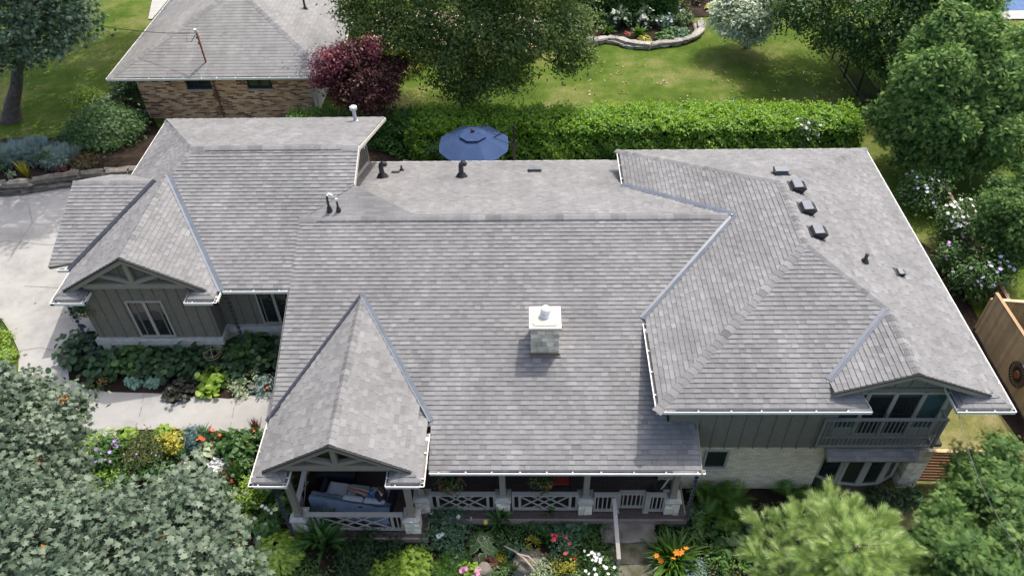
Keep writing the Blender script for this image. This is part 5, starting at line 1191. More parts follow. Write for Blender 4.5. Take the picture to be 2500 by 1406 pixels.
# ------------------------------------------------------------------ hedges
def hedge(name, label, boxes, n, templ, size, m, seed, cat='hedge', sides=True, wob=.19, up=.8):
    """leaves over the top and faces of a clipped bank: boxes (x0, x1, y0, y1, z0, z1)"""
    rg = np.random.RandomState(seed); P = []; U = []
    ar = []; fc = []
    for (x0, x1, y0, y1, z0, z1) in boxes:
        for f, a in (('t', (x1-x0)*(y1-y0)), ('f', (x1-x0)*(z1-z0)), ('k', .5*(x1-x0)*(z1-z0)), ('l', (y1-y0)*(z1-z0)), ('r', (y1-y0)*(z1-z0))): ar.append(a); fc.append((f, (x0, x1, y0, y1, z0, z1)))
    ar = np.array(ar); k = rg.choice(len(ar), n, p=ar/ar.sum())
    for i in k:
        f, (x0, x1, y0, y1, z0, z1) = fc[i]; x, y, z = rg.uniform(x0, x1), rg.uniform(y0, y1), rg.uniform(z0, z1); u = (0, 0, 1)
        if f == 't': z = z1
        elif f == 'f': y = y0; u = (0, -1, .2)
        elif f == 'k': y = y1; u = (0, 1, .2)
        elif f == 'l': x = x0; u = (-1, 0, .2)
        else: x = x1; u = (1, 0, .2)
        if f == 'f': y += .85*((z-z0)/(z1-z0))**2; u = (0, -.75, .65)
        if f == 't' and y < y0+.85: z -= .12; y += .3
        P.append((x, y, z)); U.append(u)
    P = np.array(P); U = np.array(U, float)
    w = np.sin(P[:, 0]*1.7+seed)*np.cos(P[:, 1]*2.3)*.6+np.sin(P[:, 0]*4.1+P[:, 2]*3)*.4+np.sin(P[:, 0]*9+P[:, 1]*7+P[:, 2]*8)*.35
    P = P+U*(w*wob-rg.exponential(.08, n))[:, None]+rg.normal(0, .03, (n, 3))
    z1 = max(b[5] for b in boxes); P[:, 2] -= .12*sstep((P[:, 2]-z1+.35)/.35)*(np.abs(U[:, 1]) > .5)
    N = norm_rows(U*.5+np.array([0, 0, up])+rg.normal(size=(n, 3))*.4); D = U*.5+rg.normal(size=(n, 3))*.8+np.array([0, 0, -.25]); D = D-N*np.sum(D*N, 1, keepdims=True)
    x0 = min(b[0] for b in boxes); c = (boxes[0][0]*.5+boxes[0][1]*.5, boxes[0][2], boxes[0][4])
    t = thing(name, label, cat, c)
    inst('foliage', templ, P, D, N, size*rg.uniform(.7, 1.35, n), .5+.16*w+.16*np.sin(P[:, 0]*.83+1)*np.sin(P[:, 0]*.31)+rg.normal(0, .2, n), m, t, c)
    mb = MB()
    for b_ in boxes: mb.box(b_[0]+.22, b_[1]-.22, b_[2]+1.0, b_[3]-.22, b_[4], b_[5]-.28)
    mb.build('inner_twigs', M_HCORE, t)
    k = int(n*.035); xs_ = rg.uniform(x0, max(b[1] for b in boxes), k); ys_ = rg.uniform(boxes[0][2]+.4, boxes[0][3], k); sh = rg.uniform(.05, .3, k)
    Ps = np.stack([np.repeat(xs_, 3), np.repeat(ys_, 3), z1+np.repeat(sh, 3)*np.tile([.3, .65, 1], k)], 1)+rg.normal(0, .03, (3*k, 3)); Ds = rand_dirs(3*k, rg)+np.array([0, 0, .5])
    inst('stray_shoots', templ, Ps, Ds, rand_dirs(3*k, rg)+np.array([0, 0, 1.]), size*rg.uniform(.7, 1.2, 3*k), rg.uniform(.5, 1, 3*k), m, t, c)
    return t
M_HCORE = mat('inner twigs', (.012, .014, .006), (.03, .03, .012), .95, 12)
hedge('hedge', 'long bright green clipped hedge running behind the house from the parasol to the cedars', [(-5.6, 15.6, 31.5, 33.9, .55, 2.15)], 46000, OVAL, .15, K_HEDGE, 21)
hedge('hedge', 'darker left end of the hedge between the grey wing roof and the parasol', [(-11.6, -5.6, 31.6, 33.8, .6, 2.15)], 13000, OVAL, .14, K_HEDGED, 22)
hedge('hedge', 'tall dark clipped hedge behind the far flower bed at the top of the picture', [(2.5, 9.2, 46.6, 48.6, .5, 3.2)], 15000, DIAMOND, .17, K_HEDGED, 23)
# ------------------------------------------------------------------ garden plants
def lm(n, a, b, c, **k): return leaf_mat(n, a, b, c, **k)
PM = dict(
    dark=lm('dark round leaf', (.016, .042, .017), (.042, .090, .036), (.085, .16, .06)),
    green=lm('fresh green leaf', (.025, .068, .014), (.052, .125, .024), (.10, .20, .045)),
    mid=lm('mid green leaf', (.032, .082, .020), (.078, .165, .042), (.14, .245, .07)),
    lime=lm('lime leaf', (.10, .19, .018), (.20, .32, .035), (.33, .45, .08)),
    yellow=lm('golden leaf', (.20, .20, .015), (.34, .32, .03), (.48, .45, .09)),
    blue=lm('blue green hosta leaf', (.10, .20, .14), (.18, .31, .225), (.27, .41, .31)),
    pale=lm('pale variegated leaf', (.16, .24, .11), (.32, .38, .22), (.55, .58, .42)),
    cream=lm('cream leaf', (.42, .42, .28), (.58, .57, .42), (.70, .69, .58)),
    silver=lm('silver leaf', (.12, .19, .16), (.22, .30, .27), (.36, .43, .40), rough=.7, spec=.2),
    maroon=lm('maroon leaf', (.022, .010, .010), (.065, .022, .022), (.11, .045, .035)),
    olive=lm('olive leaf', (.045, .068, .014), (.095, .125, .034), (.15, .17, .06)),
    brown=lm('bronze leaf', (.05, .04, .012), (.085, .07, .022), (.12, .11, .04)),
    heart=lm('hosta heart', (.06, .13, .03), (.11, .21, .06), (.17, .28, .09)),
    rose=lm('rose leaf', (.04, .10, .048), (.088, .18, .092), (.15, .26, .145)),
    strap=lm('strap leaf', (.026, .085, .022), (.065, .155, .042), (.115, .235, .07), rough=.35),
    lily=lm('daylily leaf', (.03, .085, .012), (.07, .155, .022), (.13, .24, .04), rough=.35),
    fern=lm('fern frond', (.045, .125, .016), (.10, .225, .034), (.165, .31, .055)),
    red=lm('rust grass', (.12, .05, .03), (.20, .09, .05), (.27, .14, .08)))
FM = {k: mat(k+' petals', a, b, .6, 20) for k, a, b in (('white', (.80, .80, .76), (.74, .74, .70)), ('lilac', (.46, .26, .60), (.56, .36, .68)), ('mauve', (.52, .44, .66), (.62, .56, .74)), ('orange', (.75, .20, .02), (.85, .34, .04)),
      ('rosered', (.62, .03, .06), (.72, .06, .12)), ('pink', (.72, .22, .42), (.8, .4, .55)), ('scarlet', (.60, .07, .02), (.68, .12, .04)), ('cream', (.46, .48, .40), (.40, .42, .34)), ('gold', (.70, .48, .03), (.78, .58, .08)))}
_seed = [1000]
def nseed(): _seed[0] += 1; return _seed[0]
def blooms(t, P, templ, size, m, N=None, up=1.0, name='flower'):
    rg = np.random.RandomState(nseed()); L = np.array(t.location)
    base = None
    for p in P:
        n = norm_rows((np.array([[0, -.25, up]])+rg.normal(0, .35, (1, 3))))[0]; d = norm_rows(np.cross(n, rg.normal(size=3))[None])[0]
        if base is None:
            base = inst(name, templ, np.zeros((1, 3)), [[1, 0, 0]], [[0, 0, 1]], 1, np.array([.5]), m, t); o = base
        else: o = base.copy(); link(o); o.parent = t
        o.location = Vector(np.array(p)-L); o.rotation_euler = Vector(n).to_track_quat('Z', 'Y').to_euler(); o.scale = (size*rg.uniform(.8, 1.2),)*3
def mound(name, label, px, py, rpx, h, n, templ, size, m, cat='plant', ry=1.0, seed=None, group=None, flowers=None, per=9, cr=None, up=.7, droop=.2, tvar=.24, lobes=None, z=None, spread=.9, parts=None, flat=.7):
    """a bushy plant standing at the photo point; rpx is its half width in photo pixels"""
    b = G(px, py) if z is None else at_z(px, py, z); s = mpp(b); r = rpx*s; rg = np.random.RandomState(seed or nseed())
    Lb = [(b[0], b[1], b[2]+h*.35, r*.9, r*ry*.9, h*.65)]
    for k in range(4): a = rg.uniform(0, 6.28); Lb.append((b[0]+math.cos(a)*r*.55, b[1]+math.sin(a)*r*.55*ry, b[2]+h*rg.uniform(.25, .5), r*.5, r*.5, h*.45))
    t = thing(name, label, cat, tuple(b), 0, group)
    crown('foliage', t, Lb, n, templ, size, PM[m] if isinstance(m, str) else m, rg.randint(1e6), per=per, cr=cr or r*.3, up=up, droop=droop, tvar=tvar, loc=tuple(b), keep_in=.15, bottom=.25, shell=(.55, 1.05), spread=spread, flat=flat)
    if flowers:
        k, cnt, ft, fs = flowers[:4]; P = []
        for i in range(cnt):
            l = Lb[rg.randint(len(Lb))]; u = rand_dirs(1, rg)[0]; u[2] = abs(u[2])*.9+.25; u /= np.linalg.norm(u); u[1] = -abs(u[1]) if rg.rand() < .6 else u[1]
            P.append(np.array(l[:3])+np.array(l[3:])*u*1.08)
        blooms(t, P, ft, fs, FM[k])
    return t
def rosette(name, label, px, py, n, ln, templ, m, cat='plant', el=(.1, .9), seed=None, group=None, flowers=None, r0=.06, wid=1.0, z=None, tvar=.25, fh=None):
    """leaves fanning out from one crown; ln in metres"""
    b = G(px, py) if z is None else at_z(px, py, z); rg = np.random.RandomState(seed or nseed()); a = rg.uniform(0, 2*math.pi, n); e = rg.uniform(*el, n)
    D = np.stack([np.cos(a)*np.cos(e), np.sin(a)*np.cos(e), np.sin(e)], 1); N = np.stack([-np.cos(a)*np.sin(e), -np.sin(a)*np.sin(e), np.cos(e)], 1)+rg.normal(0, .15, (n, 3))
    P = b+np.stack([np.cos(a), np.sin(a), np.zeros(n)], 1)*r0*rg.rand(n, 1)+np.array([0, 0, .02]); t = thing(name, label, cat, tuple(b), 0, group)
    inst('foliage', templ, P, D, N, ln*rg.uniform(.65, 1.15, n), .45+.35*(e-el[0])/(el[1]-el[0]+.01)*.6+rg.normal(0, tvar, n), PM[m] if isinstance(m, str) else m, t, tuple(b), width=np.full(n, wid))
    if flowers:
        k, spots, ft, fs = flowers[:4]; mb = MB(); P = []
        for q in spots:
            p = at_z(q[0], q[1], b[2]+(fh or ln*.8)); P.append(p); mb.tube([b, (b+p)/2+(0, 0, .1), p], .006, 4)
        mb.build('flower_stem', PM['lily'], t); blooms(t, P, ft, fs, FM[k], up=.8)
    return t
def hosta(name, label, px, py, rpx, n, m, size=None, h=.4, templ=HEART, flowers=None, group=None, cat='hosta', tvar=.25):
    """overlapping heart shaped leaves in a low dome, every leaf pointing out and down"""
    b = G(px, py); r = rpx*mpp(b); rg = np.random.RandomState(nseed()); size = size or r*.42; a = rg.uniform(0, 2*math.pi, n); q = np.sqrt(rg.rand(n))
    P = b+np.stack([np.cos(a)*q*r*.72, np.sin(a)*q*r*.72, h*(1-.72*q*q)+rg.normal(0, .02, n)], 1)
    D = np.stack([np.cos(a), np.sin(a), -.25-.55*q], 1)+rg.normal(0, .28, (n, 3)); N = np.stack([np.cos(a)*.55*q, np.sin(a)*.55*q, np.ones(n)], 1)+rg.normal(0, .2, (n, 3))
    t = thing(name, label, cat, tuple(b), 0, group); inst('foliage', templ, P, D, N, size*rg.uniform(.7, 1.2, n), .5+rg.normal(0, tvar, n), PM[m] if isinstance(m, str) else m, t, tuple(b))
    if flowers:
        mb = MB(); P = []
        for q in flowers[1]: p = at_z(q[0], q[1], b[2]+h+.35); P.append(p); mb.tube([b, p], .006, 4)
        mb.build('flower_stem', PM['green'], t); blooms(t, P, flowers[2], flowers[3], FM[flowers[0]])
    return t
def vhosta(label, px, py, rpx, n, size):
    """hosta with white edged leaves: a pale leaf with a green heart laid on it"""
    b = G(px, py); r = rpx*mpp(b); rg = np.random.RandomState(nseed()); t = thing('hosta', label, 'hosta', tuple(b)); a = np.arange(n)*2.4+rg.rand(n); q = np.sqrt((np.arange(n)+.6)/n)
    P = b+np.stack([np.cos(a)*(q*r*.95-size*.55), np.sin(a)*(q*r*1.05-size*.55), .46*(1-.6*q*q)], 1); D = np.stack([np.cos(a), np.sin(a), -.35*q-.1], 1); N = np.stack([np.cos(a)*.3*q, np.sin(a)*.3*q, np.ones(n)], 1)+rg.normal(0, .12, (n, 3)); S = size*rg.uniform(.8, 1.1, n)
    inst('leaf_margin', HEART, P, D, N, S, rg.rand(n), PM['cream'], t, tuple(b)); Nn = norm_rows(N)
    inst('leaf_centre', HEART, P+Nn*.012+norm_rows(D)*(S*.1)[:, None], D, N, S*.86, rg.uniform(.3, .8, n), PM['heart'], t, tuple(b), width=np.full(n, .95)); return t
# --- bed under the left windows
LG = 'dark round leaved plants under the wing windows'
for px, py, r, h, mm, lb in ((205, 868, 50, .65, 'dark', 'large dark round leaved plant at the driveway corner of the wing'), (262, 905, 46, .55, 'dark', 'dark round leaved plant second from the driveway under the window'),
        (315, 885, 46, .6, 'mid', 'mid green round leaved plant below the double window'), (375, 895, 40, .5, 'dark', 'dark round leaved plant in front of the brick base middle'), (440, 885, 44, .6, 'dark', 'dark round leaved plant beside the bare mulch gap'),
        (500, 885, 46, .6, 'dark', 'dark round leaved plant left of the wire ring'), (565, 870, 42, .55, 'dark', 'dark round leaved plant under the right rain chain'), (620, 860, 40, .65, 'mid', 'greener round leaved plant by the recessed wall'),
        (665, 875, 38, .6, 'dark', 'dark round leaved plant partly under the porch roof edge'), (600, 905, 36, .45, 'dark', 'low dark round leaved plant right of the wire ring'), (395, 862, 30, .5, 'mid', 'small green round leaved plant against the brick base')):
    mound('leafy_plant', lb, px, py, r, h, 330, ROUND, .2, mm, group=LG, per=4, cr=.35, up=1.1, tvar=.3)
mound('bronze_plant', 'small yellow and orange tinted plant at the bed edge by the driveway', 245, 938, 24, .35, 220, OVAL, .12, 'olive', flowers=('scarlet', 5, PET5, .05))
hosta('hosta', 'wide blue green hosta clump at the path edge', 330, 932, 26, 85, 'blue', .2, .3); hosta('hosta', 'blue green hosta next to the wide blue green clump', 380, 930, 27, 85, 'blue', .2, .3)
mound('coral_bells', 'dark purple leaved clump spilling onto the path', 445, 948, 42, .35, 330, ROUND, .13, lm('dark purple leaf', (.012, .018, .012), (.028, .030, .022), (.075, .085, .05)), up=1.1)
mound('lime_plant', 'bright lime round leaved plant at the path edge', 525, 940, 38, .4, 260, ROUND, .16, 'lime', up=1.1)
mound('variegated_plant', 'pale green and cream plant between the lime plant and porch roof', 600, 945, 36, .35, 420, OVAL, .11, 'pale', up=.9)
mound('variegated_plant', 'grey green leafy plant nearest the porch roof corner beside the path', 650, 945, 32, .4, 320, OVAL, .12, 'silver', flowers=('scarlet', 4, PET5, .05), up=.9)
mb = MB(); p = G(530, 890)
for w0 in (0, 1): mb.tube([p+(.28*math.cos(w), .28*math.sin(w)*1.0, .55+.12*w0) for w in np.linspace(0, 2*math.pi, 25)], .012, 5)
for k in range(4): a = k*math.pi/2+.4; mb.tube([p+(.28*math.cos(a), .28*math.sin(a), 0), p+(.28*math.cos(a), .28*math.sin(a), .68), p+(0, 0, .78)], .01, 5)
tag(mb.build('plant_support', mat('rusty wire', (.28, .2, .13), (.36, .27, .18), .7), None, loc=tuple(p)), 'round wire plant support among the dark leaves under the windows', 'plant support')
# --- at the far left
for i, (px, py, r, mm, lb) in enumerate(((8, 838, 34, 'lime', 'lime shrub at the left picture edge beside the driveway curve'), (22, 885, 30, 'lime', 'lime plant at the driveway curve just above the maple'), (-12, 800, 28, 'green', 'green grassy clump at the top of the left edge bed'), (5, 935, 30, 'yellow', 'golden plant half hidden by the maple at the left edge'))):
    mound('golden_shrub', lb, px, py, r, .5, 420, OVAL, .11, mm)
# --- bed behind the stone wall
mound('yew_shrub', 'large feathery dark green yew beside the driveway wall', 268, 345, 84, 1.7, 9000, FEATHER, .19, lm('yew spray', (.030, .078, .024), (.078, .155, .048), (.15, .245, .08)), cat='shrub', per=14, cr=.45, up=.5, tvar=.24)
mound('golden_shrub', 'bright yellow green shrub behind the yew', 218, 262, 40, 1.0, 1300, OVAL, .13, 'lime', cat='shrub'); mound('golden_shrub', 'yellow green shrub at the left side of the yew', 186, 318, 26, .8, 700, OVAL, .12, 'lime', cat='shrub')
mound('green_shrub', 'dark leafy shrub at the corner of the brick house', 322, 232, 42, 1.2, 1300, OVAL, .16, 'dark', cat='shrub'); hosta('hosta', 'cream edged hosta between the lime shrub and the dark corner shrub', 262, 248, 22, 70, 'pale', .24, .4)
hosta('hosta', 'dark blue hosta beside the brick house wall', 342, 292, 32, 90, 'dark', .28, .45)
SG = 'silver feathery plants behind the stone wall'
for px, py, r, h, lb in ((40, 395, 30, 1.0, 'leftmost silver feathery plant behind the stone wall'), (85, 390, 34, 1.1, 'tallest silver feathery plant above the yucca'), (150, 398, 32, .9, 'palest silver plant to the right of the green fennel clump')):
    rosette('wormwood', lb, px, py, 340, h*.8, _spray(9, .013), 'silver', el=(.7, 1.5), r0=.6, group=SG); mound('wormwood_skirt', 'silver low foliage at the foot of the '+lb.split(' behind')[0].split(' above')[0].split(' to')[0], px, py+8, r, .5, 500, OVAL, .1, 'silver', per=8)
mound('green_shrub', 'narrow bright green plant between the silver plants', 118, 405, 18, .8, 420, OVAL, .1, 'green'); rosette('yucca', 'yellow striped yucca behind the stone wall', 68, 432, 34, .75, YUCCA, 'yellow', el=(.15, 1.2))
mound('coral_bells', 'maroon leaved clump on top of the stone wall', 158, 428, 22, .35, 320, ROUND, .11, 'maroon'); mound('bronze_plant', 'low bronze green juniper beside the yew and the wall', 205, 408, 34, .5, 900, FEATHER, .16, 'brown'); mound('pale_plant', 'small pale yellow plant left of the yucca', 30, 432, 12, .3, 160, OVAL, .1, 'pale')
mound('pale_plant', 'small variegated plant right of the maroon clump', 185, 424, 11, .3, 140, OVAL, .09, 'pale'); mound('green_plant', 'green plant at the left edge behind the stone wall', 2, 410, 26, .6, 500, OVAL, .12, 'mid')
# --- front garden left of the porch
mound('phlox', 'lilac flowering phlox in the front garden beside the maple', 275, 1120, 40, .75, 1000, OVAL, .13, 'green', flowers=('lilac', 26, PET6, .07), up=.5); mound('phlox', 'few lilac blooms on a plant at the maple edge by the path', 183, 1035, 22, .7, 360, OVAL, .12, 'lime', flowers=('lilac', 7, PET6, .06))
mound('golden_shrub', 'yellow green shrub left of the lilac phlox', 232, 1100, 30, .6, 700, OVAL, .10, 'lime', cat='shrub'); hosta('hosta', 'white edged hosta at the left end of the path border', 262, 1070, 30, 80, 'pale', .2, .35)
hosta('hosta', 'yellow green hosta second along the path border', 312, 1068, 30, 80, 'lime', .22, .35); hosta('hosta', 'lime hosta in the middle of the path border', 400, 1062, 26, 70, 'lime', .2, .3)
mound('meadow_sage', 'olive green bushy plant in the middle of the front garden', 362, 1105, 52, .7, 2600, DIAMOND, .07, 'olive', up=.4, flowers=('lilac', 6, PET5, .03)); mound('golden_plant', 'golden leaved plant right of the olive bush', 432, 1085, 32, .5, 600, OVAL, .12, 'yellow')
mound('blue_spruce', 'dwarf blue grey conifer beside the orange lilies', 475, 1075, 30, .45, 800, FEATHER, .13, lm('blue needle', (.05, .11, .12), (.10, .18, .19), (.17, .26, .27)), cat='shrub')
LI = 'lilies with orange blooms'
rosette('daylily', 'orange flowered lily at the path border beside the blue conifer', 500, 1075, 60, .6, STRAP, 'green', el=(.3, 1.2), group=LI, flowers=('scarlet', ((490, 1068), (497, 1072), (512, 1045), (520, 1050), (525, 1058), (537, 1062), (482, 1074)), PET6, .075), fh=.55)
rosette('iris', 'upright blue green iris tuft in the front garden', 456, 1125, 70, .55, BLADE, 'rose', el=(.7, 1.45)); hosta('hosta', 'pale cream hosta below the orange lilies', 503, 1108, 34, 100, 'pale', .2, .35); hosta('hosta', 'cream hosta near the maple top', 452, 1142, 20, 60, 'cream', .17, .25)
mound('hydrangea', 'bright green hydrangea beside the porch corner', 580, 1100, 42, .7, 560, HEART, .17, 'green', cat='shrub'); mound('hydrangea', 'green shrub with red blooms below the rust grass', 622, 1085, 26, .6, 320, OVAL, .14, 'green', cat='shrub', flowers=('scarlet', 4, PET5, .05))
rosette('rust_grass', 'rusty red ornamental grass at the end of the path', 628, 1055, 80, .55, BLADE, 'red', el=(.6, 1.45)); mound('lambs_ear', 'white woolly leaved clump near the maple', 535, 1142, 22, .3, 170, OVAL, .14, lm('white felt leaf', (.42, .43, .42), (.58, .59, .58), (.7, .71, .7)))
rosette('iris', 'tall strappy iris left of the porch gutter corner', 585, 1175, 70, .8, BLADE, 'strap', el=(.6, 1.4), flowers=('scarlet', ((566, 1130), (566, 1172)), PET5, .06)); mound('dark_grass', 'brown seed head clump beside the white woolly plant', 545, 1175, 20, .5, 420, DIAMOND, .09, 'brown')
mound('golden_shrub', 'fluffy yellow green shrub under the porch gutter corner', 612, 1222, 38, .8, 1100, OVAL, .09, 'lime', cat='shrub', up=.4); mound('leafy_plant', 'big leaved green plant behind the left rain chain', 688, 1225, 40, .6, 150, HEART, .26, 'green', up=1)
hosta('hosta', 'green hosta beside the left rain chain foot', 655, 1290, 42, 110, 'green', .24, .45, flowers=('white', ((648, 1240), (655, 1245), (640, 1235), (662, 1252)), PET6, .06)); vhosta('white edged hosta between the dark rock and porch', 605, 1280, 24, 24, .26)
hosta('hosta', 'large bright lime green hosta in front of the left porch pier', 682, 1352, 82, 640, 'lime', .17, .62, tvar=.3); hosta('hosta', 'smaller yellow hosta under the maple edge', 575, 1332, 24, 60, 'yellow', .2, .3); mound('golden_shrub', 'yellow leaved shrub at the bottom between maple and lime hosta', 560, 1398, 30, .6, 500, OVAL, .11, 'yellow', cat='shrub')
for px, py, r, mm, lb in ((262, 1168, 40, 'lime', 'yellow green leafy plant between the lilac phlox and the near maple'), (320, 1165, 36, 'green', 'fresh green plant below the olive bush by the near maple'), (385, 1150, 34, 'mid', 'mid green plant right of the olive bush by the near maple'), (228, 1140, 26, 'green', 'green plant at the left maple edge below the yellow shrub'), (545, 1215, 30, 'green', 'green leafy plant left of the fluffy yellow shrub'), (600, 1140, 26, 'mid', 'dark green plant above the strappy iris at the gutter corner')):
    mound('leafy_plant', lb, px, py, r, .5, 520, OVAL, .11, mm, group='leafy fillers in the left front garden')
# --- front garden below the porch
rosette('sweet_corn_lily', 'large arching dark green grass in front of the porch sofa', 790, 1335, 64, 1.35, WIDE, 'strap', el=(.35, 1.25), r0=.22)
HB = 'dark dwarf conifers below the porch railing'
for px, py, r, h, lb in ((905, 1312, 46, .75, 'dark dwarf conifer right of the arching grass'), (880, 1365, 55, .8, 'largest dark dwarf conifer at the picture bottom'), (960, 1340, 36, .55, 'smaller dark dwarf conifer below the right porch pier')):
    mound('dwarf_conifer', lb, px, py, r, h, 1700, FEATHER, .13, lm('hinoki spray', (.010, .034, .010), (.024, .062, .016), (.05, .10, .028)), cat='shrub', per=16, cr=.22, up=.5, group=HB)
mound('golden_conifer', 'bright yellow green feathery shrub at the bottom centre', 1000, 1402, 52, .7, 1500, FEATHER, .17, 'lime', cat='shrub', up=.6); mound('lime_plant', 'lime round leaved plant left of the golden feathery shrub', 935, 1400, 26, .45, 200, OVAL, .15, 'lime')
mound('rose_bush', 'blue green rose bush with white blooms below the porch corner', 1095, 1290, 56, .85, 1700, OVAL, .09, 'rose', cat='shrub', flowers=('white', 5, PET12, .09)); mound('rose_bush', 'pale green leafy bush left of the white edged hosta', 1052, 1330, 30, .6, 700, OVAL, .09, lm('pale rose leaf', (.06, .12, .05), (.12, .2, .09), (.2, .29, .16)), cat='shrub')
mound('green_plant', 'small blue green plant below the white rose', 1108, 1362, 28, .45, 520, OVAL, .08, 'rose'); mound('grassy_mound', 'fine dark grassy mound left of the pink daisies', 1110, 1395, 44, .35, 1500, BLADE, .22, 'fern', up=.2)
DG = 'arching lilies along the porch front'
rosette('daylily', 'big arching dark leaved lily in front of the middle porch pier', 1222, 1285, 60, 1.0, WIDE, 'strap', el=(.3, 1.3), group=DG, flowers=('gold', ((1187, 1274),), PET6, .1)); rosette('daylily', 'arching dark leaved lily under the second railing panel', 1345, 1268, 34, .9, WIDE, 'strap', el=(.4, 1.3), group=DG); rosette('daylily', 'arching dark leaved lily beside the red roses', 1335, 1325, 26, .75, WIDE, 'strap', el=(.3, 1.2), group=DG)
vhosta('hosta with broad white edged leaves in the middle of the front bed', 1178, 1335, 42, 24, .34)
mound('daisy', 'pink daisies at the bottom beside the boulder', 1150, 1402, 24, .4, 200, OVAL, .12, 'lime', flowers=('pink', 7, PET12, .09))
RR = mound('rose_bush', 'rose bush with crimson blooms in the front bed', 1372, 1335, 40, .7, 900, OVAL, .09, 'rose', cat='shrub')
blooms(RR, [at_z(*q, .45) for q in ((1348, 1305), (1353, 1316), (1360, 1307), (1350, 1318), (1382, 1312), (1390, 1327), (1381, 1350), (1404, 1361))], PET6, .07, FM['rosered'])
BX = 'small leaved green mounds by the steps'
for px, py, r, lb in ((1462, 1272, 50, 'low small leaved mound against the gate side pier'), (1445, 1318, 46, 'low small leaved mound left of the stone steps'), (1375, 1272, 38, 'low small leaved mound behind the crimson roses'), (1300, 1292, 30, 'low small leaved mound beneath the second railing')):
    mound('boxwood', lb, px, py, r, .45, 1300, OVAL, .06, 'green' if px > 1400 else 'mid', cat='shrub', group=BX, per=12, cr=.16)
mound('spurge', 'small bright yellow green spurge above the boulder', 1300, 1340, 20, .4, 240, OVAL, .07, 'yellow'); mound('spurge', 'wider yellow green spurge in front of the crimson roses', 1378, 1375, 36, .35, 560, OVAL, .07, 'yellow'); mound('spurge', 'tiny yellow green sprig left of the boulder top', 1225, 1365, 14, .25, 140, OVAL, .07, 'yellow')
W_ = mound('rose_bush', 'rose bush covered in small white round blooms beside the handrail', 1462, 1385, 48, .6, 900, OVAL, .08, 'mid', cat='shrub')
blooms(W_, [at_z(*q, .3) for q in ((1427, 1344), (1437, 1354), (1445, 1348), (1452, 1358), (1457, 1361), (1462, 1352), (1466, 1365), (1455, 1367), (1446, 1366), (1471, 1359), (1451, 1352), (1474, 1381), (1452, 1388), (1480, 1385), (1500, 1384), (1438, 1400), (1455, 1403), (1430, 1393), (1485, 1400), (1465, 1372))], PET12, .06, FM['white'])
mound('pale_plant', 'pale grey green small leaved plant right of the boulder', 1315, 1398, 38, .4, 800, OVAL, .07, 'pale'); mound('green_plant', 'round leaved blue green plant above the boulder', 1265, 1358, 28, .35, 240, ROUND, .1, 'rose'); mound('green_plant', 'weedy green plant between boulder and spurge', 1238, 1320, 34, .4, 500, OVAL, .09, 'mid')
mound('green_plant', 'leafy green plant under the crimson roses', 1400, 1300, 30, .5, 320, ROUND, .12, 'rose'); rosette('grass_tuft', 'thin grass tuft beside the boulder', 1255, 1398, 30, .6, BLADE, 'lily', el=(.5, 1.3)); mound('coral_bells', 'rusty red leaved plant next to the white edged hosta', 1200, 1372, 18, .25, 150, ROUND, .08, 'red')
# --- right of the steps
rosette('daylily', 'large daylily clump with orange blooms right of the stone steps', 1640, 1372, 150, 1.0, STRAP, 'lily', el=(.2, 1.3), r0=.35, group=LI, flowers=('orange', ((1603, 1355), (1652, 1347), (1664, 1349), (1675, 1339), (1644, 1364), (1614, 1366)), PET6, .11), fh=.75, wid=1.15)
rosette('daylily', 'flowerless daylily tuft at the right edge of the top step', 1612, 1282, 50, .75, STRAP, 'strap', el=(.2, 1.2), r0=.2)
FG = 'ostrich ferns by the cream brick wall'
for px, py, n, l, lb in ((1735, 1215, 16, .95, 'tall fern nearest the right rain chain'), (1765, 1235, 15, .9, 'broad fern in the middle of the fern group'), (1722, 1262, 13, .75, 'lower fern beside the right rain chain'), (1790, 1268, 13, .75, 'fern at the right end of the fern group'), (1925, 1212, 13, 1.0, 'separate fern at the right end of the cream wall'), (1800, 1222, 8, .8, 'narrow fern close to the cream brick wall')):
    rosette('fern', lb, px, py, n, l, FERN, 'fern', el=(.35, 1.2), group=FG, wid=1.35)
DL = 'dark leafy plants under the pine'
for px, py, r, mm, tm, sz, lb in ((1690, 1262, 28, 'rose', OVAL, .1, 'small leaved dark plant at the right rain chain'), (1700, 1312, 30, 'mid', OVAL, .12, 'leafy plant above the orange daylily'), (1780, 1330, 46, 'mid', HEART, .28, 'large leaved dark plant right of the daylily'), (1845, 1355, 40, 'mid', HEART, .26, 'large leaved dark plant against the pine'),
        (1740, 1365, 40, 'fern', DIAMOND, .09, 'fine leaved green plant right of the orange blooms'), (1790, 1400, 40, 'fern', DIAMOND, .09, 'fine leaved green plant at the bottom beside the pine'), (1835, 1290, 30, 'dark', ROUND, .16, 'dark plant on the mulch below the fern group'), (1880, 1270, 26, 'mid', OVAL, .14, 'green plant between the two fern groups'), (1700, 1398, 30, 'silver', OVAL, .08, 'grey green small plant at the bottom edge by the daylily')):
    mound('leafy_plant', lb, px, py, r, .45, int(26000/ (sz*1000+40)*1.6), tm, sz, mm, group=DL, up=.9)
mound('leafy_plant', 'dark plant in front of the bow window', 2150, 1235, 42, .6, 420, OVAL, .16, 'dark', up=.9); mound('leafy_plant', 'dark plant at the foot of the stone corner', 2215, 1225, 30, .6, 300, OVAL, .14, 'dark'); rosette('fern', 'fern under the left end of the bow window', 1990, 1225, 9, .7, FERN, 'fern', el=(.3, 1.1))
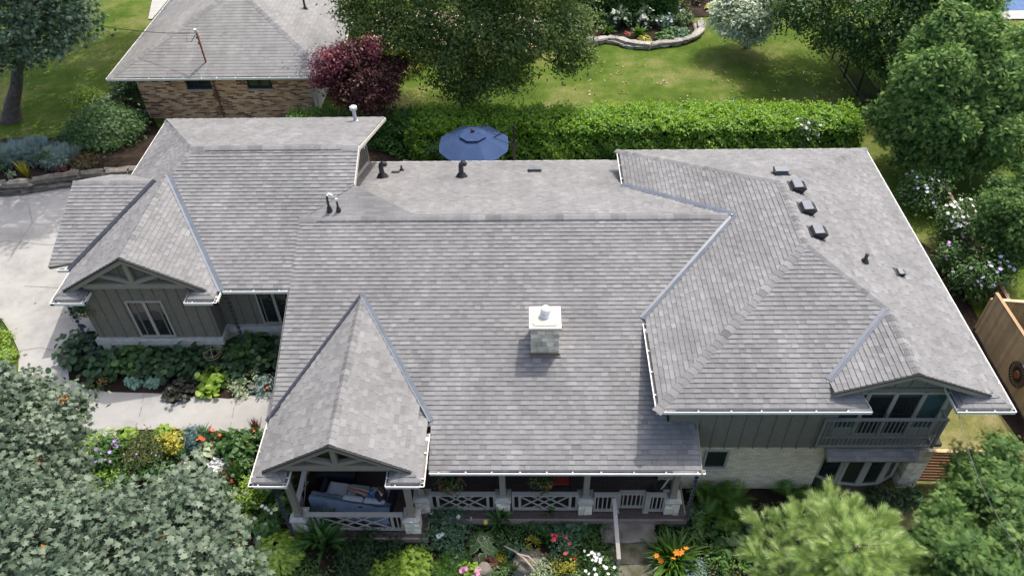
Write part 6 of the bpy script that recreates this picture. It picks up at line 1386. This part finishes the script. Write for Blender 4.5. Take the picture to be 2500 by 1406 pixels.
# --- flowering shrubs on the right side
HG = 'rose of sharon shrubs along the right fence'
mound('hibiscus', 'dark green flowering shrub with mauve blooms nearest the big cedar', 2245, 520, 62, 2.2, 2600, OVAL, .13, 'mid', cat='shrub', flowers=('mauve', 22, PET5, .075), group=HG, z=.3); mound('hibiscus', 'white flowering shrub in the middle of the fence line', 2325, 600, 56, 2.2, 2400, OVAL, .13, 'green', cat='shrub', flowers=('white', 70, PET5, .085), group=HG, z=.3)
mound('hibiscus', 'lilac flowering shrub above the tan fence', 2368, 720, 60, 2.2, 2600, OVAL, .13, 'green', cat='shrub', flowers=('mauve', 24, PET5, .08), group=HG, z=.3); mound('hibiscus', 'small green shrub between the white and lilac shrubs', 2305, 668, 36, 1.6, 1100, OVAL, .13, 'mid', cat='shrub', flowers=('lilac', 5, PET5, .08), group=HG, z=.3)
mound('hibiscus', 'flowering shrub with pale lilac blooms behind the grey roof in front of the hedge', 1950, 372, 34, 2.0, 1000, OVAL, .13, 'green', cat='shrub', flowers=('mauve', 16, PET5, .09), z=.6); mound('green_shrub', 'lime shrub in front of the dark hedge left of the parasol', 1062, 405, 22, 1.3, 500, OVAL, .15, 'green', cat='shrub', z=.6)
# --- far garden
for kind, px, py, r, h, n, tm, sz, mm, lb, fl in (('green_plant', 1470, 62, 18, .8, 320, OVAL, .17, 'green', 'fresh green plant at the left end of the far bed', None), ('hydrangea', 1512, 66, 27, 1.2, 600, OVAL, .2, 'dark', 'left of two dark hydrangeas with pale heads in the far bed', ('cream', 22, PET12, .13)), ('hydrangea', 1572, 66, 27, 1.2, 600, OVAL, .2, 'dark', 'right of two dark hydrangeas with pale heads in the far bed', ('cream', 20, PET12, .13)),
        ('sedum', 1622, 68, 24, .8, 500, OVAL, .16, 'rose', 'blue green plant with white flowers in the far bed', ('mauve', 12, PET5, .09)), ('leafy_plant', 1625, 98, 24, .5, 420, HEART, .22, 'mid', 'dark hosta like plant at the far bed edging', None), ('leafy_plant', 1660, 92, 24, .5, 420, HEART, .22, 'rose', 'blue green plant at the curved end of the far bed', None),
        ('green_plant', 1668, 58, 22, .8, 420, DIAMOND, .16, 'mid', 'tall green plant at the right end of the far bed', ('mauve', 5, PET5, .1)), ('spurge', 1530, 92, 6, .4, 60, OVAL, .1, 'mid', 'small red flowered plant in the far bed', ('rosered', 5, PET6, .1)), ('golden_shrub', 1655, 20, 26, 1.1, 500, OVAL, .18, 'olive', 'olive brown shrub behind the far bed', None),
        ('green_shrub', 1760, -8, 20, 1.0, 300, OVAL, .18, 'maroon', 'dark red shrub behind the pale dogwood', None), ('golden_shrub', 985, 168, 44, 1.2, 900, OVAL, .15, 'yellow', 'golden leaved shrub beside the purple maple', None), ('golden_shrub', 1062, 140, 26, 1.0, 400, OVAL, .15, 'yellow', 'golden leaved shrub half hidden by the big maple', None), ('green_shrub', 1235, 118, 30, 1.3, 500, OVAL, .17, 'green', 'pale green shrub seen through the big maple', None), ('green_shrub', 1790, 262, 20, .45, 240, OVAL, .12, 'rose', 'low grey green plant on the lawn side of the hedge', None), ('green_shrub', 1905, 18, 30, 1.4, 500, OVAL, .2, 'dark', 'dark shrub between the dogwood and the beech', None), ('green_shrub', 1700, 5, 24, 1.2, 400, OVAL, .18, 'brown', 'bronze shrub at the top edge behind the far bed', None)):
    mound(kind, lb, px, py, r, h, n, tm, sz, mm, flowers=fl, cat='shrub' if 'shrub' in kind or kind == 'hydrangea' else 'plant')
rosette('daylily', 'green strap leaved clump at the left of the far bed', 1483, 84, 45, .8, STRAP, 'lily', el=(.2, 1.2), wid=1.6); rosette('daylily', 'strap leaved clump behind the yellow hosta in the far bed', 1560, 92, 55, .9, STRAP, 'lily', el=(.2, 1.2), wid=1.6); hosta('hosta', 'bright yellow hosta hanging over the far edging', 1572, 106, 21, 90, 'yellow', .34, .4); hosta('hosta', 'bright yellow hosta at the top left of the pale dogwood', 1737, 22, 14, 50, 'yellow', .34, .4)
# --- low growth between the plants, dry leaves on the lawn
def scatter(name, label, n, regs, templ, size, m, seed, h=.12):
    rg = np.random.RandomState(seed); P = []
    for (x0, y0, x1, y1) in regs:
        k = n//len(regs); px = rg.uniform(x0, x1, k); py = rg.uniform(y0, y1, k); P += [G(a, b) for a, b in zip(px, py)]
    P = np.array(P); keep = np.sin(P[:, 0]*2.1+seed)+np.cos(P[:, 1]*2.7+seed*2)+rg.normal(0, .5, len(P)) > -.3; P = P[keep]; n = len(P)
    P[:, 2] += h*rg.rand(n)+.01; N = norm_rows(np.array([0, 0, 1.])+rg.normal(0, .35, (n, 3))); D = rand_dirs(n, rg); o = inst(name, templ, P, D-N*np.sum(D*N, 1, keepdims=True), N, size*rg.uniform(.6, 1.4, n), rg.rand(n), m)
    tag(o, label, 'ground cover', kind='stuff'); return o
scatter('ground_cover', 'low green weeds and seedlings between the front bed plants', 16000, [(1030, 1255, 1490, 1406), (1030, 1330, 1490, 1440), (700, 1310, 1030, 1420), (1590, 1230, 1990, 1420)], OVAL, .085, PM['mid'], 61)
scatter('ground_cover', 'low green growth between the path border plants', 8000, [(200, 1055, 640, 1220), (480, 1080, 650, 1300)], OVAL, .09, PM['green'], 62)
K_DRY = lm('dry leaf', (.28, .21, .11), (.38, .30, .17), (.47, .40, .25), trans=.1)
def litter(name, label, pts, m, seed, size=.11, n=5, sp=.22):
    rg = np.random.RandomState(seed); P = []
    for q in pts:
        b = G(*q); k = rg.randint(2, n+1); P += [b+(rg.normal(0, sp), rg.normal(0, sp*.6), .03) for _ in range(k)]
    P = np.array(P); n = len(P); N = norm_rows(np.array([0, 0, 1.])+rg.normal(0, .4, (n, 3))); tag(inst(name, OVAL, P, rand_dirs(n, rg)*[1, 1, .15], N, size*rg.uniform(.7, 1.5, n), rg.rand(n), m), label, 'leaf litter', kind='stuff')
rg = np.random.RandomState(70); litter('fallen_leaves', 'pale dry leaves scattered over the far lawn', [(rg.uniform(1420, 2080), 160+rg.choice([0, 18, 40, 66, 90])+rg.normal(0, 3)) for _ in range(44)], K_DRY, 71, size=.13, n=4)
litter('fallen_leaves', 'few dry leaves on the shaded lawn at the upper left', [(rg.uniform(20, 250), rg.uniform(130, 330)) for _ in range(22)], K_DRY, 72, n=2); litter('fallen_leaves', 'dry leaves on the driveway edge', [(rg.uniform(60, 170), rg.uniform(462, 480)) for _ in range(9)]+[(rg.uniform(10, 110), rg.uniform(560, 800)) for _ in range(6)], lm('brown leaf', (.10, .05, .03), (.18, .09, .05), (.22, .13, .07), trans=.1), 73, n=3, size=.08)
# ------------------------------------------------------------------ things on the porch, rain chains, baskets
M_NAVY = mat('navy outdoor fabric', (.012, .014, .024), (.02, .023, .036), .8, 6)
M_CUSH = mat('pale grey cushion', (.42, .42, .43), (.50, .50, .51), .9, 10, bump=.15)
M_COVER = mat('slate blue cover cloth', (.125, .165, .24), (.18, .225, .305), .75, 2.5)
M_STRIPE = mat('yellow green piping', (.26, .40, .12), None, .7); M_STRIPED = mat('dark stripe', (.03, .035, .05), None, .8)
SO = np.array([-5.36, 13.12, DZ]); SA = -.14; ca_, sa_ = math.cos(SA), math.sin(SA)
def sl_(x, y, z): return (SO[0]+ca_*x-sa_*y, SO[1]+sa_*x+ca_*y, SO[2]+z)
def sbox(mb, x0, x1, y0, y1, z0, z1):
    return mb.add([sl_(*p) for p in ((x0,y0,z0),(x1,y0,z0),(x1,y1,z0),(x0,y1,z0),(x0,y0,z1),(x1,y0,z1),(x1,y1,z1),(x0,y1,z1))], [(3,2,1,0),(4,5,6,7),(0,1,5,4),(1,2,6,5),(2,3,7,6),(3,0,4,7)])
s_ = thing('sofa', 'dark outdoor sofa with pale grey cushions on the porch', 'sofa', tuple(SO))
sbox(MB(), -1.12, 1.12, -.4, .42, .05, .3).build('base', M_NAVY, s_, bevel=.02); sbox(MB(), -1.12, 1.12, -.5, -.36, .05, .72).build('backrest', M_NAVY, s_, bevel=.03)
for x in (-1.16, 1.02): sbox(MB(), x, x+.14, -.48, .42, .05, .58).build('armrest', M_NAVY, s_, bevel=.03)
for k in range(3): sbox(MB(), -1.0+k*.68, -.34+k*.68, -.2, .42, .3, .45).build('seat_cushion', M_CUSH, s_, bevel=.05); sbox(MB(), -1.0+k*.68, -.34+k*.68, -.38, -.16, .42, .80-.03*(k == 0)).build('back_cushion', M_CUSH, s_, bevel=.07)
cv = thing('furniture_cover', 'slate blue cover with yellow green piping draped over the sofa back', 'cover', sl_(0, -.5, .8))
prof = [(-.22, .80), (-.34, .86), (-.46, .83), (-.55, .70), (-.60, .50), (-.63, .30), (-.66, .12)]; nu = 46; rg = np.random.RandomState(4); vs = []
ph = rg.rand(8)*6
def cpt(i, j, off=0.0):
    u = i/(nu-1); x = -1.28+2.5*u; y, z = prof[j]; k = j/6
    w = .035*math.sin(x*9+ph[0]+j*.5)+.025*math.sin(x*17+ph[1]+j)+.02*math.sin(x*4-j*.9); sag = .12*math.sin(max(0, u-.28)*3.3)*(j in (0, 1)) ; bulge = .16*math.exp(-((u-.88)/.09)**2)*k
    return sl_(x+.04*math.sin(j*2+u*9), y-w*k*1.2-bulge-off, z+w*(1-k)*.6-sag+(.10*math.sin(u*7+1)*k)+off)
mb = MB(); V = [cpt(i, j) for j in range(7) for i in range(nu)]; F = [(j*nu+i, j*nu+i+1, (j+1)*nu+i+1, (j+1)*nu+i) for j in range(6) for i in range(nu-1)]
c_ob = mb.add(V, F).build('cloth', M_COVER, cv, smooth=True); sb_ = c_ob.modifiers.new('subsurf', 'SUBSURF'); sb_.levels = 1; sb_.render_levels = 1; so_ = c_ob.modifiers.new('solid', 'SOLIDIFY'); so_.thickness = .008
for nm_, a, b, off, m_ in (('piping', .42, .5, .022, M_STRIPE), ('dark_stripe', .18, .38, .018, M_STRIPED), ('dark_stripe', .54, .7, .018, M_STRIPED)):
    mb = MB(); V = []
    for t_ in (a, b):
        for i in range(nu): p, q = np.array(cpt(i, 1, off)), np.array(cpt(i, 2, off)); V.append(p*(1-t_)+q*t_)
    mb.add(V, [(i, i+1, nu+i+1, nu+i) for i in range(nu-1)]).build(nm_, m_, cv, smooth=True)
mb = MB(); mb.box(-7.05, -6.45, 12.7, 14.3, DZ+.016, DZ+.024); tag(mb.build('porch_rug', mat('pale worn rug', (.20, .175, .165), (.28, .25, .24), .95, 7), None, loc=(-6.7, 13.4, DZ)), 'pale grey rug strip on the porch floor left of the sofa', 'rug')
bx = thing('storage_box', 'dark navy storage box at the back of the porch behind the sofa', 'storage box', (-6.15, 14.1, DZ)); MB().box(-6.78, -5.55, 13.84, 14.4, DZ+.03, DZ+.42).build('body', M_NAVY, bx, bevel=.02); MB().box(-6.82, -5.51, 13.8, 14.44, DZ+.42, DZ+.5).build('lid', M_NAVY, bx, bevel=.02)
mb = MB(); hp = (-5.2, 13.08, .67); mb.lathe([(.20, .0), (.205, .02), (.15, .03), (.14, .09), (.10, .14), (.02, .155)], hp, 18); o = mb.build('cap', M_BLACK, None, loc=hp, smooth=True); tag(o, 'black sun hat lying on the middle sofa cushion', 'hat')
mb = MB(); q = np.array(sl_(.86, -.02, .62)); rock(mb, q, .2, .5, .42, SA, 9, .6); tag(mb.build('pillow', mat('plum pillow', (.035, .014, .04), (.05, .022, .055), .9), None, loc=tuple(q), smooth=True), 'dark plum pillow behind the seated person', 'pillow')
# the person on the sofa: one skinned body, clothing and hair as parts
M_SKIN = mat('skin', (.50, .30, .22), (.56, .35, .26), .5, 9); M_SHIRT = mat('charcoal shirt', (.018, .018, .024), (.028, .028, .036), .85); M_SHORT = mat('bright blue shorts', (.06, .20, .48), (.09, .25, .55), .8, 12); M_HAIR = mat('dark brown hair', (.022, .015, .011), (.05, .036, .027), .6, 40)
def skin(name, P, E, R, m, parent, root=0, sub=2):
    L = Vector(parent.location); me = bpy.data.meshes.new(name); me.from_pydata([Vector(p)-L for p in P], E, []); me.materials.append(m); o = link(bpy.data.objects.new(name, me)); o.parent = parent
    md = o.modifiers.new('skin', 'SKIN'); md.use_smooth_shade = True
    for i, r in enumerate(R): me.skin_vertices[0].data[i].radius = (r, r) if np.isscalar(r) else r; me.skin_vertices[0].data[i].use_root = i == root
    s = o.modifiers.new('sub', 'SUBSURF'); s.levels = sub; s.render_levels = sub; return o
pe = thing('person', 'person in charcoal shirt and blue shorts sitting sideways with legs stretched along the sofa', 'person', (-4.72, 13.02, .65))
J = dict(pel=(-4.72, 13.02, .76), ab=(-4.60, 12.99, .92), ch=(-4.49, 12.96, 1.08), nk=(-4.47, 12.95, 1.21), hd=(-4.53, 12.965, 1.33), tp=(-4.55, 12.97, 1.42),
         hl=(-4.76, 12.93, .75), kl=(-5.17, 13.10, .86), al=(-5.53, 13.28, .715), tl=(-5.66, 13.33, .80), hr=(-4.76, 13.11, .75), kr=(-5.14, 13.24, .82), ar=(-5.55, 13.40, .70), tr=(-5.67, 13.45, .79),
         sl=(-4.50, 12.79, 1.10), el=(-4.62, 12.70, .88), wl=(-4.84, 12.84, .80), sr=(-4.49, 13.13, 1.10), er=(-4.70, 13.22, .90), wr=(-4.90, 13.06, .84))
ks = list(J); ix = {k: i for i, k in enumerate(ks)}
skin('body', [J[k] for k in ks], [(ix[a], ix[b]) for a, b in (('pel','ab'),('ab','ch'),('ch','nk'),('nk','hd'),('hd','tp'),('pel','hl'),('hl','kl'),('kl','al'),('al','tl'),('pel','hr'),('hr','kr'),('kr','ar'),('ar','tr'),('ch','sl'),('sl','el'),('el','wl'),('ch','sr'),('sr','er'),('er','wr'))],
     [.12, .115, .125, .05, .088, .07, .085, .056, .036, .03, .085, .056, .036, .03, .055, .038, .026, .055, .038, .026], M_SKIN, pe)
for s, w, e in (('l', 'wl', 'el'), ('r', 'wr', 'er')):                   # hands: palm, four fingers, thumb
    W = np.array(J[w]); d = W-np.array(J[e]); d /= np.linalg.norm(d); side = np.cross(d, (0, 0, 1.)); side /= np.linalg.norm(side); dn = np.array([0, 0, -1.])
    P = [W, W+d*.05]; E = [(0, 1)]; R = [.024, .028]
    for k, l in enumerate((.07, .08, .075, .058)):
        b = W+d*.075+side*(-.027+.018*k); i = len(P); P += [b, b+d*l*.5, b+d*l*.8+dn*.03]; E += [(1, i), (i, i+1), (i+1, i+2)]; R += [.0095, .009, .007]
    i = len(P); P += [W+d*.035+side*.04*(1 if s == 'l' else -1), W+d*.075+side*.055*(1 if s == 'l' else -1)]; E += [(1, i), (i, i+1)]; R += [.011, .008]; skin('hand', P, E, R, M_SKIN, pe, sub=1)
skin('shirt', [J[k] for k in ('ab', 'ch', 'sl', 'sr')]+[(-4.69, 13.01, .80), tuple(np.array(J['sl'])*.45+np.array(J['el'])*.55), tuple(np.array(J['sr'])*.45+np.array(J['er'])*.55), (-4.475, 12.955, 1.165)], [(0, 1), (1, 2), (1, 3), (0, 4), (2, 5), (3, 6), (1, 7)], [.135, .145, .075, .075, .14, .058, .058, .075], M_SHIRT, pe, root=4)
skin('shorts', [J['pel'], J['hl'], J['hr'], tuple(np.array(J['hl'])*.35+np.array(J['kl'])*.65), tuple(np.array(J['hr'])*.35+np.array(J['kr'])*.65)], [(0, 1), (0, 2), (1, 3), (2, 4)], [.14, .105, .105, .088, .088], M_SHORT, pe)
skin('hair', [(-4.50, 12.96, 1.30), (-4.515, 12.965, 1.40), (-4.56, 12.97, 1.435), (-4.45, 12.955, 1.27)], [(0, 1), (1, 2), (0, 3)], [.095, .10, .075, .07], M_HAIR, pe)
fc = MB(); hd = np.array(J['hd']); fd_ = np.array([-.93, .12, -.2]); fd_ /= np.linalg.norm(fd_); sd_ = np.cross(fd_, (0, 0, 1.)); up_ = np.cross(sd_, fd_)
fc.tube([hd+fd_*.08, hd+fd_*.118-up_*.025, hd+fd_*.09-up_*.04], [.008, .014, .01], 6); fc.build('nose', M_SKIN, pe, smooth=True)
for s in (-1, 1): MB().tube([hd+fd_*.083+sd_*s*.032+up_*.012, hd+fd_*.092+sd_*s*.032+up_*.012], .011, 8).build('eye', M_BLACK, pe); MB().tube([hd+sd_*s*.082+up_*.02, hd+sd_*s*.092-up_*.03], .016, 6).build('ear', M_SKIN, pe)
MB().tube([hd+fd_*.09-sd_*.022-up_*.055, hd+fd_*.093-up_*.056, hd+fd_*.09+sd_*.022-up_*.055], .007, 5).build('mouth', mat('lips', (.42, .16, .14), None, .5), pe)
# rain chains
M_CHAIN = mat('dark bronze cups', (.05, .055, .065), (.10, .11, .125), .4, 20, metal=.6)
def rain_chain(label, x, y, z0, z1):
    t = thing('rain_chain', label, 'rain chain', (x, y, z1), 0, 'cup rain chains at the gutter corners'); MB().tube([(x, y, z0), (x, y, z1)], .006, 5).build('chain', M_CHAIN, t); n = int((z0-z1)/.19); first = None
    for k in range(n):
        z = z1+.1+k*.19
        if first is None: mb = MB(); mb.lathe([(.018, 0), (.03, .02), (.06, .085), (.066, .11), (.056, .108), (.02, .03)], (x, y, z), 10); first = mb.build('cup', M_CHAIN, t, smooth=True); first.rotation_euler = (0, 0, 0)
        else: o = first.copy(); link(o); o.parent = t; o.location = Vector(first.location)+Vector((0, 0, k*.19))
rain_chain('rain chain hanging from the left wing gable at the driveway', -14.72, 17.6, 4.64, 1.75); rain_chain('rain chain in the shaded corner beside the recessed wing window', -9.72, 17.98, 4.6, 1.6)
rain_chain('rain chain at the left corner of the porch gable among hostas', -7.08, 11.86, 3.17, -.2); rain_chain('rain chain at the right end of the porch beside the ferns', 4.76, 12.6, 2.63, -.35)
# hanging baskets
BG = 'hanging flower baskets'
def basket(label, c, r, n, fl, cnt, mm, loop=.5):
    t = thing('hanging_basket', label, 'hanging basket', c, 0, BG); c = np.array(c); mb = MB(); mb.lathe([(r*.45, -.2), (r*.72, -.02), (r*.75, 0), (r*.4, -.01)], c, 14); mb.build('basket', M_BLACK, t)
    mb = MB(); [mb.tube([c+(r*.7*math.cos(a), r*.7*math.sin(a), 0), c+(0, 0, loop)], .005, 4) for a in (0, 2.1, 4.2)]; mb.build('hanger', M_BLACK, t)
    crown('foliage', t, [(c[0], c[1], c[2]+.02, r, r, r*.75), (c[0]+.1, c[1]-.1, c[2]-.1, r*.7, r*.7, r*.8)], n, OVAL, .1, PM[mm], nseed(), per=8, cr=.2, up=.5, droop=.5, loc=tuple(c))
    rg = np.random.RandomState(nseed()); blooms(t, [c+rand_dirs(1, rg)[0]*np.array([1.1, 1.1, .8])*r+(0, -.05, -.05) for _ in range(cnt)], PET6, .06, FM[fl])
basket('flower basket with crimson blooms under the eave over the left porch railing', (-2.42, 13.0, 1.78), .34, 500, 'rosered', 9, 'olive'); basket('flower basket under the eave over the middle of the porch', (.42, 13.0, 1.78), .3, 420, 'scarlet', 5, 'olive'); basket('small red flower basket on the left wing wall corner by the driveway', (-14.82, 18.15, 3.95), .28, 260, 'scarlet', 12, 'mid', .35)
p = (4.15, 13.5, DZ); mb = MB(); mb.lathe([(.17, 0), (.26, .36), (.28, .38), (.24, .37), (.2, .3)], p, 18); pt = thing('planter', 'dark round planter inside the right end of the porch', 'planter', p); mb.build('pot', M_BLACK, pt); MB().bar((4.1, 13.48, DZ+.3), (4.3, 13.62, DZ+.62), .16, .02, (1, -1, 0)).build('plant_tag', M_WHITE, pt)
chp = thing('porch_chair', 'dark porch chair with a red cushion behind the second railing', 'chair', (.98, 13.75, DZ)); MB().box(.7, 1.26, 13.5, 14.0, DZ+.4, DZ+.44).build('seat', M_BLACK, chp); MB().box(.72, 1.24, 13.52, 13.98, DZ+.44, DZ+.52).build('cushion', mat('red cushion', (.32, .03, .025), (.4, .05, .04), .85), chp, bevel=.02); MB().box(.7, 1.26, 14.0, 14.05, DZ+.4, DZ+.95).build('backrest', M_BLACK, chp)
for x in (.72, 1.24):
    for y in (13.53, 14.02): MB().box(x-.02, x+.02, y-.02, y+.02, DZ, DZ+.42).build('leg', M_BLACK, chp)
# overhead cable to the house, sagging over the side yard
a, b = np.array([11.95, 13.75, 4.2]), at_z(2500, 1330, 5.6); b = a+(b-a)*1.15
mb = MB(); mb.tube([a+(b-a)*t_+np.array([0, 0, -.5*4*t_*(1-t_)]) for t_ in np.linspace(0, 1, 18)], .008, 5)
tag(mb.build('service_cable', mat('pale cable', (.16, .16, .17), (.07, .07, .08), .5, 2.5), None, loc=tuple(a)), 'pale cable sagging from the right gable over the juniper', 'cable')
